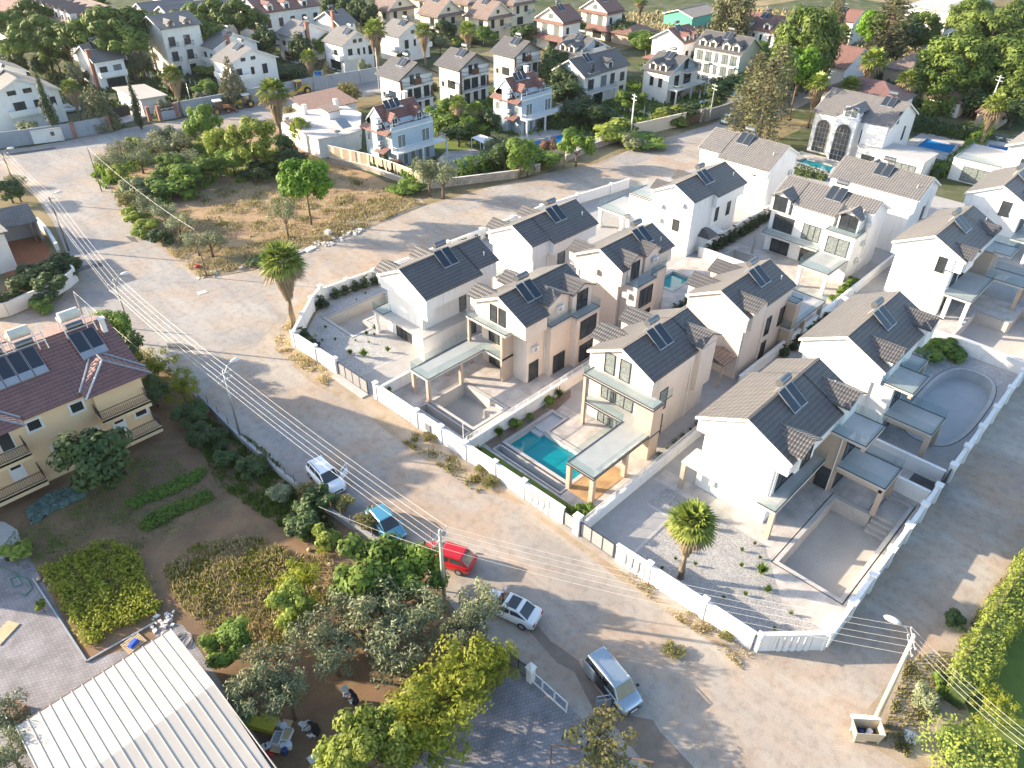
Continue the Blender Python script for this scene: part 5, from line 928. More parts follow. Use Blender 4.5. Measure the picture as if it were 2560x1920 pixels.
bhouse('white house with red roof, twin dormers and white chimneys, upper right centre', (2, 0, 1250, 320), (2, 0, 1480, 375), (2, 0, 1650, 330), 7.4, 10.0, 'x', 'white', 'tred', dorm=[(1.8, -1), (5.0, -1)], solarx=3, wins=[('L', 2, 3.5, 1.2, 1.8, 'curtain'), ('L', 5, 3.5, 1.2, 1.8, 'curtain'), ('R', 2, 3.5, 1, 2), ('R', 4.5, 3.5, .8, 1.6), ('R', 6.4, 3.4, 1.0, 2.2), ('R', 4, .3, 2, 2)], skirt=[(3.0, 1.6)], D=8.6, Wd=7.8, group='houses with red roofs')
bhouse('long white hotel building with red roof and round dormers behind the poplars', (2, 0, 2015, 190), (3, 0, 180, 300), (3, 0, 700, 180), 8.5, 11.2, 'y', 'white', 'tred', dorm=[(3, -1), (8, -1)], solarx=5, wins=[('L', s, z, .6, 1.6) for z in (6, 3.2) for s in (1, 2.8, 4.6, 7, 9, 11)], D=14, Wd=11, group='houses with red roofs')
for lab, L, F_, Rr in [('pink-roofed house with twin pediments and wide red skirt roof, top centre', (2, 0, 195, 165), (2, 0, 440, 190), (2, 0, 500, 150)), ('second pink-roofed house with twin pediments, by the dry field', (2, 0, 605, 85), (2, 0, 820, 105), (2, 0, 885, 80))]:
    bhouse(lab, L, F_, Rr, 7.2, 10.2, 'x', 'trim', 'tred', wins=[('L', 2.2, 3.6, 1.8, 2.4, 'curtain'), ('L', 6.2, 3.6, 1.8, 2.4, 'curtain'), ('R', 2, 4, 1, 1.6), ('L', 4.2, 7.5, 1.4, 1.1, 'curtain'), ('L', 3, .3, 3, 2.0)], skirt=[(2.7, 2.0), (6.6, .9)], D=9, Wd=7, group='houses with red roofs', solarx=3)
g5 = 'sand-coloured houses with grey-brown roofs and teal balconies'
for lab, L, F_, Rr in [('sand-coloured house at the left end of the top row, with a teal balcony', (1, 0, 1045, 60), (1, 0, 1150, 80), (1, 0, 1340, 45)), ('sand-coloured house between two tall palms in the top row', (1, 0, 1450, 110), (1, 0, 1570, 130), (1, 0, 1780, 95)), ('sand-coloured house above the white parasol in the top row', (1, 0, 1870, 125), (1, 0, 2000, 150), (1, 0, 2210, 110)), ('sand-coloured house half hidden behind the parasol house', (1, 0, 1740, 10), (1, 0, 1830, 25), (1, 0, 2010, 0)), ('sand-coloured house at the right end of the top row', (1, 0, 2110, 20), (2, 0, 10, 30), (2, 0, 190, 0)), ('farther sand-coloured house peeping over the top row', (1, 0, 1385, -30), (1, 0, 1470, -10), (1, 0, 1640, -40))]:
    bhouse(lab, L, F_, Rr, 6.2, 9.6, 'y', 'cream', 'tbrown', wins=[('R', 2, 3.2, 1.2, 2.2), ('R', 5.5, 3.4, 1.4, 1.7), ('R', 4, 6.7, 1.0, .9), ('L', 2.5, 3.2, 1.6, 1.9), ('R', 3, .2, 2.5, 2.1), ('L', 2.5, .2, 2.2, 2.1)], balc=[('L', 1, 4.5, 3.0, 1.0, 'glass'), ('R', 6.5, 8.5, 3.0, 1.0, 'glass')], skirt=[(5.7, 1.0)], D=7.5, Wd=9, group=g5, solarx=3)
# hotels along the top left
bhouse('long white hotel with a row of dormers behind the umbrella pines, top left', (0, 0, 180, 60), (0, 0, 700, 235), (0, 0, 860, 170), 9, 12.5, 'y', 'white', 'tbrown', dorm=[(3 + 4 * i, -1) for i in range(9)], D=42, Wd=16, wins=[('L', 2 + 3.4 * i, 3.5, 1.2, 2) for i in range(10)], name='hotel', cat='hotel')
bhouse('reddish-roofed long building in the far top left corner', (0, 0, -200, 20), (0, 0, 60, 190), (0, 0, 190, 100), 7, 10, 'y', 'trim', 'tred', D=50, Wd=14, name='hotel', cat='hotel')
bhouse('four-storey apartment block with black balconies between the pines', (0, 0, 1300, 205), (0, 0, 1390, 250), (0, 0, 1620, 215), 10.5, 12.6, 'x', 'trim', 'tgrey', dorm=[(2.5, -1), (6.3, -1)], D=10, Wd=9, wins=[('R', s, z, 1.5, 2.0) for z in (.4, 3.5, 6.6) for s in (1.8, 5.4)], balc=[('R', .8, 2.9, 3.4, .8, 'frame'), ('R', 4.4, 6.5, 3.4, .8, 'frame'), ('R', .8, 2.9, 6.5, .8, 'frame'), ('R', 4.4, 6.5, 6.5, .8, 'frame')], name='apartment_block', cat='apartment block')
bhouse('long cream hotel with red roof and white dormers, top', (1, 0, -250, 60), (1, 0, 40, 115), (1, 0, 520, 85), 8, 11, 'x', 'trim', 'tred', dorm=[(3, -1), (8, -1), (13.5, -1)], D=12, Wd=18, wins=[('R', 2 + 3.6 * i, z, 1.3, 2.1) for z in (.6, 4.2) for i in range(5)], name='hotel', cat='hotel')
for i, (lab, L, F_, Rr) in enumerate([('low grey-roofed hotel wing left of the tall far palm', (0, 0, 900, 80), (0, 0, 1280, 125), (0, 0, 1500, 60)), ('long low grey-roofed wing over the wide umbrella pine', (0, 0, 1380, 60), (0, 0, 1480, 150), (0, 0, 2050, 60)), ('low grey hotel roof at the very top, right of the hotel dormers', (0, 0, 1000, -30), (0, 0, 1450, 20), (0, 0, 1700, -20))]):
    bhouse(lab, L, F_, Rr, 7, 9.2, 'x', 'trim', 'tgrey', D=10, Wd=[14, 24, 16][i], group='low hotel wings', name='hotel', cat='hotel', wins=[('R', 2 + 3 * j, 4, 1.4, 1.6) for j in range(4)])
# arched villa and its neighbour
rt, P = bhouse('large white villa with two tall arched windows and a central bay', None, (133.6, 42.4), None, 7, 9.9, 'y', 'white', 'tgrey', D=13.0, Wd=11.3, solarx=10.2, wins=[('R', 3, 6.9, .8, 2.0), ('R', 7.5, 3.2, .7, 2.4), ('L', 3.2, 3.3, 2.4, 2.3)], group=None, ov=.35)
boxes(rt, 'bay', [(4.5, 8.1, -7.4, -5.6, 0, 7.3)], 'white'); boxes(rt, 'pavilion', [(9.0, 12.9, -6.3, -5.66, 0, 6.9)], 'white')
dormer(rt, 6.4, -1, 0, 9.9, .48, 9.2, 1.6, -6.6, 'tgrey', 'white', .8, (2.2, 1.7, 7.35), 'curtain', 7.2, 'wframe')
def arch(par, cx, w, h, z, y):
    g, f = MB(), MB(); n = 12; pts = [(-w / 2, 0)] + [(w / 2 * -math.cos(math.pi * i / n), h - w / 2 + w / 2 * math.sin(math.pi * i / n)) for i in range(n + 1)] + [(w / 2, 0)]
    g.poly([(cx + a, y - .05, z + b) for a, b in pts][::-1])
    f.tube([(cx + a, y - .08, z + b) for a, b in pts], .07, 5)
    for i in (-1, 0, 1): f.box(cx + i * w / 4 - .03, cx + i * w / 4 + .03, y - .1, y - .05, z, z + h - w * .25)
    for i in range(1, 6): f.box(cx - w / 2, cx + w / 2, y - .1, y - .05, z + i * (h - w / 2) / 5.2 - .03, z + i * (h - w / 2) / 5.2 + .03)
    fo = part('arched_window', f, M['greyr'], par); part('pane', g, M['glass'], fo)
arch(rt, 6.3, 2.6, 6.2, .2, -7.4); arch(rt, 2.0, 2.4, 5.6, .3, -5.65)
boxes(rt, 'low_wing', [(9.5, 20.4, -7.6, -1.9, 0, 3.4)], 'white'); part('wing_roof', MB().box(9.3, 20.6, -7.8, -1.7, 3.4, 3.55), M['slab'], rt); window(rt, '-y', 17.2, -7.6, .2, 4.5, 2.3, 'curtain', mull=3); window(rt, '-y', 11.5, -7.6, .8, 2.2, 1.6, 'glass')
single('balcony_table', MB().box(-.9, .9, -.6, .6, .55, .75).box(-.3, .3, -.3, .3, 0, .55), M['red'], 'red lounge table on the terrace behind the tiled roof', 'table', (131.0, 38.5, 0.03))
rt, P = bhouse('white flat-roofed house wing with a glass-railed terrace by the light blue pool', None, (137.3, 25.0), None, 3.4, 3.4, 'x', 'white', 'slab', D=7.3, Wd=9.5, ov=.1, wins=[('L', 3.2, .2, 4.6, 2.4, 'curtain')]); glassrail(rt, [(.1, -3.4), (.1, 3.5), (9, 3.5)], 3.6, .8)
rt, P = bhouse('white tiled-roof villa cut by the right edge of the picture', None, (138.2, 14.0), None, 7, 9.8, 'x', 'white', 'tgrey', D=11.5, Wd=14, wins=[('L', 8, 3.4, 2.4, 2.0), ('L', 8, .3, 3.0, 2.2)])
# small houses and sheds among the trees
for lab, L, F_, Rr, z, zr, w_, r_, hp, kw in [
 ('white house with a steep red roof between the palms and the tall pine', (3, 0, 540, 520), (3, 0, 670, 590), (3, 0, 810, 480), 4.5, 7.6, 'white', 'tred', False, dict(ridge='y', wins=[('R', 2.5, .5, 1.2, 1.6)])),
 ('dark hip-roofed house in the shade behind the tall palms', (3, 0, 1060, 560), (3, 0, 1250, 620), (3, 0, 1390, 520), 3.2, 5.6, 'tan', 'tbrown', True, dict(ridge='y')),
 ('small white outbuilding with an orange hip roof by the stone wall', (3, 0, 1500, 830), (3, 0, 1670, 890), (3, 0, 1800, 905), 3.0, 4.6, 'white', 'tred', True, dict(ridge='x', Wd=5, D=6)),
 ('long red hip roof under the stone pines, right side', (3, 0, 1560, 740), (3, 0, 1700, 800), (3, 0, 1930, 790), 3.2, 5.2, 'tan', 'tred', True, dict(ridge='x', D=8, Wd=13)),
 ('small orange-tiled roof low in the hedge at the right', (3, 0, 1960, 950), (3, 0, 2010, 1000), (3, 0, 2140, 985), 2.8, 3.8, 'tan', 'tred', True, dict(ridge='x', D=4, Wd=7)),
 ('red-brown roofed house behind the arched villa', (3, 0, 640, 820), (3, 0, 1100, 900), (3, 0, 1290, 880), 6.0, 8.5, 'white', 'tpurple', True, dict(ridge='y', D=14, Wd=9)),
 ('small brown hip-roofed hut between the red-roofed houses', (2, 0, 1010, 290), (2, 0, 1040, 310), (2, 0, 1230, 290), 2.6, 4.2, 'tan', 'tred', True, dict(ridge='x', D=7, Wd=11)),
 ('green boarded shed with a grey roof in the dry field', (2, 0, 1455, 100), (2, 0, 1560, 150), (2, 0, 1690, 130), 3.0, 4.6, 'teal', 'tgrey', False, dict(ridge='x', D=10, Wd=14)),
 ('white-blue house with red roof and solar panels under the tall conifer', (3, 0, 640, 150), (3, 0, 740, 190), (3, 0, 840, 160), 6, 8.4, 'white', 'tred', False, dict(ridge='y', D=8, Wd=8, solarx=3)),
 ('white house partly behind the stone pines at the right with a terrace', (3, 0, 1680, 640), (3, 0, 1740, 700), (3, 0, 1880, 680), 4, 5.8, 'greyr', 'tbrown', True, dict(ridge='x', D=8, Wd=9)),
 ('tan hut beside the white parasol gate at the upper street end', (2, 0, 1910, 850), (2, 0, 1960, 870), (2, 0, 2080, 850), 2.6, 2.6, 'trim', 'slab', False, dict(ridge='x', D=3.5, Wd=5, ov=.3))]:
    bhouse(lab, L, F_, Rr, z, zr, wall=w_, roof=r_, hip=hp, **kw)
rt, P = bhouse('long modern white building with tall glazing in the dry field, top right', (3, 0, 1395, 60), (3, 0, 1570, 100), (3, 0, 2110, 90), 6.5, 6.5, 'x', 'white', 'slab', D=12, Wd=40, ov=.6, wins=[('R', 4 + 6 * i, 1.5, 4.2, 3.6, 'curtain') for i in range(6)])
p = q(3, 0, 1390, 150); wall('field_wall', 'low white terrace wall in front of the long modern building', [(p.x - 2, p.y), (p.x + 34, p.y - 4)], 2.6, 'white', 'wall', t=.3)
# flat-roofed old house with the pinkish roof
OX, OY = 68.7, 112.8
rt = thing('house', 'rambling old flat-roofed house with patchy pink-white roof', 'house', (OX, OY, 0)); zf = 3.3
pl = qp(1, 0, (205, 1005), (560, 950), (770, 930), (890, 985), (880, 1130), (770, 1175), (530, 1205), (370, 1130))
pl = [tuple(q(1, 0, x, y, zf)[:2]) for x, y in ((205, 1005), (420, 965), (770, 925), (900, 985), (890, 1130), (770, 1170), (535, 1205), (370, 1130))]
lp = [(x - OX, y - OY) for x, y in pl]; part('wall', MB().prism(lp, 0, zf), M['white2'], rt)
M['patchy'] = groundmat('patchy_roof_screed', (0.55, 0.50, 0.48), (0.68, 0.64, 0.61), (0.40, 0.28, 0.24), 0.3, 0.7, 0.3)
_, lo = offset(lp, .25); part('roof', MB().prism(lo, zf, zf + .18), M['patchy'], rt)
for x, y, w_, d_, h_ in ((650, 1020, 2.4, 2.6, 1.6), (340, 1080, 3.0, 1.6, .4)):
    p = q(1, 0, x, y, zf); part('roof_hut', MB().box(p.x - OX - w_ / 2, p.x - OX + w_ / 2, p.y - OY - d_ / 2, p.y - OY + d_ / 2, zf + .18, zf + h_), M['white2'], rt); part('hut_roof', MB().slopeq((p.x - OX - w_ / 2 - .3, p.y - OY - d_ / 2 - .3, zf + h_), (p.x - OX + w_ / 2 + .3, p.y - OY - d_ / 2 - .3, zf + h_), (p.x - OX + w_ / 2 + .3, p.y - OY + d_ / 2 + .3, zf + h_ + .5), (p.x - OX - w_ / 2 - .3, p.y - OY + d_ / 2 + .3, zf + h_ + .5), .1), M['tbrown'], rt)
p = q(1, 0, 690, 900, zf); part('annex', MB().box(p.x - OX - 6, p.x - OX + 4, p.y - OY - 1, p.y - OY + 6, 0, zf), M['white2'], rt); part('annex_roof', MB().slopeq((p.x - OX - 6.4, p.y - OY - 1.4, zf), (p.x - OX + 4.4, p.y - OY - 1.4, zf), (p.x - OX + 4.4, p.y - OY + 6.4, zf + 1.2), (p.x - OX - 6.4, p.y - OY + 6.4, zf + 1.2), .15), M['tred'], rt)
for x, y in ((690, 900), (420, 950)): p = q(1, 0, x, y, zf + 1); part('chimney', MB().box(p.x - OX - .35, p.x - OX + .35, p.y - OY - .35, p.y - OY + .35, zf, zf + 2.0), M['white2'], rt)
for x, y in ((265, 1030), (370, 1045), (705, 1145)): p = q(1, 0, x, y, zf + .6); part('satellite_dish', MB().ball((p.x - OX, p.y - OY, zf + .8), .55, 10, .4).tube([(p.x - OX, p.y - OY, zf + .1), (p.x - OX, p.y - OY, zf + .7)], .05, 5), M['greyr'], rt)
for x, y in ((480, 1250), (610, 1260)): p = q(1, 0, x, y, 1.6); 
window(rt, '-x', lp[6][0] - 3.4, lp[6][1] + 1.6, 1.2, .9, 1.2, 'glass', 'wframe')
pc = q(1, 0, 760, 1085, 4); cp_ = part('solar_panel', MB().slopeq((pc.x - OX - 1, pc.y - OY - 1, 3.9), (pc.x - OX + 1, pc.y - OY - 1, 3.9), (pc.x - OX + 1, pc.y - OY + .9, 4.9), (pc.x - OX - 1, pc.y - OY + .9, 4.9), .1), M['panelframe'], rt)
p = q(1, 0, 780, 1290, 0); sh = thing('shed', 'small white shed with a yellow mossy roof behind the canvas fence', 'shed', (p.x, p.y, 0)); part('wall', MB().box(-2.4, 2.4, -1.4, 1.4, 0, 2.2), M['white2'], sh); part('roof', MB().slopeq((-2.6, -1.6, 2.2), (2.6, -1.6, 2.2), (2.6, 1.6, 2.5), (-2.6, 1.6, 2.5), .12), M['pale'], sh)
# guard house and white cabin
zz2 = 3.0; P4 = [q(0, 0, x, y, zz2) for x, y in ((970, 765), (1250, 735), (1450, 830), (1200, 870))]; o = P4[3]; gh = thing('gate_house', 'gate house with a flat white roof behind the brick pillars', 'gate house', (o.x, o.y, 0))
pl = [(v.x - o.x, v.y - o.y) for v in P4]; _, ins = offset(pl, -.5); part('wall', MB().prism(ins, 0, zz2), M['white2'], gh); part('roof', MB().prism(pl, zz2, zz2 + .25), M['shedroof'], gh)
a, b_ = q(0, 0, 300, 1252), q(0, 0, 562, 1218); d = (b_ - a); cb = thing('site_cabin', 'white portable site cabin against the grey compound wall', 'cabin', a, math.atan2(d.y, d.x)); Lc = d.length
part('cabin_wall', MB().box(0, Lc, 0, 2.3, .12, 2.3), M['white2'], cb); part('roof', MB().box(-.08, Lc + .08, -.08, 2.38, 2.3, 2.42), M['shedroof'], cb); window(cb, '-y', Lc * .68, 0, 1.2, .6, .7, 'glass', 'rust'); boxes(cb, 'foot', [(.2, .5, .2, 2.1, 0, .12)], 'wood')
# small roofed barn at the left edge
z_ = 3.0; e0, e1, r0, r1 = q(0, 1, -200, 360, z_), q(0, 1, 325, 245, z_), q(0, 1, 235, 95, 4.6), q(0, 1, -250, 190, 4.6)
br = thing('barn', 'open barn with a grey tiled roof above the red clay yard, left edge', 'barn', (e1.x, e1.y, 0)); sb = lambda v: (v.x - e1.x, v.y - e1.y, v.z)
part('roof', MB().slopeq(sb(e0), sb(e1), sb(r0), sb(r1), .15), M['tgrey'], br)
bk = Vector((r0.x - e1.x, r0.y - e1.y)); al = Vector((e0.x - e1.x, e0.y - e1.y)).normalized()
bw = MB(); bw.seg(bk * .98, bk * .98 + al * 12, .2, 0, 4.3); bw.seg(bk * .02 + al * .2, bk * .95 + al * .2, .2, 0, 2.9); part('wall', bw, M['greyr'], br)
for k_ in (1.0, 4.6, 8.2): v = al * k_; part('post', MB().box(v.x - .1, v.x + .1, v.y - .1, v.y + .1, 0, 2.85), M['rust'], br)
p = q(0, 1, -60, 560); hb = thing('house', 'white wall corner of a house cut by the left edge, below the barn', 'house', (p.x, p.y, 0)); part('wall', MB().box(-6, 1.2, -6, 1, 0, 5), M['white2'], hb); part('roof', MB().box(-6.4, 1.7, -6.4, 1.5, 5, 5.2), M['tgrey'], hb)

# ---------------------------------------------------------------- ochre apartment house
X0, X1, Y0, Y1, ZE = -9.0, 15.7, 61.3, 73.5, 7.05
ap = thing('apartment_house', 'ochre two-storey apartment house with plum-red tiled roof and four balconies', 'apartment house', (15.7, 61.3, 0)); mm = []
def A_(n, b, m_): o = part(n, b, M[m_], ap); return o
A_('wall', MB().box(X0, X1, Y0, Y1, -.02, ZE), 'yellow')
A_('bay', MB().box(11.6, 15.7, 60.8, 61.3, 4.5, ZE), 'yellow')
b = MB(); yr = 67.2; zr2 = 9.75; e = .55; sl2 = (zr2 - ZE) / (yr - Y0 + e)
b.slopeq((X0, Y0 - e, ZE), (X1 + e, Y0 - e, ZE), (X1 + e, yr, zr2), (X0, yr, zr2), .16); b.slopeq((X0, Y1 + e, ZE), (X1 + e, Y1 + e, ZE), (X1 + e, yr, zr2), (X0, yr, zr2), .16)
rf = A_('roof', b, 'tpurple')
gt = MB(); A = [(X1 - .02, Y0, ZE), (X1 - .02, Y1, ZE), (X1 - .02, yr, zr2 - .2)]; gt.poly(A); gt.poly([(x - .2, y, z) for x, y, z in A][::-1]); A_('gable_wall', gt, 'yellow')
for xc in (13.65, 3.4):     # hipped roof bays over the balconies
    h = MB(); w_ = 2.8; zf_ = 8.5; yo = 59.75; yi = Y0 + (zf_ - ZE) / sl2 - e + .3; ye = Y0 - e + (0) 
    f0, f1 = (xc - w_, yo, ZE + .02), (xc + w_, yo, ZE + .02); b0, b1 = (xc - w_, ye + .2, ZE + .12), (xc + w_, ye + .2, ZE + .12); p0, p1 = (xc, yo + 2.6, zf_), (xc, yi, zf_)
    h.poly([f0, f1, p0]); h.poly([f1, b1, p1, p0]); h.poly([b0, f0, p0, p1]); h.poly([f0, b0, b1, f1]); part('bay_roof', h, M['tpurple'], ap)
    hp = MB(); hp.tube([f0, p0], .09, 5); hp.tube([f1, p0], .09, 5); hp.tube([p0, p1], .09, 5); hp.tube([(b1[0], b1[1], b1[2] + .03), (p1[0], p1[1], p1[2] + .02)], .12, 5); hp.tube([(b0[0], b0[1], b0[2] + .03), (p1[0], p1[1], p1[2] + .02)], .12, 5); part('hip_flashing', hp, M['metal'], ap)
def awin(x, z, w_=.95, h_=.85):
    o = part('window', MB().box(x - w_ / 2 - .2, x + w_ / 2 + .2, Y0 - .06, Y0, z - .2, z), M['trim'], ap); s = MB().box(x - w_ / 2 - .2, x - w_ / 2, Y0 - .06, Y0, z, z + h_).box(x + w_ / 2, x + w_ / 2 + .2, Y0 - .06, Y0, z, z + h_).box(x - w_ / 2 - .2, x + w_ / 2 + .2, Y0 - .06, Y0, z + h_, z + h_ + .2)
    part('surround', s, M['trim'], o); part('pane', MB().box(x - w_ / 2, x + w_ / 2, Y0 - .02, Y0 + .02, z, z + h_), M['glass'], o); gr = MB()
    for i in range(1, 5): gr.box(x - w_ / 2 + w_ * i / 5 - .012, x - w_ / 2 + w_ * i / 5 + .012, Y0 - .05, Y0 - .03, z, z + h_)
    part('grille', gr, M['frame'], o)
for x, z in ((6.9, 5.4), (10.3, 5.4), (7.9, 2.3), (10.6, 2.3), (14.6, 5.4), (14.9, 2.4), (1.6, 5.4), (1.9, 2.4)): awin(x, z)
def adoor(x, z, big=False):
    o = part('balcony_door', MB().box(x - .55, x + .55, Y0 - .07, Y0, z, z + 2.15), M['wframe'], ap); part('pane', MB().box(x - .38, x + .38, Y0 - .09, Y0 - .07, z + 1.15, z + 1.95), M['glass'], o)
    if big: part('dark_pane', MB().box(x - .45, x + .45, Y0 - .1, Y0 - .07, z + .1, z + 2.0), M['glass'], o)
for x, z, g_ in ((12.6, 4.5, 0), (12.9, 1.5, 0), (4.6, 4.5, 1), (4.4, 1.5, 0)): adoor(x, z, g_)
for x0_, x1_, z in ((11.4, 15.6, 4.5), (11.5, 15.8, 1.45), (1.0, 5.7, 4.5), (1.2, 5.9, 1.45)):
    yb = 59.7; s = MB().box(x0_, x1_, yb, Y0, z - .2, z).box(x0_, x1_, yb, yb + .12, z - .55, z + .05); A_('balcony', s, 'yellow'); barrail(ap, [(x0_ + .05, Y0), (x0_ + .05, yb + .1), (x1_ - .05, yb + .1), (x1_ - .05, Y0)], z, .95, 'frame', .16)
def oldsolar(x, n, y0=0):
    for i in range(n):
        xa = x + i * 1.12; ya, yb = 66.3 - y0, 63.9 - y0; za = zr2 - (yr - ya) * sl2 + .55; zb = zr2 - (yr - yb) * sl2 + .15
        p = part('solar_panel', MB().slopeq((xa, ya, za), (xa + 1.04, ya, za), (xa + 1.04, yb, zb), (xa, yb, zb), .1), M['panelframe'], ap)
        part('panel_glass', MB().slopeq((xa + .04, ya - .05, za + .0), (xa + 1.0, ya - .05, za + .0), (xa + 1.0, yb + .05, zb + .02), (xa + .04, yb + .05, zb + .02), .02), M['panel'], p)
def oldtank(x):
    A_('water_tank', MB().tube([(x - .8, 67.3, zr2 + 1.25), (x + .8, 67.3, zr2 + 1.25)], .5, 14), 'wtank'); A_('hot_tank', MB().tube([(x - .7, 66.7, zr2 + .5), (x + .7, 66.7, zr2 + .5)], .3, 12), 'tank'); f = MB()
    for dx in (-.9, .9): f.tube([(x + dx, 66.3, zr2 - .4), (x + dx, 66.7, zr2 + 1.1), (x + dx, 67.9, zr2 + 1.1)], .05, 5); f.tube([(x + dx, 67.9, zr2 - .3), (x + dx, 67.9, zr2 + 1.1)], .05, 5)
    for z in (.2, .9): f.tube([(x - .9, 66.5, zr2 + z), (x + 1.6, 66.5, zr2 + z)], .04, 5)
    f.tube([(x + 1.5, 66.0, zr2 - .4), (x + 1.5, 67.3, zr2 + 1.5)], .05, 5); A_('tank_frame', f, 'trim')
oldsolar(12.6, 2, .2); oldsolar(5.5, 4); oldtank(13.5); oldtank(9.4); oldtank(7.0); oldtank(4.2)
A_('chimney', MB().box(15.3, 15.7, 65.6, 66.0, 8.8, 10.4).box(15.2, 15.8, 65.5, 66.1, 10.4, 10.5), 'trim'); A_('chimney', MB().box(5.0, 5.6, 73.2, 73.8, 7.0, 9.6).box(4.9, 5.7, 73.1, 73.9, 9.6, 9.75), 'trim')
A_('satellite_dish', MB().ball((11.5, 59.3, 2.6), .55, 12, .5).tube([(11.5, 59.5, 0), (11.5, 59.4, 2.5)], .05, 5), 'trim')
bb = MB(); bb.slopeq((-9, 74.0, 7.2), (9.5, 74.0, 7.2), (9.5, 78.5, 6.2), (-9, 78.5, 6.2), .15); A_('rear_roof', bb, 'tpurple'); A_('rear_wall', MB().box(-9, 9, 73.5, 78, 0, 6.2), 'yellow')
rebase_root = ap
for ch in ap.children: ch.location = (ch.location.x - 15.7, ch.location.y - 61.3, ch.location.z)

# ---------------------------------------------------------------- sheet-metal shed bottom left
sx0, sx1, sy0, sy1, syr = -3.2, 6.15, 22.5, 36.55, 30.6
sh = thing('metal_shed', 'long shed with a white ribbed sheet-metal roof, bottom left corner', 'shed', (sx1, sy1, 0))
T_ = lambda x, y: (x - sx1, y - sy1)
b = MB(); ze, zr_ = 3.4, 3.85
Aq = lambda x, y, z: (x - sx1, y - sy1, z)
b.slopeq(Aq(sx0, sy1, ze), Aq(sx1, sy1, ze), Aq(sx1, syr, zr_), Aq(sx0, syr, zr_), .08); b.slopeq(Aq(sx0, syr, zr_), Aq(sx1, syr, zr_), Aq(sx1 - .3, sy0, ze - .35), Aq(sx0, sy0, ze - .35), .08)
ro = part('roof', b, M['shedroof'], sh); rb = MB(); n = 15
for i in range(n + 1):
    x = sx0 + .04 + (sx1 - sx0 - .08) * i / n
    rb.hexa([Aq(x - .035, sy1, ze), Aq(x + .035, sy1, ze), Aq(x + .035, syr, zr_), Aq(x - .035, syr, zr_), Aq(x - .02, sy1, ze + .05), Aq(x + .02, sy1, ze + .05), Aq(x + .02, syr, zr_ + .05), Aq(x - .02, syr, zr_ + .05)])
    rb.hexa([Aq(x - .035, syr, zr_), Aq(x + .035, syr, zr_), Aq(x + .035, sy0, ze - .35), Aq(x - .035, sy0, ze - .35), Aq(x - .02, syr, zr_ + .05), Aq(x + .02, syr, zr_ + .05), Aq(x + .02, sy0, ze - .30), Aq(x - .02, sy0, ze - .30)])
part('roof_rib', rb, M['shedroof'], ro); part('wall', MB().box(sx0 - sx1 + .3, -.4, sy0 - sy1, -.3, 0, 3.0), M['greyr'], sh)
ed = MB(); ed.seg(T_(sx0, sy1), T_(sx1, sy1), .06, ze - .2, ze + .02); ed.seg(T_(sx1, sy1), T_(sx1 - .3, sy0), .06, 3.0, 3.1); part('fascia', ed, M['rust'], sh)

# ---------------------------------------------------------------- trees and plants
def rv(r_=rnd):
    while 1:
        v = Vector((r_.uniform(-1, 1), r_.uniform(-1, 1), r_.uniform(-1, 1)))
        if .05 < v.length < 1: return v.normalized()
def leafcard(mb, p, n, s, asp=.6):
    u = n.cross(Vector((0, 0, 1))); u = u.normalized() if u.length > .1 else Vector((1, 0, 0)); w = n.cross(u); a = rnd.uniform(0, 6.28)
    e1 = (u * math.cos(a) + w * math.sin(a)) * s; e2 = (w * math.cos(a) - u * math.sin(a)) * s * asp
    k = len(mb.v); mb.v += [tuple(p - e1), tuple(p + e2), tuple(p + e1), tuple(p - e2)]; mb.f.append((k, k + 1, k + 2, k + 3))
def clumps(mb, cs, per, ls, asp=.6, out=.7, flat=1.0):
    for c, r_ in cs:
        c = Vector(c)
        for _ in range(int(per * 5.5 * r_ * r_ / .04)):
            d = rv(); rad = r_ * (rnd.random() ** .35); p = c + Vector((d.x * rad, d.y * rad, d.z * rad * flat))
            n = (d * out + rv() * (1 - out) + Vector((0, 0, .25))).normalized(); leafcard(mb, p, n, ls * 1.45 * rnd.uniform(.6, 1.3), asp)
def spread(n, rx, rz, cz, rr, shell=.5, zmin=-1, top=0):
    out = []; i = 0
    while len(out) < n and i < n * 40:
        i += 1; d = rv(); t = rnd.uniform(shell, 1)
        if d.z < zmin: continue
        out.append(((d.x * rx * t, d.y * rx * t, cz + d.z * rz * t), rr * rnd.uniform(.7, 1.25)))
    return out
def trunkmesh(h, r0, cs, mat, lean=.0, nlimb=7, n=7):
    b = MB(); top = Vector((lean * h, lean * h * .3, h)); b.tube([(0, 0, -.02), tuple(top * .5 + Vector((lean * .3, 0, 0))), tuple(top)], r0, n, r0 * .55)
    for c, r_ in rnd.sample(cs, min(nlimb, len(cs))): b.tube([tuple(top * rnd.uniform(.7, 1)), tuple((Vector(c) + top) / 2 + Vector((0, 0, -.02))), tuple(c)], r0 * .4, 4, r0 * .08)
    return b.mesh('trunk', M[mat], True, False)
PROTO = {}; LS = 1.12
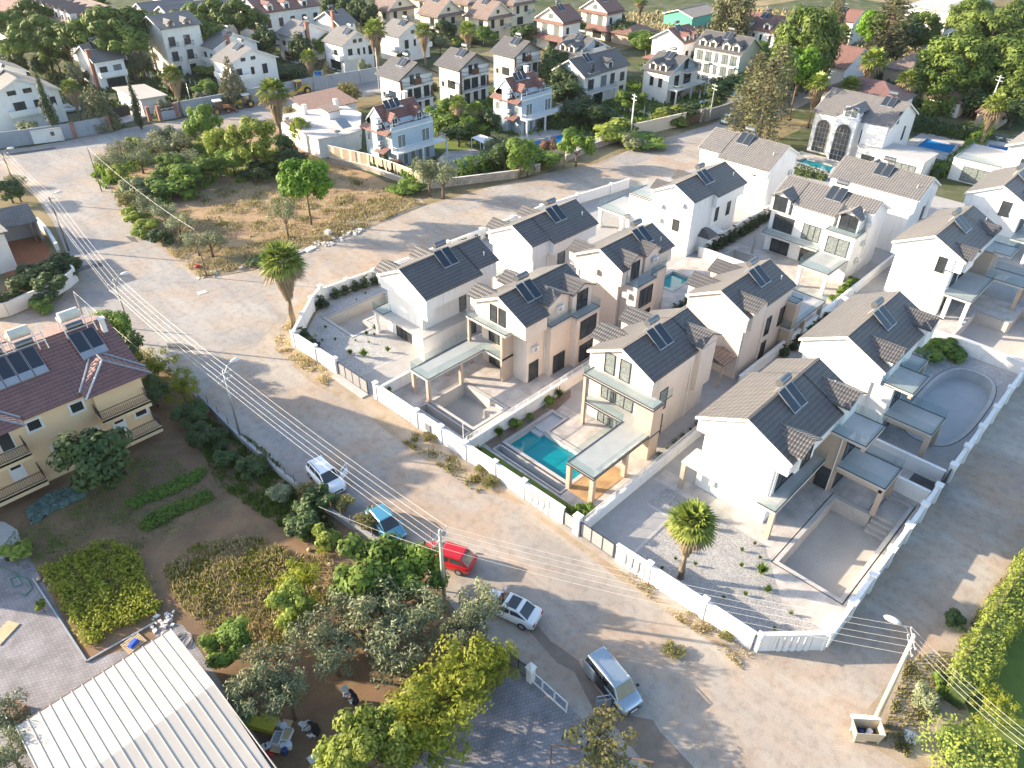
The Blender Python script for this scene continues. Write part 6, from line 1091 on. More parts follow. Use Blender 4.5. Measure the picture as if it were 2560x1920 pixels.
def proto(kind, var=0):
    k = (kind, var)
    if k in PROTO: return PROTO[k]
    parts = []          # normalised: total height 1, crown radius about 0.5
    def fin(cs, per, ls, mat, th, tr, asp=.6, out=.7, flat=1.0, nl=7, lean=0, tmat='bark'):
        b = MB(); clumps(b, cs, per, ls * LS, asp, out, flat); parts.append(('crown', b.mesh('crown', M[mat], False, False))); parts.append(('trunk', trunkmesh(th, tr, cs, tmat, lean, nl)))
    if kind == 'olive': fin(spread(26, .40, .30, .62, .12, .35, -.6), 50, .016, 'l_olive', .35, .035, .35, .45)
    elif kind == 'broad': fin(spread(28, .40, .34, .60, .13, .4, -.7), 80, .018, 'l_green', .35, .03)
    elif kind == 'bright': fin(spread(30, .40, .33, .60, .12, .4, -.8), 85, .0165, 'l_bright', .35, .03)
    elif kind == 'dark': fin(spread(24, .38, .34, .58, .15, .4, -.8), 50, .022, 'l_dark', .3, .03)
    elif kind == 'yellow': fin(spread(38, .42, .36, .56, .095, .2, -.8), 70, .0125, 'l_yellow', .3, .025, .5)
    elif kind == 'fig': fin(spread(36, .42, .36, .58, .12, .5, -.5), 64, .020, 'l_green', .3, .03, .6, .8)
    elif kind == 'bush': fin(spread(16, .42, .40, .42, .18, .3, -.7), 40, .035, 'l_dark', .25, .03, .6, .6)
    elif kind == 'gbush': fin(spread(16, .42, .40, .42, .18, .3, -.7), 40, .035, 'l_green', .25, .03)
    elif kind == 'bbush': fin(spread(16, .42, .40, .42, .18, .3, -.7), 40, .035, 'l_bright', .25, .03)
    elif kind == 'obush': fin(spread(16, .42, .38, .44, .17, .3, -.7), 40, .03, 'l_olive', .25, .03, .4)
    elif kind == 'pinkbush': fin(spread(14, .4, .4, .45, .17, .3, -.7), 34, .03, 'l_pink', .25, .03, .4)
    elif kind == 'dryshrub': fin(spread(14, .42, .36, .45, .16, .3, -.7), 30, .03, 'l_dryg', .2, .02, .3, .3)
    elif kind == 'pine': fin([((math.cos(a * 2.4) * .40 * math.sqrt(a / 40), math.sin(a * 2.4) * .40 * math.sqrt(a / 40), .80 - .22 * a / 40 + rnd.uniform(-.03, .03)), .13 * rnd.uniform(.8, 1.2)) for a in range(0)] + spread(46, .43, .22, .74, .115, .5, -.5), 60, .021, 'l_pine', .62, .03, .4, .8, .75, 12)
    elif kind == 'bpine': fin([((math.cos(a * 2.4) * .42 * math.sqrt(a / 44), math.sin(a * 2.4) * .42 * math.sqrt(a / 44), .78 - .20 * a / 44 + rnd.uniform(-.02, .02)), .12 * rnd.uniform(.85, 1.15)) for a in range(0)] + spread(100, .43, .26, .72, .095, .7, -.6), 60, .018, 'l_pineb', .60, .022, .5, .85, .85, 12)
    elif kind == 'bigpine': fin(spread(110, .42, .40, .54, .12, .8, -.8), 60, .018, 'l_pine', .45, .03, .4, .85, .8, 10)
    elif kind == 'cypress': fin([((rnd.uniform(-1, 1) * .045 * s, rnd.uniform(-1, 1) * .045 * s, z), .10 * s + .012) for z in [i / 34 for i in range(2, 34)] for s in [min(1, (1.02 - z) * 1.6) * min(1, z * 6)]], 110, .012, 'l_cyp', .5, .02, .4, .8, 1.3, 0)
    elif kind == 'conifer': fin([((math.cos(a) * rr_2, math.sin(a) * rr_2, z), .085 * (1.15 - z) + .02) for z in [i / 15 for i in range(1, 15)] for j in range(int(9 * (1.1 - z)) + 1) for a in [j * 6.28 / (int(9 * (1.1 - z)) + 1) + z * 9] for rr_2 in [.30 * (1.03 - z)]], 75, .014, 'l_con', .9, .02, .4, .6, .7, 4)
    elif kind == 'tallcon': fin([((math.cos(a) * rr_2, math.sin(a) * rr_2, z), .055) for z in [i / 22 for i in range(5, 22)] for j in range(5) for a in [j * 1.257 + z * 11] for rr_2 in [rnd.uniform(.04, .13) * min(1, (1.05 - z) * 3)]], 70, .010, 'l_con', .95, .016, .4, .5, 1.1, 8)
    elif kind == 'poplar': fin([((rnd.uniform(-1, 1) * .09, rnd.uniform(-1, 1) * .09, z), .11 * min(1, (1.05 - z) * 3)) for z in [i / 30 for i in range(4, 30)]], 80, .011, 'l_con', .6, .02, .5, .7, 1.2, 3)
    elif kind == 'palm' or kind == 'palmfar':
        near = kind == 'palm'; cr, de = MB(), MB(); H_ = .80; N = 46 if near else 30
        for i in range(N):
            el = R(78 - 118 * (i / N) ** .9); az = i * 2.4; d = Vector((math.cos(az) * math.cos(el), math.sin(az) * math.cos(el), math.sin(el)))
            L1 = .10 + .03 * rnd.random(); base = Vector((0, 0, H_)); tip = base + d * L1; side = d.cross(Vector((0, 0, 1))); side = side.normalized() if side.length > .05 else Vector((1, 0, 0)); up = side.cross(d)
            tgt = cr if i < N * .74 else de; k = len(tgt.v); w_ = .0035; tgt.v += [tuple(base - side * w_), tuple(base + side * w_), tuple(tip + side * w_), tuple(tip - side * w_)]; tgt.f.append((k, k + 1, k + 2, k + 3))
            nb = 15 if near else 9; FR = (.155 if near else .135) + .02 * rnd.random()
            for j in range(nb):
                a = R(-100 + 200 * j / (nb - 1)); bd = (d * math.cos(a) + side * math.sin(a)).normalized(); bl = FR * (.75 + .25 * math.cos(a)); wv = bd.cross(up).normalized() * (.013 if near else .020)
                mid = tip + bd * bl * .55 + Vector((0, 0, -.008)); end = tip + bd * bl + Vector((0, 0, -.045 * rnd.uniform(.5, 1.3)))
                k = len(tgt.v); tgt.v += [tuple(tip), tuple(mid + wv), tuple(end), tuple(mid - wv)]; tgt.f.append((k, k + 1, k + 2, k + 3))
        for i in range(520 if near else 160):
            a = rnd.uniform(0, 6.28); z = rnd.uniform(.46, .77); rr_3 = .04 + .075 * (z - .5) / .26 * rnd.uniform(.6, 1.3); p = Vector((math.cos(a) * rr_3, math.sin(a) * rr_3, z)); t = Vector((-math.sin(a), math.cos(a), 0)) * .013
            e_ = p + Vector((math.cos(a) * .01, math.sin(a) * .01, -.12)); k = len(de.v); de.v += [tuple(p - t), tuple(p + t), tuple(e_ + t * .3), tuple(e_ - t * .3)]; de.f.append((k, k + 1, k + 2, k + 3))
        tb = MB().tube([(0, 0, -.01), (.004, 0, .12), (0, 0, .5), (0, 0, H_)], .040, 10, .024)
        parts += [('crown', cr.mesh('crown', M['l_palm'], False, False)), ('dead_fronds', de.mesh('dead_fronds', M['l_dead'], False, False)), ('trunk', tb.mesh('trunk', M['palmbark'], True, False))]
    elif kind == 'tuft':
        b = MB()
        for i in range(90):
            a = rnd.uniform(0, 6.28); t = rnd.uniform(.1, .9); e_ = Vector((math.cos(a) * t * .5, math.sin(a) * t * .5, 1 - t * .5)) * rnd.uniform(.6, 1); s_ = Vector((-math.sin(a), math.cos(a), 0)) * .035; k = len(b.v); m_ = e_ * .5 + Vector((0, 0, .12)); b.v += [(0, 0, 0), tuple(m_ + s_), tuple(e_), tuple(m_ - s_)]; b.f.append((k, k + 1, k + 2, k + 3))
        parts.append(('foliage', b.mesh('foliage', M['l_green'], False, False)))
    elif kind == 'ballshrub': b = MB(); clumps(b, [((0, 0, .5), .5)], 6, .045); parts.append(('foliage', b.mesh('foliage', M['l_dark'], False, False)))
    elif kind == 'seedling': fin([((rnd.uniform(-.05, .05), rnd.uniform(-.05, .05), z), .12 * (1.1 - z)) for z in (.2, .35, .5, .65, .8, .9)], 60, .035, 'l_cyp', .8, .02, .5, .6, 1.2, 0)
    PROTO[k] = parts; return parts
NM = dict(olive='olive_tree', broad='broadleaf_tree', bright='broadleaf_tree', dark='evergreen_tree', yellow='yellowing_tree', fig='fig_tree', bush='shrub', gbush='shrub', bbush='shrub', obush='olive_bush', pinkbush='shrub', dryshrub='dry_shrub', pine='umbrella_pine', bpine='umbrella_pine', bigpine='pine_tree', cypress='cypress', conifer='conifer', tallcon='conifer', poplar='poplar', palm='palm_tree', palmfar='palm_tree', tuft='garden_plant', ballshrub='garden_plant', seedling='young_cypress')
CT = dict(olive='tree', broad='tree', bright='tree', dark='tree', yellow='tree', fig='tree', bush='shrub', gbush='shrub', bbush='shrub', obush='shrub', pinkbush='shrub', dryshrub='shrub', pine='tree', bpine='tree', bigpine='tree', cypress='tree', conifer='tree', tallcon='tree', poplar='tree', palm='palm', palmfar='palm', tuft='plant', ballshrub='plant', seedling='shrub')
NT = [0]; ORD = 'first second third fourth fifth sixth seventh eighth ninth tenth eleventh twelfth thirteenth fourteenth fifteenth sixteenth seventeenth eighteenth nineteenth twentieth'.split()
def plant(kind, loc, h, w=None, label='', group=None, var=None):
    """h: total height in metres, w: crown diameter"""
    NT[0] += 1; w = w or h; ps = proto(kind, (NT[0] % 2 if kind in ('olive', 'broad', 'bright', 'obush', 'bush', 'palmfar', 'gbush') else 0) if var is None else var)
    kx = {'cypress': 4.2, 'tallcon': 3.2, 'poplar': 2.5, 'palm': 2.4, 'palmfar': 2.4, 'conifer': 1.5, 'seedling': 3.5}.get(kind, 1.0)
    sc_ = (w * kx, w * kx, h) if kind not in ('palm', 'palmfar') else (h, h, h)
    t = thing(NM[kind], label, CT[kind], loc, rnd.uniform(0, 6.28), group, sc_)
    for n, me in ps: part(n, me, None, t)
    return t
def pc_(x, y, h, f=.6): v = G(x, y, h * f); return (v.x, v.y, 0)
def T(kind, x, y, h, w, label, group=None, f=.6): return plant(kind, pc_(x, y, h, f), h, w, label, group)
# umbrella pines and other trees of the upper left
gp1 = 'umbrella pines around the top-left hotel'
for x, y, h, w, l in [(15, 62, 11, 9, 'umbrella pine at the far left edge of the picture'), (68, 38, 12, 10, 'umbrella pine second from the top left corner'), (88, 75, 12, 10, 'wide umbrella pine above the first slender cypress'), (140, 88, 11, 9, 'umbrella pine touching the red-chimneyed white house'), (232, 62, 14, 13, 'large umbrella pine below the hotel dormers'), (288, 60, 13, 12, 'large umbrella pine left of the apartment block'), (272, 95, 11, 9, 'lower umbrella pine in front of the two large ones'), (418, 42, 11, 9, 'umbrella pine right of the apartment block'), (462, 36, 12, 10, 'umbrella pine in the middle of the top wing row'), (510, 38, 12, 10, 'umbrella pine above the two red chimneys'), (548, 50, 10, 8, 'umbrella pine at the right end of the top wing row'), (440, 75, 10, 8, 'lower umbrella pine above the twin-chimney house'), (40, 100, 10, 8, 'umbrella pine behind the left-edge house')]:
    T('pine', x, y, h * 1.05, w * 1.35, l, gp1, .7)
for k, x, y, h, w, l in [
 ('cypress', 93, 205, 13, 2.2, 'tall slender cypress in front of the big left-edge house'), ('cypress', 287, 208, 10, 1.8, 'slender cypress at the gate house'), ('conifer', 206, 218, 8.5, 6.5, 'broad dark conifer between the palm and the gate house'), ('conifer', 496, 162, 10, 6.5, 'conical conifer in front of the twin-window white house'),
 ('conifer', 162*0+707, 148, 5, 4, 'small dense thuja beside the little blue pool'), ('olive', 305, 132, 7, 8, 'grey olive tree below the apartment block'), ('olive', 340, 122, 6, 6, 'second grey olive tree below the apartment block'), ('obush', 165, 150, 6, 5, 'grey-green tree left of the red-chimneyed house'), ('obush', 60, 270, 4, 6, 'olive shrub behind the grey wall above the white cabin'),
 ('obush', 350, 225, 4, 4, 'small olive tree beside the lettered sign'), ('obush', 437, 203, 3.5, 5, 'olive shrub left of the small turquoise pool'), ('bbush', 455, 148, 3, 8, 'light green hedge shrub behind the small turquoise pool'), ('dark', 30, 78*1+60, 7, 7, 'dark tree below the far left umbrella pine'), ('obush', 790, 140, 4, 4, 'round pale shrub against the grey wall, right of the thuja'), ('dark', 90, 178*1-40, 5, 6, 'dark shrubbery behind the left-edge houses'),
 ('dark', 575, 85, 9, 9, 'dark broad tree left of the grey side wall house'), ('olive', 585, 100, 6, 6, 'grey olive at the foot of the grey side wall house'), ('dark', 745, 10, 10, 8, 'dark tree at the top behind the white houses'), ('dark', 775, 20, 10, 8, 'dark tree at the top beside the sand-coloured houses'), ('dark', 800, 33, 9, 8, 'second dark tree beside the sand-coloured houses'), ('dark', 610, 150, 3, 12, 'low dark shrubbery behind the grey wall'), ('dark', 870, 125, 4, 6, 'dark shrubs between the palms and brown-trimmed houses'), ('olive', 950, 92, 5, 6, 'olive by the long low wall under the parasol house'), ('bush', 935, 78, 4, 7, 'dark shrub at the foot of the sand-coloured parasol house'), ('bbush', 1010, 128*1-50, 3, 8, 'green hedge under the top right sand-coloured house')]:
    T(k, x, y, h, w, l)
for x, y, h, l in [(372, 160, 8.5, 'palm on the lawn behind the grey wall'), (152, 188, 7.5, 'palm between the slender cypress and the dark conifer'), (213, 8, 12, 'tall palm in front of the long hotel roof'), (667, 122, 7.5, 'round-headed palm behind the grey compound wall'), (809, 62, 11, 'tall palm between the white houses, top centre'), (914, 66, 9, 'palm right of the plain-slope white house'), (1010, 62, 9, 'palm in front of the parasol house'), (990, 222, 7, 'left one of two palms beside the blue-grey house'), (1030, 234, 6, 'right one of two palms beside the blue-grey house'), (590, 196, 11, 'tall shaggy palm beside the flat-roofed old house'), (1818, 72, 10, 'pale-headed palm right of the great tall pine'), (1888, 128, 11, 'large pale palm at the right of the group'), (1768, 178, 9, 'green palm left of the arched villa'), (1838, 182, 8, 'palm directly behind the arched villa roof'), (1962, 172, 9, 'palm between the arched villa and the stone pines'), (2152, 225, 9, 'palm leaning beside the right-hand street pole'), (1385, 0, 8, 'palm at the very top centre edge')]:
    plant('palmfar', pc_(x, y, h * 1.15, .82), h * 1.15, h, l, 'palms in the gardens')
b0 = q(1, 1, 330, 1170); plant('palm', (b0.x, b0.y, 0), 10.3, 10, 'tall shaggy palm on the verge outside the white palm-corner wall', None)
b0 = G(1470, 1248); plant('palm', (b0.x, b0.y, 0), 7.4, 7, 'big fan palm in the white gravel garden of the blank-gabled villa', None)
plant('palm', (*q(2, 0, 1440, 880)[:2], 0), 3.2, 3, 'low bushy palm by the garden of the lounger pool', None)
# right background trees
for k, x, y, h, w, l in [
 ('poplar', 1568, 18, 19, 6.5, 'tall pale poplar pair, left one'), ('poplar', 1600, 22, 19, 7, 'tall dark poplar pair, right one'), ('bigpine', 1745, 88, 17, 12, 'very tall dense green pine behind the hotel'), ('bigpine', 1700, 60*1+50, 12, 7, 'green flank tree left of the very tall pine'), ('conifer', 1808, 25, 14, 7, 'dark conifer at the top right of the very tall pine'), ('bpine', 1885, 72, 11, 8, 'bright green round pine among dark trees'), ('tallcon', 1925, 55, 15, 10, 'bare brownish conifer right of the bright pine'), ('dark', 1960, 70, 10, 10, 'dark tree group beside the brownish conifer'), ('dark', 1925, 95, 8, 7, 'dark tree under the brownish conifer'),
 ('bigpine', 2058, 135, 13, 13, 'large round stone pine left of the right-hand pair'), ('bigpine', 2180, 140, 13, 13, 'large round stone pine at the right edge'), ('bigpine', 2140, 70, 12, 14, 'farther pine behind the two round stone pines'), ('bigpine', 2200, 45, 12, 12, 'farthest pine in the top right corner'), ('bigpine', 2205, 200, 8, 8, 'small green pine at the right edge below the round pine'), ('dark', 2195, 235, 6, 7, 'dark tree at the right edge above the lawn'),
 ('bpine', 1725, 165, 12, 8, 'bright-topped umbrella pine at the street end'), ('bpine', 1700, 160, 11, 7, 'smaller bright umbrella pine by the street end'), ('tallcon', 1655, 215, 15, 6, 'tall brown-green conifer nearest the street end'), ('tallcon', 1682, 180, 15, 6, 'second tall brown-green conifer at the street end'), ('tallcon', 1612, 235, 10, 6, 'short brown-green conifer left of the tall ones'), ('tallcon', 1635, 175, 12, 5, 'slim conifer behind the street-end conifers'), ('bush', 1655, 150, 6, 7, 'dark bush left of the bright umbrella pine'),
 ('olive', 1500, 118, 6, 7, 'olive tree in the garden of the black-balcony house'), ('dark', 1525, 130, 6, 7, 'dark tree between grey houses'), ('dark', 1600, 180, 5, 14, 'dark hedge trees under the bright white facade'), ('dark', 1650, 190, 4, 10, 'dark shrubs right of the bright white facade'), ('broad', 1398, 92, 6, 8, 'rounded tree left of the red-roofed twin dormer house'), ('gbush', 1385, 75, 5, 9, 'green trees by the dry field'), ('dark', 1345, 60, 5, 7, 'dark hedge tree right of the pink-roofed houses'), ('dark', 1525, 185*1-40, 5, 6, 'dark shrub beside olive'), ('olive', 1260, 80*1+8, 5, 6, 'light olive between pink-roofed house and grey house'), ('dark', 1200, 128, 7, 6, 'dark green tree right of the brown gabled houses'), ('dark', 1190, 150, 7, 6, 'second dark green tree right of the brown gabled houses'), ('dark', 1215, 200, 6, 9, 'dark evergreen mass left of the stone-clad house'), ('dark', 1250, 235, 5, 9, 'dark evergreen in front of the stone-clad house'), ('dark', 1295, 245, 4.5, 8, 'dark shrubs by the steps of the stone-clad house'), ('dark', 1420, 145*1+5, 5, 9, 'dark hedge tree behind stone-clad house'),
 ('bbush', 1445, 240, 3.5, 7, 'clipped bright green thuja shrub above the beige wall'), ('bbush', 1325, 275, 4, 8, 'light green bamboo-like shrub behind the railed stone wall'), ('gbush', 1355, 268, 3, 5, 'green shrub beside the white street pole'), ('broad', 1247, 310, 6, 6, 'broadleaf tree with a white-washed trunk on the upper street'), ('broad', 1123, 330, 6.5, 6, 'broadleaf tree at the bend of the upper street'), ('dark', 1090, 330, 5, 6, 'darker tree left of the bend tree'), ('obush', 1140, 355, 3, 3.5, 'dark shrub at the foot of the bend tree'), ('pinkbush', 1187, 308, 3.2, 4, 'pink flowering shrub by the long blue pool'), ('gbush', 1165, 335, 3, 6, 'creeper shrub over the black garden door'), ('obush', 1370, 298, 2.6, 5, 'dark scrub by the foot of the white street pole'), ('gbush', 1400, 305, 1.6, 8, 'low green scrub along the upper street verge'), ('dark', 1480, 240, 3, 8, 'dark garden shrubs by the iron gate'),
 ('broad', 975, 262, 4.5, 8, 'broad green tree under the two palms'), ('broad', 1010, 268, 4.5, 7, 'second broad green tree under the two palms'), ('dark', 990, 285, 4, 7, 'dark garden tree on the lawn with a white trunk'), ('olive', 1075, 310, 5, 5, 'grey olive right of the white canopy'), ('olive', 925, 370, 6, 6, 'olive-green tree before the blue-grey house'), ('olive', 955, 375, 6, 6, 'second olive-green tree before the blue-grey house'), ('gbush', 900, 372, 3, 4, 'small green shrub behind the canvas fence'), ('pinkbush', 852, 350, 3, 3.5, 'reddish shrub at the porch of the blue-grey house'), ('obush', 830, 328, 3, 4, 'grey shrub at the side of the blue-grey house'), ('gbush', 880, 395, 2, 5, 'creeper hanging over the canvas fence'), ('gbush', 945, 245, 6, 4, 'yellow-green bush beside the teal pool')]:
    T(k, x, y, h * 1.1, w * 1.2, l)
# the field across the street
for k, x, y, h, w, l in [
 ('broad', 436, 265, 8, 6, 'tall bright green mulberry tree at the back of the field'), ('bright', 475, 305, 6, 6, 'flat-topped yellow-green tree left of the large one'), ('bright', 545, 305, 8.5, 8.5, 'largest bright green tree of the field'), ('bpine', 660, 405, 8.3, 7.8, 'lone umbrella pine on a bare trunk in the field'), ('olive', 612, 455, 6, 4.5, 'thin grey tree left of the lone umbrella pine'),
 ('olive', 235, 345, 4, 6, 'olive tree nearest the street bend'), ('olive', 262, 322, 4.2, 5.5, 'olive tree second from the street bend'), ('olive', 300, 340, 4, 5.5, 'olive tree in the middle of the scrub'), ('olive', 330, 312, 4.5, 6, 'olive tree at the top of the scrub'), ('obush', 350, 285, 4, 5, 'pale bushy tree at the top of the scrub'), ('obush', 375, 300, 3.5, 5, 'pale bush right of the scrub top'), ('bright', 255, 368, 3, 4, 'yellow-green bush near the street bend'), ('bbush', 282, 305, 3.5, 3.5, 'bright bush poking above the olives'), ('olive', 395, 305, 4, 6, 'olive tree below the mulberry'), ('olive', 395, 340, 4, 6, 'olive tree in front of the flat-topped tree'), ('broad', 372, 358, 4, 6, 'leafy green citrus tree, left in the citrus row'), ('broad', 405, 372, 4, 6, 'leafy green citrus tree, middle of the citrus row'), ('broad', 445, 360, 4, 6, 'leafy green citrus tree, right in the citrus row'), ('gbush', 340, 390, 3.2, 6, 'green shrub at the front of the citrus row'), ('gbush', 380, 395, 3.2, 6, 'second green shrub at the front of the citrus row'), ('broad', 500, 345, 4, 6, 'green tree at the foot of the largest tree'), ('bright', 595, 340, 4, 5, 'green shrub left of the flat-roofed house'), ('dark', 630, 345, 4.5, 6, 'dark olive mass beside the flat-roofed house'), ('dark', 610, 310, 4.5, 5, 'dark tree under the tall shaggy palm'), ('bush', 560, 360, 3, 6, 'dark scrub below the largest tree'), ('bright', 645, 275, 5, 4, 'yellow-green tree right of the tall shaggy palm'), ('dryshrub', 625, 245, 4, 4, 'dry yellowish shrub behind the tall shaggy palm'),
 ('olive', 322, 440, 3.8, 4.5, 'round olive tree, uppermost of the front row'), ('olive', 352, 456, 3.6, 4.5, 'round olive tree, second of the front row'), ('olive', 382, 482, 3.6, 4.8, 'round olive tree, third of the front row'), ('olive', 422, 518, 3.4, 4.2, 'round olive tree at the low left end of the row'), ('olive', 452, 520, 3.4, 4.5, 'round olive tree, last of the front row'), ('bush', 345, 505, 2, 3, 'dark little shrub under the front row of olives'), ('dryshrub', 268, 430, 2.8, 4, 'reedy yellow-green shrub along the street, upper'), ('bbush', 290, 462, 2.6, 4, 'reedy yellow-green shrub along the street, middle'), ('bbush', 310, 482, 2.2, 4, 'reedy yellow-green shrub along the street, lower'), ('obush', 285, 405, 3.4, 5, 'grey bush on the street side of the citrus row'), ('bush', 560, 560, 1.2, 3, 'dark weed clump at the field corner'),
 ('dryshrub', 752, 196, 5, 7, 'feathery tamarisk-like shrub before the grey wall'), ('dryshrub', 895, 217, 3, 3, 'dry bush by the white plot wall under the brown gabled house'), ('gbush', 855, 228, 2.4, 4, 'green bush behind the flat-roofed house')]:
    T(k, x, y, h * 1.12, w * 1.15, l)
# left edge and the garden side
for k, x, y, h, w, l in [
 ('bush', 55, 600, 3, 5, 'dark shrub in the walled garden, left'), ('bush', 85, 578, 3.2, 5.5, 'dark shrub in the walled garden, middle'), ('bush', 125, 568, 3.2, 5.5, 'dark shrub in the walled garden, by the wall end'), ('bush', 98, 612, 3, 5, 'dark shrub in the walled garden, front'), ('bush', 8, 640, 3, 4, 'dark shrub at the left edge behind the white wall'), ('gbush', 85, 657, 1.6, 2.8, 'small shrub outside the curved white wall'), ('dark', 15, 405, 4, 6, 'dark tree at the left edge above the barn'), ('dryshrub', 30, 388, 2, 6, 'dry weeds at the left edge of the street'),
 ('broad', 245, 715, 5.5, 6, 'green tree behind the gable end of the ochre house'), ('dark', 275, 760, 5, 5, 'dark green tree between ochre house and street pole'), ('yellow', 330, 790, 4.5, 6, 'yellow-green tree at the top of the garden wall'), ('yellow', 390, 830, 4, 5, 'yellowing tree next to the low concrete wall'), ('dark', 330, 845, 3, 5, 'dark bushes under the yellow-green tree'), ('dark', 205, 980, 6.5, 7.5, 'dark feathery tree in front of the ochre house'),
 ('bush', 410, 885, 2.2, 3.6, 'dark garden bush below the low wall, uppermost'), ('bush', 445, 935, 2.2, 4, 'dark garden bush below the low wall, second'), ('bush', 545, 1000, 1.8, 3, 'dark garden bush below the low wall, third'), ('bush', 490, 985, 1.6, 2.6, 'dark garden bush, left of the third'), ('obush', 600, 1060, 1.6, 2.6, 'grey-green garden bush, fourth along the low wall'), ('bush', 680, 1095*1-20, 2.2, 3.5, 'dark garden bush, fifth along the low wall'), ('bush', 655, 1120, 2.4, 3.5, 'dark garden bush left of the little yellow-green one'), ('bbush', 702, 1155, 2.6, 2.4, 'little yellow-green upright bush near the fig tree'), ('yellow', 700, 1085*1+100, 1, 1.4, 'tiny yellow weed clump near the low wall'),
 ('dryshrub', 790, 1125, 1.6, 3.5, 'dry vine along the low wall by the blue car'), ('dryshrub', 745, 1085, 1.5, 3, 'dry creeper on the low wall above the blue car'), ('dryshrub', 660, 1030*1+25, 1.4, 3, 'dry creeper on the low wall by the white car'),
 ('fig', 815, 1235, 5.6, 7.2, 'glossy green tree hiding the rear of the blue car'), ('fig', 885, 1230, 5.2, 5.5, 'glossy green tree beside the red car'), ('yellow', 650, 1240, 4.5, 4.0, 'yellow tree in the middle of the garden'), ('bright', 630, 1315, 4.5, 4.5, 'light green tree below the yellow one'), ('olive', 838, 1330, 5.6, 6.5, 'large olive tree under the glossy trees'), ('olive', 905, 1320, 5.4, 5, 'olive tree left of the concrete pole'), ('olive', 775, 1320, 5, 5, 'olive tree left of the large olive'), ('olive', 860, 1390, 5, 6, 'olive tree in front of the large olive'), ('olive', 675, 1365, 5.2, 5, 'olive tree above the two people'), ('olive', 720, 1405, 4.6, 4.5, 'olive tree just above the two people'), ('olive', 590, 1435, 5.2, 5, 'olive tree at the corner of the metal shed'), ('olive', 545, 1500, 5, 4.5, 'olive tree overhanging the shed roof'), ('olive', 622, 1500, 4.6, 3.8, 'olive tree left of the people'), ('olive', 1030, 1310, 5.8, 4.5, 'pale olive tree beside the white sedan'), ('olive', 1005, 1370, 5, 4.5, 'pale olive tree in front of the white sedan'), ('broad', 495, 1385, 3, 4, 'green shrub by the coiled pipe'),
 ('yellow', 950, 1490, 6.2, 9.5, 'large yellow-green tree left of the sliding gate'), ('yellow', 1010, 1440, 5.6, 6, 'yellow-green tree nearest the fence panel'), ('yellow', 900, 1570, 5.6, 6.5, 'yellow-green tree over the white panels'), ('bright', 810, 1600, 6, 5.5, 'bright green lemon-like tree at the bottom edge'), ('bright', 740, 1650, 5, 5, 'bright green tree cut by the bottom edge'), ('yellow', 1075, 1420, 5, 3.5, 'narrow green tree against the fence panel'),
 ('olive', 8, 1540, 4.5, 4, 'olive tree at the left edge above the shed roof'), ('olive', 15, 1620, 4.5, 4, 'olive tree at the left edge beside the shed roof'), ('bbush', 35, 1335*1-150, 1.6, 2.6, 'yellow-green plant at the rounded concrete pad'), ('bright', 88, 1188*1+120, 1.2, 1.2, 'small dry plant in the garden')]:
    T(k, x, y, h, w, l)
for i, (k, x, y, h, w, wh) in enumerate([('dark', 20, 130, 7, 10, 'behind the left-edge houses'), ('broad', 118, 120, 7, 9, 'left of the skylight house'), ('olive', 330, 100, 7, 9, 'under the apartment block'), ('dark', 380, 180, 5, 7, 'by the lawn palm'), ('broad', 445, 190, 4, 7, 'left of the conical conifer'), ('dark', 590, 130, 5, 7, 'between conifer and round palm'), ('dark', 650, 100, 8, 8, 'behind the red-chimney houses'), ('broad', 700, 95, 6, 7, 'between the white houses'), ('dark', 960, 60, 6, 9, 'under the sand-coloured row'), ('broad', 1045, 75, 5, 9, 'right of the parasol house'), ('dark', 720, 5, 10, 10, 'at the top edge'), ('dark', 1130, 70, 6, 9, 'below the pink-roofed house'), ('broad', 1240, 60, 6, 9, 'between the pink-roofed houses'), ('dark', 1330, 40, 6, 9, 'by the open field'), ('dark', 1440, 150, 6, 8, 'between the grey houses'), ('broad', 1360, 215, 5, 8, 'right of the stone-clad house'), ('dark', 1220, 175, 8, 8, 'left of the stone-clad house roof'), ('dark', 1550, 200, 5, 9, 'beside the lounger pool'), ('dark', 1600, 130, 8, 8, 'under the white facade house'), ('bigpine', 1990, 60, 11, 11, 'above the dark roof'), ('bigpine', 2100, 30, 11, 13, 'by the modern building'), ('broad', 2050, 205, 5, 8, 'by the orange roof'), ('dark', 2110, 215, 6, 8, 'over the pale garden wall'), ('broad', 980, 240, 6, 8, 'in the twin palm garden'), ('dark', 1050, 260, 6, 7, 'right of the twin palms'), ('dark', 925, 200, 5, 6, 'behind the teal pool'), ('dark', 1560, 60, 9, 8, 'at the foot of the poplars'), ('broad', 1640, 120, 8, 8, 'right of the white facade')]): T(k, x, y, h, w, '%s tree %s, %s' % ('dark' if k == 'dark' else 'leafy green' if k == 'broad' else 'round', wh, 'in the background'))
vt = spread(34, .48, .12, .78, .10, .1, -1); b = MB(); clumps(b, vt, 34, .016, .6); t = thing('vine_pergola', 'leafy vine sprawling over a thin frame at the bottom edge', 'vine', pc_(1300, 1630, 2.6, .8), .6, None, (7.5, 6.5, 2.8)); part('crown', b.mesh('crown', M['l_dryg'], False, False), None, t); part('frame', MB().tube([(-.45, 0, 0), (-.45, 0, .8), (.45, 0, .8), (.45, 0, 0)], .008, 5).tube([(0, -.45, 0), (0, -.45, .8), (0, .45, .8), (0, .45, 0)], .008, 5), M['rust'], t)
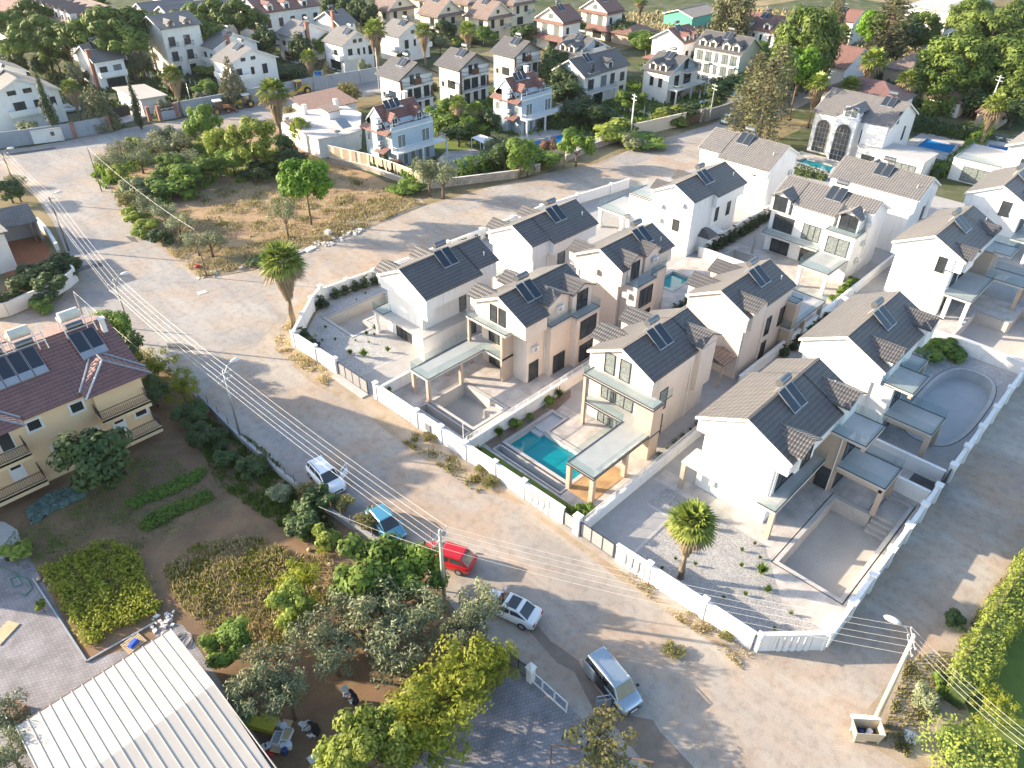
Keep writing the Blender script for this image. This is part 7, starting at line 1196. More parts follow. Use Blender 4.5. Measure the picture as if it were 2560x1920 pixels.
# garden plants inside the villa plots
gs = 'young cypresses along the plot walls'
for i, (x, y) in enumerate([(43.4, 70.2), (44.8, 70.1), (46.2, 69.9), (47.6, 69.8), (42.0, 70.3), (56, 69.4), (58, 69.3), (60, 69.2), (62, 69.1), (64.5, 69), (67, 69), (70, 68.9), (73, 68.8), (76, 68.7)]): plant('seedling', (x, y, .03), 1.5 + .2 * (i % 3), 1.5, ORD[i] + ' young cypress inside the long white back wall, from the palm corner', gs)
for i in range(13): plant('seedling', (84.2 + i * 1.35, 44.9 + (i % 2) * .15, .03), 1.7 + .2 * (i % 3), 1.7, ORD[i] + ' young cypress from the left by the wall under the wall air conditioners', gs)
for i in range(9): plant('seedling', (62.5 + i * 1.3, 39.1, .03), 1.5, 1.5, ORD[i] + ' young cypress from the left behind the upper beige villas', gs)
for i in range(7): plant('seedling', (69 + i * 1.7, 25.8 - (i % 2) * .2, .03), 1.3, 1.4, ORD[i] + ' young cypress from the left on the wall behind the rounded pool', gs)
for i, (x, y) in enumerate([(33.9, 62.7), (34.1, 64.9), (39.5, 69.6)]): plant('seedling', (x, y, .03), 1.8, 2.0, ORD[i] + ' round young cypress inside the palm corner wall, from the gate', gs)
for i, (x, y, h) in enumerate([(44.5, 37.8, 1.2), (46, 37.9, 1.6), (39.5, 37.8, 1.3), (37.6, 37.9, 1.6), (41.5, 37.7, .9), (34.4, 37.4, 1.5), (35.0, 25.8, 1.8), (36.2, 25.7, 1.2), (34.3, 27.1, 1.2), (35.2, 39.3, 1.3), (34.2, 50.3, 1.3), (45.2, 38.0, .8)]): plant('tuft' if i % 2 else 'gbush', (x, y, .04), h, h * 1.1, ORD[i] + ' leafy plant in the beds of the turquoise pool garden, counted from the house', 'leafy plants around the turquoise pool')
for i in range(9): plant('tuft' if i % 3 == 1 else 'ballshrub', (45.9 + i * 1.25, 25.75, .04), .55, .7, ORD[i] + ' ball plant in the gravel strip beside the balcony villa, from the street', 'ball plants in the gravel strip')
for i in range(14): plant('tuft', (36 + i * 1.1, 24.95, .9 * 0 + .04), .8 + .3 * (i % 2), .9, ORD[i] + ' climbing plant from the street along the white railing', 'climbers along the white railing')
for i, (x, y, s) in enumerate([(39.2, 20.3, .6), (40.2, 19.4, .6), (39.0, 18.6, .5), (38.2, 17.5, .6), (36.8, 17.8, .5), (37.4, 16.4, .6), (36.0, 16.6, .6), (35.3, 18.0, .5), (41.2, 14.6, .6), (40.2, 12.4, 1.5), (39.0, 11.2, 1.0), (37.6, 12.2, .6), (36.2, 13.2, .5), (38.4, 9.0, .6), (39.8, 13.8, .6), (41.5, 13.2, .5), (42.5, 14.2, .5), (42.2, 18.5, 1.3), (41.4, 17.8, 1.0), (36.4, 9.2, .5)]): plant('tuft', (x, y, .03), s, s * 1.2, ORD[i] + (' small' if s < .9 else ' larger') + ' green tuft in the white gravel garden, counted from the driveway', 'tufts in the white gravel garden')
for i, (x, y, s) in enumerate([(36, 59, 1.0), (36.8, 57.6, 1.4), (38.8, 59.4, .5), (39.6, 61.0, .8), (40.2, 60.3, .5), (36.5, 62.5, .6), (37.2, 65.4, .6), (35.4, 63.4, .5), (39.2, 56.6, 1.0), (41.0, 61.2, .9), (38, 60.8, .4), (43.5, 68.2, .4), (45.2, 68.6, .5)]): plant('tuft', (x, y, .03), s, s * 1.3, ORD[i] + ' small weed tuft in the grey gravel of the palm corner garden', 'weed tufts in the grey gravel')
for x, y, h, l in [(79.3, 14.6, 1.8, 'dark creeping bush against the wall beyond the rounded pool'), (81.6, 13.4, 2.0, 'second creeping bush by the lane wall corner'), (76.8, 15.2, 1.2, 'low creeping bush in the pale gravel')]: plant('gbush', (x, y, .03), h, h * 2, l)
for i in range(5): plant('gbush', (84.5 + i * 1.5, 27.0 + .1 * i, .03), 1.0, 1.9, ORD[i] + ' low green creeper from the left on the long plot wall', 'green creepers on the long plot wall')
for x, y, w_, l in [(1445, 1405, 2.2, 'dry grey tussock at the foot of the street wall'), (1062, 1040, 2.4, 'green weed patch at the foot of the street wall, right'), (1035, 1015, 1.8, 'small weed patch at the foot of the street wall'), (930, 950, 2.2, 'weed patch below the wall with the slots'), (1568, 1380, 1.8, 'grey weed tussock near the slotted corner wall')]: plant('dryshrub', pc_(x, y, .4, .3), .7, w_, l)
# hedges
def hedge(label, pts, w, h, mat, dens=55, ls=.13, z0=0.0, name='hedge'):
    o = pts[0]; t = thing(name, label, 'hedge', (o[0], o[1], 0)); lv, co = MB(), MB()
    for a, b_ in zip(pts, pts[1:]):
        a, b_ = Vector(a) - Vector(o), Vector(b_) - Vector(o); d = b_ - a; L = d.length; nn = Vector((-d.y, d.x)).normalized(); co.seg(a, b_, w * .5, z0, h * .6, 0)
        for i in range(int(dens * L * (w + 2 * h) / 3)):
            s = rnd.random(); u = rnd.uniform(-1, 1); side = rnd.random() < 2 * h / (w + 2 * h)
            if side: off = nn * (w / 2 * (1 if u > 0 else -1) * rnd.uniform(.75, 1.1)); z = rnd.uniform(z0, h); n = Vector((nn.x * (1 if u > 0 else -1), nn.y * (1 if u > 0 else -1), .3))
            else: off = nn * (w / 2 * u); z = h * rnd.uniform(.85, 1.08) + .12 * math.sin(s * L * 2); n = Vector((0, 0, 1))
            q1 = 1 + .22 * math.sin(s * L * 1.1 + z) + .12 * math.sin(s * L * 2.9 + 1); p = a + d * s + off * q1; z *= 1 + .13 * math.sin(s * L * .8) + .08 * math.sin(s * L * 2.3 + 2); leafcard(lv, Vector((p.x, p.y, z)), (n + rv() * .7).normalized(), ls * rnd.uniform(.7, 1.3))
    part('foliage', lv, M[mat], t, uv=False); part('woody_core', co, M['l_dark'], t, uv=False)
def qg(*pts): return [tuple(q(*p)[:2]) for p in pts]
hedge('clipped hedge overhanging the stone-clad wall of the blue-grey house', qg((1, 0, 1730, 1540), (1, 0, 1900, 1500), (1, 0, 2212, 1400), (2, 0, 30, 1400)), 2.0, 2.6, 'l_green', 60, .22)
hedge('dark clipped hedge behind the arched villa pool', qg((3, 0, 1270, 1120), (3, 0, 1680, 1200), (3, 0, 1750, 1180)), 2.5, 2.2, 'l_dark', 40, .25)
hedge('green hedge running between the two right-hand pools', qg((3, 0, 1880, 1150), (3, 0, 1750, 1310), (3, 0, 1620, 1440), (3, 0, 1440, 1540)), 2.2, 2.0, 'l_green', 50, .22)
hedge('dark rounded shrubbery above the pale garden wall, right', qg((3, 0, 1320, 960), (3, 0, 1600, 1000)), 5.0, 4.0, 'l_green', 30, .3)
hedge('low hedge in front of the arched villa teal pool', qg((3, 0, 230, 1500), (3, 0, 500, 1560)), 1.6, 1.4, 'l_dark', 60, .18)
hedge('dark row of hedge behind the upper street houses', qg((1, 0, 2212, 1100), (2, 0, 480, 1110), (2, 0, 800, 1060)), 2.0, 2.0, 'l_dark', 40, .25)
hedge('clipped dark hedge behind the grey compound wall', qg((0, 0, 1400, 830), (0, 0, 1880, 760)), 1.5, 1.8, 'l_dark', 30, .3)
hedge('dark hedge row at the edge of the dry field', qg((2, 0, 900, 300), (2, 0, 1080, 290)), 4.0, 3.0, 'l_dark', 20, .4)
hb = [(2232, 1235), (2168, 1330), (2112, 1425), (2070, 1500)]
hedge('tall sunlit hedge along the right-hand lane', [tuple(G(x, y, 1.2)[:2]) for x, y in [(2290, 1120)] + hb], 2.0, 2.3, 'l_bright', 170, .11)
hedge('big rounded lime-green bush mass in the bottom right corner', [tuple(G(x, y, 1.2)[:2]) for x, y in ((2060, 1570), (2100, 1640), (2150, 1720))], 3.4, 2.6, 'l_bright', 170, .10)
plant('yellow', pc_(2150, 1525, 3, .6), 3, 3.4, 'yellow-tinged bush behind the lime-green bush mass'); plant('obush', pc_(2000, 1505, 1.6, .5), 1.8, 2.4, 'pale feathery shrub by the concrete pole'); plant('gbush', pc_(2035, 1475, 1.4, .5), 1.5, 1.6, 'small green shrub at the hedge end'); plant('bush', pc_(2060, 1335, 1.0, .5), 1.0, 1.8, 'scrubby weed patch on the lane verge')
single('lawn', MB().prism(g2((2080, 1500), (2300, 1200), (2400, 1659), (2160, 1720)), -.01, .03), M['lawn'], 'shaded lawn beyond the lane hedge', None, kind='structure')
# ground cover nobody could count
def cover(name, poly, n, mat, hmin, hmax, w, label, clump=0, z0=.01, lean=.5):
    b = MB(); xs = [p[0] for p in poly]; ys = [p[1] for p in poly]; cen = []
    while len(b.f) < n:
        if clump:
            if not cen or rnd.random() < .02: cen.append((rnd.uniform(min(xs), max(xs)), rnd.uniform(min(ys), max(ys)), rnd.uniform(.4, 1) * clump))
            c = rnd.choice(cen[-60:]); x, y = rnd.gauss(c[0], c[2]), rnd.gauss(c[1], c[2])
        else: x, y = rnd.uniform(min(xs), max(xs)), rnd.uniform(min(ys), max(ys))
        if not inpoly(x, y, poly): continue
        h = rnd.uniform(hmin, hmax); a = rnd.uniform(0, 6.28); s_ = Vector((math.cos(a), math.sin(a), 0)) * w; t_ = Vector((rnd.uniform(-1, 1), rnd.uniform(-1, 1), 0)) * h * lean
        k = len(b.v); p = Vector((x, y, z0)); b.v += [tuple(p - s_ * .5), tuple(p + s_ * .5), tuple(p + s_ * .8 + t_ * .6 + Vector((0, 0, h * .7))), tuple(p + t_ + Vector((0, 0, h)))]; b.f.append((k, k + 1, k + 2, k + 3))
    o = single(name, b.mesh(name, M[mat], False, False), None, label, None, kind='stuff'); return o
fieldp = g2((545, 580), (435, 600), (335, 520), (400, 440), (480, 400), (640, 380), (700, 350), (800, 385), (912, 440), (780, 498), (660, 540))
bank = g2((545, 580), (432, 600), (335, 522), (275, 448), (330, 480), (400, 530), (500, 545), (600, 510), (700, 480), (820, 420), (912, 440), (780, 498), (660, 540))
cover('dry_grass', bank, 8000, 'l_dry', .15, .45, .09, 'dry golden grass on the field bank', .9)
cover('dry_grass', fieldp, 9000, 'l_dry', .12, .4, .10, 'sparse dry grass over the field', 1.2)
cover('weeds', fieldp, 5000, 'l_dryg', .1, .4, .12, 'green weeds scattered in the field', .8)
cover('weeds', g2((200, 390), (200, 360), (300, 320), (420, 300), (600, 330), (640, 380), (480, 400), (400, 440), (330, 500), (270, 440)), 6000, 'l_green', .3, .9, .25, 'rank green undergrowth between the field trees', 1.0)
cover('dry_grass', [(31, 34), (33, 34), (33, 44), (30.8, 44)], 900, 'l_dryg', .1, .35, .08, 'thin weeds along the street wall', .4)
cover('dry_grass', [(32, 9), (33.7, 9), (33.4, 20), (32.6, 20)], 900, 'l_dry', .08, .25, .06, 'dry grass fringe under the street wall', .4)
cover('dry_grass', [(30.8, 56), (32.6, 56), (32.6, 66), (36, 70), (38, 71.5), (33, 69), (30.8, 66)], 1500, 'l_dry', .08, .3, .08, 'dry grass fringe around the palm corner', .5)
crop = g2((90, 1235), (240, 1165), (300, 1200), (345, 1320), (190, 1400))
b = MB(); clumps(b, [((x, y, rnd.uniform(.15, .55)), rnd.uniform(.3, .5)) for x, y in [(rnd.uniform(-4, 10), rnd.uniform(34, 62)) for _ in range(5200)] if inpoly(x, y, crop)], .9, .075); single('bean_crop', b.mesh('bean_crop', M['l_yellow'], False, False), None, 'dense bright green bean patch beside the block paving', None, kind='stuff')
for i, (pl, m_) in enumerate([(((272, 1085), (400, 1030), (440, 1012), (445, 1030), (400, 1055), (285, 1100)), 'l_green'), (((300, 1140), (320, 1115), (420, 1075), (450, 1060), (460, 1080), (400, 1105), (320, 1148)), 'l_green'), (((62, 1105), (110, 1070), (180, 1052), (185, 1070), (110, 1105), (75, 1130)), 'l_kale')]):
    pp_ = g2(*pl); xs = [p[0] for p in pp_]; ys = [p[1] for p in pp_]; cs = [c for c in [((rnd.uniform(min(xs), max(xs)), rnd.uniform(min(ys), max(ys)), .15), .3) for _ in range(700)] if inpoly(c[0][0], c[0][1], pp_)]
    b = MB(); clumps(b, cs, 1.2, .06 if m_ == 'l_green' else .12, .7); single(['vegetable_row', 'vegetable_row', 'kale_bed'][i], b.mesh('vegetable_row', M[m_], False, False), None, ['upper row of green vegetables in the shaded garden', 'lower row of green vegetables in the shaded garden', 'bed of blue-green kale beside the ochre house'][i], None, kind='stuff')
wild = g2((350, 1230), (430, 1170), (560, 1160), (640, 1200), (720, 1200), (720, 1300), (600, 1400), (480, 1400), (380, 1300))
cover('dry_grass', wild, 5000, 'l_dry', .1, .5, .05, 'tall dry grass and stalks in the middle of the garden', .7, lean=.6)
cover('weeds', wild, 6500, 'l_yellow', .06, .3, .08, 'green-yellow weeds among the dry stalks', .7)
cover('weeds', g2((440, 900), (560, 960), (700, 1110), (760, 1180), (700, 1200), (560, 1110), (470, 1050), (420, 940)), 6000, 'l_green', .1, .4, .12, 'dark pumpkin vines below the low wall', .6)
cover('weeds', g2((0, 1190), (60, 1100), (340, 960), (500, 1100), (330, 1180), (60, 1240)), 6000, 'l_green', .04, .16, .07, 'sparse weeds in the shaded garden', .8)
cover('weeds', g2((1960, 1420), (2060, 1400), (2130, 1290), (2200, 1200), (2100, 1380), (2000, 1560), (1960, 1640), (1900, 1600)), 2200, 'l_dryg', .06, .3, .07, 'dry weeds and litter on the lane verge', .5)
cover('dry_grass', g2((1330, 30), (1660, 20), (2000, 60), (1980, 130), (1700, 150), (1420, 120), (1330, 90)), 6000, 'l_dry', .4, 1.2, .5, 'dry golden scrub of the far open field', 6)
cover('undergrowth', g2((100, 150), (560, 100), (780, 150), (600, 185), (360, 235), (120, 250)), 3500, 'l_dark', .3, 1.2, .5, 'mixed garden undergrowth behind the grey wall', 4)
cover('undergrowth', g2((940, 210), (1240, 190), (1560, 150), (1600, 220), (1300, 290), (1000, 330)), 4000, 'l_green', .3, 1.0, .45, 'mixed garden undergrowth by the upper street houses', 3)
cover('undergrowth', g2((1640, 130), (2212, 170), (2212, 260), (2000, 250), (1700, 200)), 3500, 'l_dark', .3, 1.2, .5, 'dark undergrowth beneath the right-hand pines', 4)

# ---------------------------------------------------------------- cars
def car(label, kind, L, W_, H_, loc, rz, paint, door=None, mt=0.3, seed=0, panroof=False):
    """local x forward; origin on the ground at the centre"""
    t = thing('parked_car' if kind != 'van' else 'parked_van', label, 'van' if kind == 'van' else 'car', loc, rz)
    pm = carpaint('car_paint', paint, mt); w = W_ / 2; zb = .24; belt = {'suv': .98, 'hatch': .90, 'sedan': .90, 'van': 1.0}[kind]
    hood = {'suv': .98, 'hatch': .84, 'sedan': .80, 'van': .98}[kind]; tail = {'suv': 1.0, 'hatch': .95, 'sedan': .98, 'van': 1.05}[kind]
    st = [(-.5, tail - .25, .80), (-.485, tail - .04, .90), (-.42, tail, .97), (-.15, belt, 1.0), (.18, belt - .01, 1.0), (.30, hood, .98), (.42, hood - .07, .94), (.48, hood - .20, .86), (.5, hood - .36, .74)]
    b = MB(); ring = []
    for s, zt, wf in st:
        x = s * L; ww = w * wf; z0_ = zb + (.08 if abs(s) > .45 else 0); k = len(b.v)
        b.v += [(x, -ww * .93, z0_), (x, -ww, z0_ + .25), (x, -ww, zt - .14), (x, -ww * .9, zt - .02), (x, -ww * .55, zt + .02), (x, ww * .55, zt + .02), (x, ww * .9, zt - .02), (x, ww, zt - .14), (x, ww, z0_ + .25), (x, ww * .93, z0_)]; ring.append(k)
    for a, c in zip(ring, ring[1:]):
        for i in range(10): j = (i + 1) % 10; b.f.append((a + j, a + i, c + i, c + j))
    b.f.append(tuple(range(ring[0], ring[0] + 10))); b.f.append(tuple(reversed(range(ring[-1], ring[-1] + 10))))
    bo = part('body', b, pm, t, True); bv = bo.modifiers.new('soft', 'BEVEL'); bv.width = .03; bv.segments = 2; bv.limit_method = 'ANGLE'; bv.angle_limit = R(40)
    fb, ft, rt_, rb = {'suv': (.27, .10, -.40, -.485), 'hatch': (.27, .06, -.33, -.48), 'sedan': (.25, .06, -.22, -.40), 'van': (.33, .20, -.44, -.49)}[kind]
    zr_ = H_ - .05; wt = w * .76; wb = w * .91; bz = belt - .04; rz_b = tail - .06
    P = dict(fbl=(fb * L, -wb * .93, hood - .02), fbr=(fb * L, wb * .93, hood - .02), ftl=(ft * L, -wt, zr_), ftr=(ft * L, wt, zr_), rtl=(rt_ * L, -wt * .97, zr_ - .02), rtr=(rt_ * L, wt * .97, zr_ - .02), rbl=(rb * L, -wb * .9, rz_b), rbr=(rb * L, wb * .9, rz_b))
    def quad(name, a, b_, c, d, mat, ins, push):
        q4 = [Vector(v) for v in (a, b_, c, d)]; cc = sum(q4, Vector()) / 4; n = (q4[1] - q4[0]).cross(q4[3] - q4[0]).normalized()
        if n.dot(cc - Vector((0, 0, .9))) < 0: n = -n
        q5 = [v + (cc - v) * ins + n * push for v in q4]; q6 = [v - n * .05 for v in q5]; m_ = MB().hexa([tuple(v) for v in q6] + [tuple(v) for v in q5]); return part(name, m_, mat, t)
    cab = MB().hexa([P['fbl'], P['fbr'], P['rbr'], P['rbl'], P['ftl'], P['ftr'], P['rtr'], P['rtl']]); cb = part('cabin', cab, pm, t, False); m_ = cb.modifiers.new('soft', 'BEVEL'); m_.width = .07; m_.segments = 3
    quad('windscreen', P['fbl'], P['fbr'], P['ftr'], P['ftl'], M['glass'], .09, .012); quad('rear_window', P['rbl'], P['rbr'], P['rtr'], P['rtl'], M['glass'], .14, .012)
    for sd_ in ('l', 'r'):
        F0, F1, R0, R1 = (Vector(P[k_ + sd_]) for k_ in ('fb', 'ft', 'rb', 'rt')); lerp = lambda a, c, t_: a + (c - a) * t_
        segs = [(.05, .44), (.47, .80), (.83, .97)] if kind in ('suv', 'van') else [(.05, .48), (.52, .94)]
        for a_, c_ in segs: quad('side_window', lerp(F0, R0, a_) + Vector((0, 0, .10)), lerp(F0, R0, c_) + Vector((0, 0, .08)), lerp(F1, R1, c_) - Vector((0, 0, .09)), lerp(F1, R1, max(a_ - .02, .04)) - Vector((0, 0, .09)), M['glass'], .05, .014)
        y = (-1 if sd_ == 'l' else 1) * (w + .10); part('mirror', MB().box(fb * L - .28, fb * L - .12, min(y - .09, y + .09), max(y - .09, y + .09), belt + .02, belt + .16), pm if kind != 'van' else M['black'], t)
    if kind in ('suv', 'van'):
        for sg_ in (-1, 1): y = sg_ * wt * .88; part('roof_rail', MB().tube([(ft * L - .15, y, zr_ + .01), (ft * L - .3, y, zr_ + .08), (rt_ * L + .35, y, zr_ + .07), (rt_ * L + .2, y, zr_)], .025, 6), M['frame'] if kind == 'suv' else pm, t)
    if panroof: part('glass_roof', MB().box(rt_ * L + .25, ft * L - .25, -wt * .78, wt * .78, zr_ + .003, zr_ + .015), M['glass'], t)
    for sx in (-.5 + .19, .5 - .19):
        for sy in (-1, 1):
            y0 = sy * (w - .22); y1 = sy * (w + .005); wl = part('wheel', MB().tube([(sx * L, y0, .33), (sx * L, y1, .33)], .33, 18), M['tyre'], t); part('rim', MB().tube([(sx * L, y1, .33), (sx * L, y1 + sy * .012, .33)], .2, 12), M['panelframe'], wl)
    for sy in (-1, 1):
        part('headlight', MB().box(.455 * L, .488 * L, min(sy * w * .5, sy * w * .82), max(sy * w * .5, sy * w * .82), hood - .34, hood - .20), M['acw'], t); part('tail_light', MB().box(-.505 * L, -.47 * L, min(sy * w * .55, sy * w * .84), max(sy * w * .55, sy * w * .84), tail - .38, tail - .16), M['red'], t)
    part('grille', MB().box(.48 * L, .505 * L, -w * .45, w * .45, .42, hood - .34), M['black'], t); part('licence_plate', MB().box(.503 * L, .512 * L, -.26, .26, .38, .5), M['wframe'], t); part('bumper', MB().box(.45 * L, .498 * L, -w * .7, w * .7, .22, .40), M['frame'], t)
    if door:      # (side, hinge x fraction, open angle)
        sy, hx, ang = door; d = MB(); dl = 1.05; a = R(180) - sy * R(ang) * -1 if 0 else 0
        dv = Vector((-math.cos(R(ang)), sy * math.sin(R(ang)))); o = Vector((hx * L, sy * w)); fr = MB().seg(o, o + dv * dl, .07, .32, belt); f2 = MB().seg(o + dv * .15, o + dv * dl * .97, .02, belt, belt + .42)
        dd = part('door', fr, pm, t); fr3 = MB().seg(o + dv * .12, o + dv * dl * .97, .05, belt + .42, belt + .47).seg(o + dv * dl * .93, o + dv * dl, .05, belt, belt + .45).hexa([(*(o + dv * .0), belt), (*(o + dv * .05), belt), (*(o + dv * .05 + Vector((.02, .02))), belt), (*(o + Vector((.02, .02))), belt), (*(o + dv * .3), belt + .44), (*(o + dv * .35), belt + .44), (*(o + dv * .35 + Vector((.02, .02))), belt + .44), (*(o + dv * .3 + Vector((.02, .02))), belt + .44)])
        part('door_frame', fr3, pm, dd); part('door_window', f2, M['rail'], dd); part('door_gap', MB().box(hx * L - 1.0, hx * L - .05, min(sy * (w - .03), sy * (w + .008)), max(sy * (w - .03), sy * (w + .008)), .4, belt + .02), M['black'], t)
    return t
def between(a, b_, f=.5): va, vb = G(*a, .5), G(*b_, .5); return (va + (vb - va) * f), math.atan2((vb - va).y, (vb - va).x)
def cpos(a, b_): v, rz = between(a, b_); return (v.x, v.y, 0), rz
l, rz = cpos((682, 1008), (728, 1058)); car('white compact SUV with roof rails and its far front door open', 'suv', 4.35, 1.82, 1.68, l, rz, (0.78, 0.80, 0.82), (1, .21, 62), 0.0)
l, rz = cpos((812, 1108), (856, 1158)); car('light blue hatchback parked behind the glossy green tree', 'hatch', 4.1, 1.75, 1.5, l, rz, (0.10, 0.34, 0.46), None, .5)
l, rz = cpos((1010, 1218), (922, 1190)); car('red SUV parked behind the concrete power pole', 'hatch', 4.4, 1.84, 1.6, l, rz, (0.55, 0.012, 0.02), None, .2)
l, rz = cpos((1142, 1332), (1062, 1296)); car('white sedan with a dark glass roof beside the pale olive tree', 'sedan', 4.5, 1.8, 1.46, l, rz, (0.75, 0.77, 0.79), None, 0.0, panroof=True)
l, rz = cpos((1284, 1428), (1364, 1526)); car('silver passenger van with sliding door and front door open, in the wet mud', 'van', 4.35, 1.83, 1.8, l, rz, (0.42, 0.50, 0.56), (-1, .24, 68), .7)
vn = bpy.data.objects['parked_van']; part('sliding_door', MB().box(-1.75, -.75, -.99, -.93, .35, 1.5), bpy.data.materials['car_paint.004'], vn); part('door_opening', MB().box(-.65, .2, -.93, -.915, .42, 1.45), M['black'], vn)
l, rz = cpos((1578, 262), (1560, 256)); car('small mint-green car parked at the far end of the upper street', 'hatch', 3.7, 1.65, 1.45, l, R(200), (0.30, 0.42, 0.38), None, .2)
l, rz = cpos((137, 238), (160, 236)); car('white car in the yard beyond the grey wall, behind the palm', 'suv', 4.3, 1.8, 1.6, l, R(-15), (0.6, 0.66, 0.7), None, .2)

# ---------------------------------------------------------------- machines
def backhoe(label, loc, rz, col_):
    t = thing('backhoe_loader', label, 'backhoe loader', loc, rz); m_ = M[col_]
    part('chassis', MB().box(-1.5, 2.0, -.45, .45, .6, 1.1), M['frame'], t); part('bonnet', MB().hexa([(.6, -.5, 1.1), (2.1, -.5, 1.0), (2.1, .5, 1.0), (.6, .5, 1.1), (.6, -.45, 1.75), (2.0, -.4, 1.5), (2.0, .4, 1.5), (.6, .45, 1.75)]), m_, t)
    cb = part('cab', MB().hexa([(-.9, -.75, 1.1), (.6, -.75, 1.1), (.6, .75, 1.1), (-.9, .75, 1.1), (-.8, -.65, 2.5), (.4, -.65, 2.5), (.4, .65, 2.5), (-.8, .65, 2.5)]), M['glass'], t); part('cab_roof', MB().box(-1.0, .6, -.8, .8, 2.5, 2.68), M['trim'], cb)
    fr = MB()
    for x0, y0, x1, y1 in ((-.92, -.77, -.82, -.67), (.58, -.77, .42, -.67), (-.92, .77, -.82, .67), (.58, .77, .42, .67)): fr.tube([(x0, y0, 1.1), (x1, y1, 2.5)], .05, 5)
    part('cab_frame', fr, M['frame'], cb)
    for x, r_, w_ in ((-.8, .75, .4), (1.5, .5, .3)):
        for sy in (-1, 1): wl = part('wheel', MB().tube([(x, sy * .65, r_), (x, sy * (.65 + w_), r_)], r_, 18), M['tyre'], t); part('rim', MB().tube([(x, sy * (.66 + w_), r_), (x, sy * (.67 + w_), r_)], r_ * .5, 12), m_, wl)
    ar = MB()
    for sy in (-.55, .55): ar.tube([(.5, sy, 1.3), (1.8, sy, 1.3), (2.9, sy, .5)], .09, 6)
    part('loader_arm', ar, m_, t); part('loader_bucket', MB().hexa([(2.8, -1.1, .1), (3.5, -1.1, .1), (3.5, 1.1, .1), (2.8, 1.1, .1), (2.8, -1.1, .9), (3.0, -1.1, .9), (3.0, 1.1, .9), (2.8, 1.1, .9)]), M['rust'], t)
    part('digger_arm', MB().tube([(-1.4, 0, 1.0), (-2.1, 0, 2.3), (-3.0, 0, 1.6)], .13, 6).tube([(-3.0, 0, 1.7), (-3.1, 0, .7)], .10, 6), m_, t); part('digger_bucket', MB().hexa([(-3.4, -.3, .2), (-2.8, -.3, .2), (-2.8, .3, .2), (-3.4, .3, .2), (-3.3, -.3, .8), (-3.0, -.3, .8), (-3.0, .3, .8), (-3.3, .3, .8)]), M['rust'], t)
    for sy in (-1, 1): part('stabiliser', MB().tube([(-1.5, sy * .5, .9), (-1.6, sy * 1.0, .1)], .07, 5), m_, t)
    return t
p = q(0, 0, 1900, 960, .5); backhoe('orange backhoe loader with a white cab roof, by the grey wall', (p.x, p.y, 0), R(-12), 'orange')
p = q(0, 0, 2120, 905, .5); backhoe('second orange backhoe loader, half hidden by the shaggy palm', (p.x, p.y, 0), R(172), 'machine')
p = q(1, 0, 375, 790, .6); t = thing('road_roller', 'pale yellow road roller parked against the grey wall', 'road roller', (p.x, p.y, 0), R(-10)); my = M['machine']
part('drum', MB().tube([(-2.0, -1.0, .75), (-2.0, 1.0, .75)], .75, 24), M['metal'], t); part('drum_frame', MB().box(-2.9, -1.0, -1.2, -1.02, .5, 1.0).box(-2.9, -1.0, 1.02, 1.2, .5, 1.0).box(-2.95, -2.8, -1.02, 1.02, .5, .9), my, t)
part('body', MB().hexa([(-.9, -.8, .8), (2.6, -.8, .8), (2.6, .8, .8), (-.9, .8, .8), (.3, -.7, 1.7), (2.2, -.6, 1.75), (2.2, .6, 1.75), (.3, .7, 1.7)]), my, t); cb = part('cab', MB().box(-.7, .55, -.7, .7, 1.5, 2.75), M['glass'], t); part('cab_roof', MB().box(-.85, .7, -.85, .85, 2.75, 2.9), my, cb)
fr = MB(); [fr.box(x - .06, x + .06, y - .06, y + .06, 1.4, 2.75) for x in (-.7, .55) for y in (-.7, .7)]; part('cab_frame', fr, my, cb)
for sy in (-1, 1): wl = part('wheel', MB().tube([(1.5, sy * .6, .78), (1.5, sy * 1.1, .78)], .78, 20), M['tyre'], t); part('rim', MB().tube([(1.5, sy * 1.1, .78), (1.5, sy * 1.12, .78)], .4, 12), my, wl)

# ---------------------------------------------------------------- poles, lamps, cables
def pole(label, base, h, mat='concrete', arm=True, lamp=None, lean=(0, 0), r=.15, name='power_pole', armdir=(0.35, 1), lampside=1):
    t = thing(name, label, 'street pole', (base[0], base[1], 0)); top = (lean[0] * h, lean[1] * h, h); part('shaft', MB().tube([(0, 0, -.02), top], r, 10, r * .62), M[mat], t, True)
    av = Vector((*armdir, 0)).normalized()
    if arm:
        for k_, z in enumerate((h - .35, h - 1.0)):
            c = Vector((lean[0] * z, lean[1] * z, z)); a_ = MB().tube([tuple(c - av * .75), tuple(c + av * .75)], .045, 6); ca = part('cross_arm', a_, M['metal'], t); ins = MB()
            for s in (-.7, -.25, .25, .7): ins.tube([tuple(c + av * s), tuple(c + av * s + Vector((0, 0, .14)))], .035, 6)
            part('insulators', ins, M['trim'], ca)
    if lamp:
        lv_ = Vector((*lamp, 0)).normalized(); c = Vector(top); br = part('lamp_arm', MB().tube([tuple(c - Vector((0, 0, .5))), tuple(c + lv_ * .5 + Vector((0, 0, .25))), tuple(c + lv_ * 1.0 + Vector((0, 0, .4)))], .035, 6), M['metal'], t)
        e_ = c + lv_ * 1.3 + Vector((0, 0, .42)); lm = MB(); n = 10
        lm.ball((0, 0, 0), .5, 12, .32); lm.v = [(e_.x + v[0] * lv_.x * .95 - v[1] * lv_.y * .42, e_.y + v[0] * lv_.y * .95 + v[1] * lv_.x * .42, e_.z + v[2]) for v in lm.v]; part('lamp_head', lm, M['acw'], br, True)
    return Vector((base[0] + top[0], base[1] + top[1], h)), av
def gb(x, y): v = G(x, y); return (v.x, v.y)
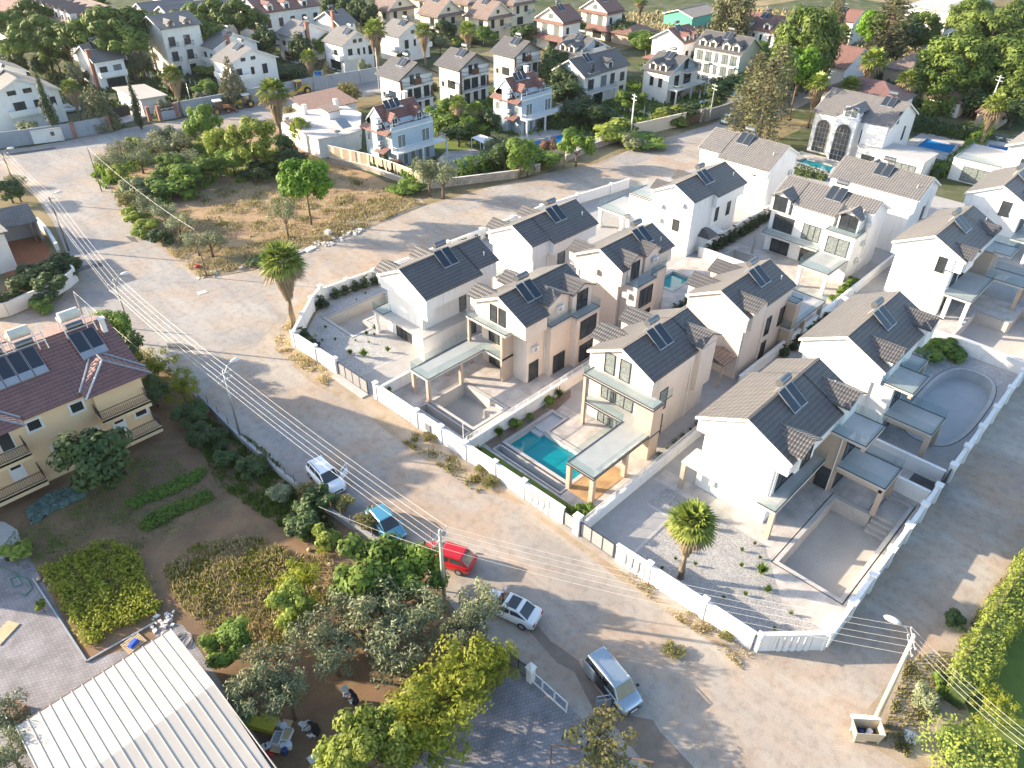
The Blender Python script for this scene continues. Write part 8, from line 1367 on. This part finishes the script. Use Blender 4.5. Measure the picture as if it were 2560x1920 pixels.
pA = pole('big pale concrete power pole with a street lamp beside the waste bin', gb(1886, 1566), 9.2, 'concrete', True, (-.2, 1), (-.02, .03), .19, armdir=(.87, .5))
pB = pole('square concrete power pole in front of the red car', gb(961, 1304), 7.7, 'concrete', True, None, (0, 0), .17, armdir=(1, .15)); 
pB2 = pole('thin leaning iron stay pole next to the concrete pole by the red car', gb(945, 1275), 6.5, 'rust', False, None, (-.02, .01), .06, 'stay_pole')
pC = pole('slim grey street pole with lamp beside the low concrete wall', gb(522, 952), 7.9, 'metal', True, (.9, .1), (0, 0), .11, armdir=(1, .15))
pD = pole('concrete power pole with a lamp at the road junction', gb(292, 742), 7.9, 'concrete', True, (.9, -.3), (0, 0), .13, armdir=(1, .15))
pE = pole('wooden power pole with a lamp near the crumbling wall', gb(149, 542), 7.6, 'wood', True, (.9, -.3), (0, 0), .13, armdir=(1, .15))
pF = pole('power pole at the far left edge by the weeds', gb(46, 436), 7.6, 'wood', True, (.9, -.3), (0, 0), .13, armdir=(1, .15))
pG = pole('short green-topped pole behind the ochre house', gb(186, 700), 4.2, 'greyr', False, None, (0, 0), .12, 'street_pole')
for lab, b_, h, mt_, r_, ar_ in [('white concrete street pole on the verge by the beige wall', qg((2, 0, 1022, 1205))[0], 8.2, 'trim', .17, True), ('thin wooden pole beside the tree with the white-washed trunk', qg((2, 0, 447, 1445))[0], 6.5, 'wood', .09, False), ('dark pole by the gate near the mint-green car', qg((2, 0, 1702, 1065))[0], 7.5, 'greyr', .13, True), ('wooden pole behind the lone umbrella pine trunk', qg((1, 1, 285, 428))[0], 6.6, 'wood', .08, False), ('wooden pole at the field corner beside the rubble heap', qg((0, 1, 1788, 738))[0], 6.6, 'wood', .09, False), ('iron pole on the street edge of the scrub', qg((0, 0, 880, 1655))[0], 7.0, 'wood', .09, False), ('thin pole behind the mulberry tree near the backhoe', qg((0, 0, 1672, 985))[0], 6.0, 'metal', .08, True), ('pale pole rising between the palm and the brown gabled house', qg((1, 0, 1062, 765))[0], 8.5, 'trim', .10, False), ('dark thin pole on the back street', qg((1, 0, 637, 862))[0], 5.5, 'wood', .08, False), ('leaning street pole by the palm at the right, behind the pools', qg((3, 0, 1862, 1060))[0], 9.0, 'trim', .13, True)]:
    pole(lab, b_, h, mt_, ar_, None, (0, 0), r_)
pole('small white lamp post standing on the street wall by the trough', (33.75, 38.55), 3.6, 'wframe', False, None, (0, 0), .05, 'lamp_post')
def cable(label, a, b_, sag, r=.010, n=12):
    a, b_ = Vector(a), Vector(b_); pts = [tuple((a + (b_ - a) * i / n) - a - Vector((0, 0, sag * 4 * (i / n) * (1 - i / n)))) for i in range(n + 1)]
    o = single('power_cable', MB().tube(pts, r, 4, cap=False), M['cable'], label, 'cable', tuple(a), 0, 'overhead cables along the street'); return o
OFF = [(-.7, -.35), (-.25, -.35), (.25, -.35), (.7, -.35), (-.7, -1.0)]
names = [('slim lamp pole and the pole by the red car', pC, pB), ('junction pole and the slim lamp pole', pD, pC), ('wooden pole and the junction pole', pE, pD), ('left edge pole and the wooden pole', pF, pE), ('pole by the red car and the big pale pole', pB, pA)]
OR = ['outermost', 'second', 'middle', 'fourth', 'lowest']
for nm, p0, p1 in names:
    for i, (s, dz) in enumerate(OFF): cable('%s overhead cable between the %s' % (OR[i], nm), p0[0] + p0[1] * s + Vector((0, 0, dz + .14)), p1[0] + p1[1] * s + Vector((0, 0, dz + .14)), .35 if nm[0] != 'p' else .6)
e_ = G(2290, 1650, 8.3)
for i, (s, dz) in enumerate(OFF[:4]): cable('%s cable running from the big pale pole out over the hedge' % OR[i], pA[0] + pA[1] * s + Vector((0, 0, dz + .14)), (e_.x + s * .6, e_.y - s * .7, 8.2 + dz * .2), .4)
cable('single cable from the green-topped pole down to the ochre house', pG[0], G(312, 765, 5.0), .1); cable('low single cable over the white and blue cars', G(688, 1102 - 8, 4.3), G(958, 1195, 5.6), .2)
cable('thin cable crossing the field to the lone pine pole', (*qg((0, 1, 1788, 738))[0], 6.5), (*qg((0, 0, 880, 1655))[0], 6.9), .8, .015)

# ---------------------------------------------------------------- street furniture and small things
bp = G(1866, 1592); wb = thing('waste_container', 'open galvanised waste container at the foot of the big pale pole', 'waste container', (bp.x, bp.y, 0), R(-50)); L_, D_ = 1.75, .95
def tub(h0, h1, s0, s1, th):
    m_ = MB()
    for (x0, y0), (x1, y1) in zip([(-1, -1), (1, -1), (1, 1), (-1, 1)], [(1, -1), (1, 1), (-1, 1), (-1, -1)]):
        A_1 = [(x0 * L_ / 2 * s0, y0 * D_ / 2 * s0, h0), (x1 * L_ / 2 * s0, y1 * D_ / 2 * s0, h0), (x1 * L_ / 2 * s1, y1 * D_ / 2 * s1, h1), (x0 * L_ / 2 * s1, y0 * D_ / 2 * s1, h1)]
        k_ = .93; B_1 = [(x * k_, y * k_, z) for x, y, z in A_1]; m_.hexa([A_1[0], A_1[1], B_1[1], B_1[0], A_1[3], A_1[2], B_1[2], B_1[3]])
    m_.box(-L_ / 2 * s0, L_ / 2 * s0, -D_ / 2 * s0, D_ / 2 * s0, h0, h0 + .04); return m_
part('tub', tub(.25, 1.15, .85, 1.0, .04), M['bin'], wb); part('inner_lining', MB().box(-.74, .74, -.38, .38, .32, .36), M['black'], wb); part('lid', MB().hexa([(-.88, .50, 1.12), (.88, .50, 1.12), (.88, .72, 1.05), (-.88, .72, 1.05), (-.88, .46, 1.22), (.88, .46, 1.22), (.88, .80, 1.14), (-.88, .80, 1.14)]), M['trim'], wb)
for sx in (-1, 1):
    for sy in (-1, 1): part('leg', MB().box(sx * .7 - .06, sx * .7 + .06, sy * .35 - .06, sy * .35 + .06, 0, .28), M['bin'], wb)
for i, (x, y) in enumerate(((-.3, .05), (.1, -.1), (.25, .12))): single('rubbish_bag', MB().ball((0, 0, .16), .2, 8, .8), M[['dblue', 'sheetw', 'sheetw'][i]], ['dark rubbish bag inside the waste container', 'pale rubbish bag in the middle of the waste container', 'pale crumpled bag at the lid side of the waste container'][i], 'bag', (bp.x + x * math.cos(R(-50)) - y * math.sin(R(-50)), bp.y + x * math.sin(R(-50)) + y * math.cos(R(-50)), .36))
p = q(3, 3, 1240, 1400); single('spilt_lime', MB().prism([(-.4, -.3), (.2, -.5), (.5, 0), (.3, .5), (-.2, .4), (-.5, .1)], 0.0, .03), M['trim'], 'white powder spill on the verge beyond the waste container', 'spill', (p.x, p.y, .012))
# rubble and slabs along the field edge
def rubble(label, x, y, n, s, mats, rx=.9, seedgrp='rubble heaps along the field edge'):
    c = G(x, y); t = thing('rubble_heap', label, 'rubble', (c.x, c.y, 0), 0, seedgrp)
    for mname in mats:
        b = MB()
        for i in range(n // len(mats)):
            px, py, pz = rnd.gauss(0, rx), rnd.gauss(0, .45), 0; a = rnd.uniform(0, 3); e1 = Vector((math.cos(a), math.sin(a))) * s * rnd.uniform(.4, 1); e2 = Vector((-e1.y, e1.x)) * rnd.uniform(.4, .9); h = s * rnd.uniform(.2, .7)
            b.prism([(px + e1.x, py + e1.y), (px + e2.x, py + e2.y), (px - e1.x, py - e1.y), (px - e2.x, py - e2.y)], -.01, h)
        part('chunks', b, M[mname], t)
for a in [('white rubble heap nearest the lone umbrella pine', 692, 527, 14, .35, ('white2',)), ('white and grey rubble heap, second along the field edge', 712, 528, 14, .35, ('white2', 'coping')), ('red brick rubble heap at the field edge', 728, 516, 12, .3, ('brick', 'white2')), ('pale rubble heap beyond the red bricks', 750, 508, 12, .35, ('white2', 'coping')), ('last pale rubble heap toward the blue-grey house', 768, 500, 12, .35, ('white2',)), ('rubble with white boards at the junction corner of the field', 550, 572, 16, .45, ('white2', 'coping')), ('earth and stone bank at the junction corner', 455, 592, 26, .3, ('white2', 'stone'))]: rubble(*a)
for i, (x, y, l) in enumerate([(643, 546, 'flat white slab lying at the field edge, left'), (669, 539, 'flat white slab lying at the field edge, right')]): c = G(x, y); single('stone_slab', MB().box(-.8, .8, -.45, .45, 0, .18), M['white2'], l, 'slab', c, R(10))
c = G(709, 508); single('concrete_block', MB().hexa([(-.4, -.35, 0), (.4, -.35, 0), (.4, .35, 0), (-.4, .35, 0), (-.36, -.3, .75), (.38, -.33, .7), (.35, .3, .75), (-.38, .32, .7)]), M['white2'], 'pale upright block on the field bank behind the rubble', 'block', c, R(25))
c = G(427, 580); single('water_marker', MB().ball((0, 0, .3), .45, 10, .5), M['red'], 'faded red round object lying at the field corner', 'marker', c)
c = G(436, 632); single('manhole_cover', MB().prism([(-.6, -.4), (.6, -.5), (.6, .3), (-.5, .5)], 0, .03), M['coping'], 'square concrete manhole cover in the junction', 'manhole cover', (c.x, c.y, .012))
# backyard with tarps, buckets, people
def drop(x, y, z=0): v = G(x, y, z); return (v.x, v.y, 0)
c = drop(572, 1556, .9); tb = thing('garden_table', 'long table covered by green and yellow tarpaulins by the shed', 'table', c, R(-60)); part('yellow_cover', MB().box(-1.0, .75, -.45, .45, .72, .76).box(-1.0, .75, -.47, -.45, .3, .76), M['ylw'], tb); part('green_cover', MB().box(-1.9, -1.0, -.5, .5, .74, .95), M['green'], tb)
for x in (-1.7, .6):
    for y in (-.4, .4): part('leg', MB().box(x - .04, x + .04, y - .04, y + .04, 0, .73), M['wood'], tb)
def bucket(label, x, y, r, h, mat, name='bucket', z=0): v = drop(x, y, .3); t = thing(name, label, name.replace('_', ' '), (v[0], v[1], z)); part('pail', MB().tube([(0, 0, 0), (0, 0, h)], r * .85, 12, r), M[mat], t); part('rim', MB().tube([(0, 0, h), (0, 0, h + .02)], r * 1.06, 12), M[mat], t); return t
bucket('white plastic drum beside the yellow tarpaulin', 601, 1566, .2, .5, 'acw'); bucket('grey-white drum behind the crates', 613, 1570, .22, .45, 'sheetw'); bucket('pale canister under the tree by the basins', 619, 1577, .22, .4, 'trim'); bucket('white bucket at the lower end of the table', 612, 1612, .19, .42, 'acw'); bucket('white bucket right beside the dark blue can', 624, 1610, .2, .45, 'sheetw'); bucket('dark blue can on the ground by the white buckets', 615, 1622, .18, .45, 'dblue'); bucket('pale green-white pail on the concrete near the shed', 569, 1614, .2, .35, 'acw'); bucket('second pale pail on the concrete near the shed', 579, 1610, .2, .35, 'sheetw'); bucket('red basin on the concrete near the shed', 583, 1624, .26, .16, 'red', 'basin')
for i, (x, y, l) in enumerate([(599, 1596, 'translucent plastic crate full of things on the low bench'), (620, 1588, 'white plastic crate with a wooden board across')]):
    v = drop(x, y, .4); t = thing('crate', l, 'crate', (v[0], v[1], .3), R(35)); bx = MB(); [bx.box(*a) for a in ((-.4, .4, -.28, -.25, 0, .3), (-.4, .4, .25, .28, 0, .3), (-.4, -.37, -.25, .25, 0, .3), (.37, .4, -.25, .25, 0, .3), (-.4, .4, -.28, .28, -.03, 0))]; part('crate_shell', bx, M['sheetw'], t); part('contents', MB().box(-.35, .35, -.23, .23, .02, .2), M['greyr' if i == 0 else 'pale'], t)
v = drop(608, 1592, .2); t = thing('bench', 'low wooden bench under the two plastic crates', 'bench', v, R(35)); part('seat', MB().box(-1.0, 1.1, -.32, .32, .22, .27), M['pale'], t); [part('leg', MB().box(x - .04, x + .04, y - .04, y + .04, 0, .22), M['wood'], t) for x in (-.9, 1.0) for y in (-.25, .25)]
for i, (a, b_, l) in enumerate([((667, 1646), (699, 1622), 'white panel lying end on in the row, nearest the table'), ((703, 1618), (742, 1590), 'second white panel in the ground row'), ((722, 1640), (760, 1616), 'white panel of the lower row under the lemon-like tree')]):
    va, vb = G(*a), G(*b_); single('garden_edging_panel', MB().seg((0, 0), ((vb - va).x, (vb - va).y), .5, 0, .12).seg((0, 0), ((vb - va).x, (vb - va).y), .08, .12, .4), M['acw'], l, 'panel', va, 0, 'white edging panels in the yard')
def person(label, x, y, face, mat, stoop, garment):
    v = G(x, y); bm = MB(); rt_ = thing('person', label, 'person', (v.x, v.y, 0), face)
    s = math.sin(stoop); c = math.cos(stoop); hipz = .92; T_ = lambda d: (d * s, hipz + d * c)
    J = dict(pel=(0, 0, .95), ch=(T_(.42)[0], 0, T_(.42)[1]), nk=(T_(.56)[0], 0, T_(.56)[1]), hd=(T_(.70)[0] + .03, 0, T_(.70)[1]), tp=(T_(.82)[0] + .03, 0, T_(.82)[1]))
    vs_ = [J['pel'], J['ch'], J['nk'], J['hd'], J['tp']]; es = [(0, 1), (1, 2), (2, 3), (3, 4)]; rs = [.15, .16, .06, .095, .07]
    def chain(start, pts, rad):
        k = start
        for p, r_ in zip(pts, rad): vs_.append(p); rs.append(r_); es.append((k, len(vs_) - 1)); k = len(vs_) - 1
        return k
    for sd_ in (-1, 1):
        chain(0, [(0, sd_ * .10, .88), (.04, sd_ * .11, .50), (0, sd_ * .12, .09), (.14, sd_ * .13, .05)], [.10, .07, .045, .045])
        sx, sz = T_(.48); k = chain(1, [(sx, sd_ * .19, sz), (sx + .10, sd_ * .24, sz - .27), (sx + .33, sd_ * .17, sz - .32), (sx + .40, sd_ * .16, sz - .32)], [.06, .042, .03, .03])
        for f in range(4): chain(k, [(sx + .46 + .01 * (f % 2), sd_ * .16 + (f - 1.5) * .02, sz - .34), (sx + .50, sd_ * .16 + (f - 1.5) * .022, sz - .37)], [.009, .008])
        chain(k, [(sx + .43, sd_ * .16 - sd_ * .05, sz - .33)], [.009])
    me = bpy.data.meshes.new('body'); me.from_pydata(vs_, es, []); me.materials.append(M[mat]); o = bpy.data.objects.new('body', me); C.objects.link(o); o.parent = rt_
    sk = o.modifiers.new('skin', 'SKIN'); sv_ = me.skin_vertices[0].data
    for i, r_ in enumerate(rs): sv_[i].radius = (r_, r_)
    sv_[0].use_root = True; ss = o.modifiers.new('sub', 'SUBSURF'); ss.levels = 1; ss.render_levels = 2
    hx, hz = J['hd'][0], J['hd'][2]; part('hair', MB().ball((hx - .03, 0, hz + .04), .115, 10), M['cloth_black'], rt_, True)
    part('face', MB().ball((hx + .035, 0, hz - .01), .085, 10, 1.15), M['skin'], rt_, True)
    if garment: part('skirt', MB().tube([(0, 0, 1.0), (.02, 0, .35)], .17, 12, .27), M[garment], rt_, True)
    return rt_
person('person in dark clothes carrying a white cloth under the olive trees', 769, 1521, R(150), 'cloth_navy', .25, 'cloth_navy')
person('person in black bending beside a large white sheet near the table', 686, 1586, R(165), 'cloth_black', .45, 'cloth_black')
q_ = qp(1, 0, (1650, 1310))[0]; o = person('distant person in white standing on the lawn by the blue-grey house', 965.5, 327, R(-60), 'sheetw', .05, None)
def cloth(label, x, y, w_, h, z, rz_): v = G(x, y, .8); b = MB(); n = 6; g_ = [[(i / n * w_ - w_ / 2 + .05 * math.sin(j), .06 * math.sin(i * 2 + j), z + h * j / n - .06 * abs(i - n / 2) * (j == n)) for i in range(n + 1)] for j in range(n + 1)]; [b.poly([g_[j][i], g_[j][i + 1], g_[j + 1][i + 1], g_[j + 1][i]]) for i in range(n) for j in range(n)]; single('cloth', b, M['sheetw'], label, 'cloth', (v.x, v.y, 0), rz_)
cloth('tall white cloth hanging left of the standing person', 747, 1495, .5, 1.3, .3, R(-30)); cloth('folded white cloth in the hands of the standing person', 759, 1512, .35, .7, .4, R(-30)); cloth('large white sheet spread beside the bending person', 664, 1567, .9, 1.2, .2, R(-40)); cloth('small white cloth corner next to the large sheet', 669, 1580, .45, .45, .1, R(-40))
# by the metal shed
v = drop(290, 1390, .1); pal = thing('pallet', 'pale wooden pallet with a blue tarp bundle beside the metal shed', 'pallet', v, R(8)); b = MB(); [b.box(-.65, .65, -.5 + i * .17, -.38 + i * .17, .1, .14) for i in range(7)]; [b.box(x, x + .1, -.5, .62, 0, .1) for x in (-.65, -.05, .55)]; part('boards', b, M['pale'], pal)
single('tarp_bundle', MB().hexa([(-.35, -.22, 0), (.35, -.25, 0), (.35, .25, 0), (-.35, .22, 0), (-.3, -.15, .22), (.3, -.12, .26), (.28, .15, .24), (-.3, .12, .2)]), M['blue'], 'blue folded tarpaulin lying on the pallet', 'tarpaulin', (v[0] - .05, v[1] - .05, .15), R(20))
c = G(356, 1345); rubble('heap of white stones at the end of the paved strip', 357, 1345, 26, .28, ('coping', 'white2'), .5, None)
v = G(392, 1388); b = MB()
for i in range(6): r_ = .55 + .06 * math.sin(i * 2); b.tube([(r_ * math.cos(a) + .04 * i, r_ * math.sin(a), .03 + .035 * i) for a in [2 * math.pi * j / 20 for j in range(21)]], .022, 5)
single('coiled_pipe', b, M['greyr'], 'coil of grey pipe lying by the metal shed', 'pipe', v)
v = drop(20, 1198, .3); t = thing('well_ring', 'dark round barrel on the rounded concrete pad', 'barrel', v); part('drum', MB().tube([(0, 0, 0), (0, 0, .45)], .42, 18, .38), M['frame'], t); part('lid', MB().tube([(0, 0, .45), (0, 0, .5)], .40, 18), M['greyr'], t)
b = MB(); pts = [(-30, 1215), (10, 1228), (35, 1240), (50, 1262), (30, 1270), (22, 1252), (40, 1244), (62, 1252), (70, 1272), (55, 1288), (38, 1280)]; gp_ = [G(x, y) for x, y in pts]; sm = []
for i in range(len(gp_) - 1):
    for k_ in range(4): sm.append(tuple(gp_[i].lerp(gp_[i + 1], k_ / 4) - gp_[0] + Vector((0, 0, .03 + .001 * i))))
single('garden_hose', MB().tube(sm, .03, 5), M['greenp'], 'green garden hose snaking over the block paving', 'hose', gp_[0])
sheet('concrete_pad', g2((-40, 1120), (10, 1128), (38, 1145), (48, 1180), (20, 1205), (-40, 1215)), 0.03, M['slab'], holes=[])
for i, (x, y) in enumerate(((85, 1340 * 0 + 1253), (100, 1255), (712, 1222), (682, 1273), (640, 1083 * 0 + 1098), (655, 1090), (700, 1120), (668, 1190), (693, 1180), (730, 1192))): 
    v = G(x, y); single('pumpkin', MB().ball((0, 0, .14), .19, 10, .75), M['pale'], ['pumpkin at the paving edge, left of two', 'pumpkin at the paving edge, right of two', 'pumpkin under the yellow tree', 'pumpkin in the dry stalks', 'pumpkin among the vines, farthest left', 'pumpkin in the vines beside another', 'pumpkin near the little yellow-green bush', 'pumpkin left of the brown soil patch', 'pumpkin on the bare soil', 'pumpkin near the glossy tree'][i], 'pumpkin', v, 0, 'pumpkins lying in the garden', True)
v = drop(33, 1540 * 0 + 1532, .5); t = thing('water_barrel', 'rusty open box with a white pipe at the shed corner', 'box', v, R(20)); part('box_shell', MB().box(-.45, .45, -.5, .5, 0, .7), M['rust'], t); part('pipe', MB().tube([(-.6, -.7, .3), (-.6, .7, .3)], .12, 10), M['acw'], t)
v = drop(8, 1366, .1); single('board', MB().box(-.9, .9, -.5, .5, 0, .08), M['pale'], 'pale wooden board on the paving at the left edge', 'board', v, R(30))
# parasols, canopy, pool furniture
def parasol(label, c, r_, h=2.4, closed=False, mat='trim'):
    t = thing('parasol', label, 'parasol', (c[0], c[1], 0)); part('pole', MB().tube([(0, 0, 0), (0, 0, h)], .03, 6), M['wframe'], t); b = MB(); n = 8
    if closed: b.tube([(0, 0, .9), (0, 0, 1.3), (0, 0, h)], .20, 8, .03)
    else:
        for i in range(n): a0, a1 = 2 * math.pi * i / n, 2 * math.pi * (i + 1) / n; b.poly([(0, 0, h), (r_ * math.cos(a0), r_ * math.sin(a0), h - .5), (r_ * math.cos(a1), r_ * math.sin(a1), h - .5)])
    part('canopy', b, M[mat], t)
for c, r_, cl, l in [(qg((2, 0, 1135, 1015))[0], 1, True, 'closed white parasol beside the blue pool of the stone-clad house'), (qg((2, 0, 1615, 880))[0], 1, True, 'closed white parasol by the pool loungers'), (qg((1, 0, 1930, 310))[0], 2.0, False, 'open white parasol on the sand-coloured house terrace'), (qg((0, 0, 910, 745))[0], 1, True, 'closed parasol under the red-chimneyed house'), (qg((0, 0, 1275, 690))[0], 1, True, 'left closed parasol on the lawn by the umbrella pine'), (qg((0, 0, 1315, 705))[0], 1, True, 'right closed parasol on the lawn by the umbrella pine'), (qg((0, 0, 1660, 780))[0], 1, True, 'left closed parasol by the small turquoise pool'), (qg((0, 0, 1705, 795))[0], 1, True, 'right closed parasol by the small turquoise pool'), (qg((0, 0, 1635, 590))[0], 1, True, 'closed parasol in front of the apartment block, left'), (qg((0, 0, 1710, 570))[0], 1, True, 'closed parasol in front of the apartment block, right'), (qg((1, 0, 1415, 115))[0], 1.6, False, 'open pale parasol left of the sand-coloured house')]: parasol(l, c, r_, 2.4, cl)
CP = [q(1, 0, x, y, 2.5) for x, y in ((1862, 1192), (1975, 1245), (2050, 1200), (1940, 1165))]; o = CP[0]; t = thing('canopy', 'white canopy on thin posts beside the curved blue pool', 'canopy', (o.x, o.y, 0)); pl = [(v.x - o.x, v.y - o.y) for v in CP]; part('roof', MB().prism(pl, 2.5, 2.6), M['wframe'], t)
for x, y in pl: part('post', MB().box(x * .96 - .05, x * .96 + .05, y * .96 - .05, y * .96 + .05, 0, 2.5), M['wframe'], t)
PG = [q(2, 0, x, y, 2.6) for x, y in ((1925, 790), (2000, 780), (2040, 800), (1950, 815))]
def lounger(label, c, rz_, g_): t = thing('sun_lounger', label, 'sun lounger', (c[0], c[1], 0.02), rz_, g_); part('seat', MB().box(-.2, 1.0, -.3, .3, .28, .34), M['acw'], t); part('backrest', MB().slopeq((-.2, -.3, .34), (-.2, .3, .34), (-.75, .3, .75), (-.75, -.3, .75), .05), M['acw'], t); part('frame', MB().box(-.15, -.08, -.28, .28, 0, .28).box(.85, .92, -.28, .28, 0, .28), M['acw'], t)
for i, c in enumerate(qg((3, 0, 1985, 1210), (3, 0, 2075, 1225))): lounger(['white sun lounger left of two by the light blue pool', 'white sun lounger right of two by the light blue pool'][i], c, R(-20), 'white sun loungers')
for i, c in enumerate(qg((2, 0, 1610, 905), (2, 0, 1650, 895), (2, 0, 1700, 880))): lounger(['first lounger by the parasol of the black-balcony house', 'middle lounger by the parasol of the black-balcony house', 'last lounger by the parasol of the black-balcony house'][i], c, R(160), 'loungers by the black-balcony house')
t = thing('football_goal', 'thin white goal frame in the shaded field behind the stone pines', 'goal', (*qg((3, 0, 1535, 370))[0], 0)); part('goal_frame', MB().tube([(0, 0, 0), (0, 0, 2.4), (7, 0, 2.4), (7, 0, 0)], .08, 5), M['wframe'], t)
v = (34.0, 50.9, 0); t = thing('planter', 'dark square planter with a leafy plant at the grey slatted gate', 'planter', v); part('box', MB().box(-.4, .4, -.35, .35, 0, .85), M['frame'], t); part('plant', MB(), M['l_green'], t) if 0 else None
plant('tuft', (34.0, 50.9, .8), .7, .9, 'leafy plant growing in the dark planter')
single('meter_cabinet', MB().box(-.06, .12, -.35, .35, .5, 1.3), M['metal'], 'small grey meter cabinet on the street wall', 'cabinet', (33.22, 42.9, 0))
v = G(2008, 472 * 0 + 395); single('bbq_stand', MB().box(-.8, .8, -.35, .35, 0, .9), M['brick'], 'red object', 'stand', (112, 25, 0)) if 0 else None
for i, (x, y, l) in enumerate([(105.5, 41.0, 'red and white clothes stand between the far white villas'),]): t = thing('clothes_stand', l, 'stand', (x, y, 0)); part('frame', MB().box(-.05, .05, -1, 1, 0, 1.6).box(-.5, .5, -1, -.95, 0, 1.5), M['orange'], t)
for sx_, sy_, l in [(85.6, 46.6, 'blue plastic box by the canopied porch'), (87.3, 46.2, 'second blue plastic box by the canopied porch')]: single('plastic_box', MB().box(-.3, .3, -.3, .3, 0, .5).box(-.33, .33, -.33, .33, .5, .55), M['blue'], l, 'box', (sx_ + 1.5, sy_ - .4, .03))

# ---------------------------------------------------------------- air
hm = bpy.data.materials.new('haze_air'); hm.use_nodes = True; hn = hm.node_tree; hn.nodes.clear(); ho = hn.nodes.new('ShaderNodeOutputMaterial'); hv = hn.nodes.new('ShaderNodeVolumePrincipled')
hv.inputs['Color'].default_value = (.86, .92, 1, 1); hv.inputs['Density'].default_value = 0.00006; hv.inputs['Anisotropy'].default_value = 0.3; hn.links.new(hv.outputs[0], ho.inputs['Volume'])
hb_ = single('haze', MB().box(-950, 2650, -950, 2650, -3.5, 60), hm, 'thin pale haze over the whole place', None, kind='stuff'); hb_.display_type = 'WIRE'
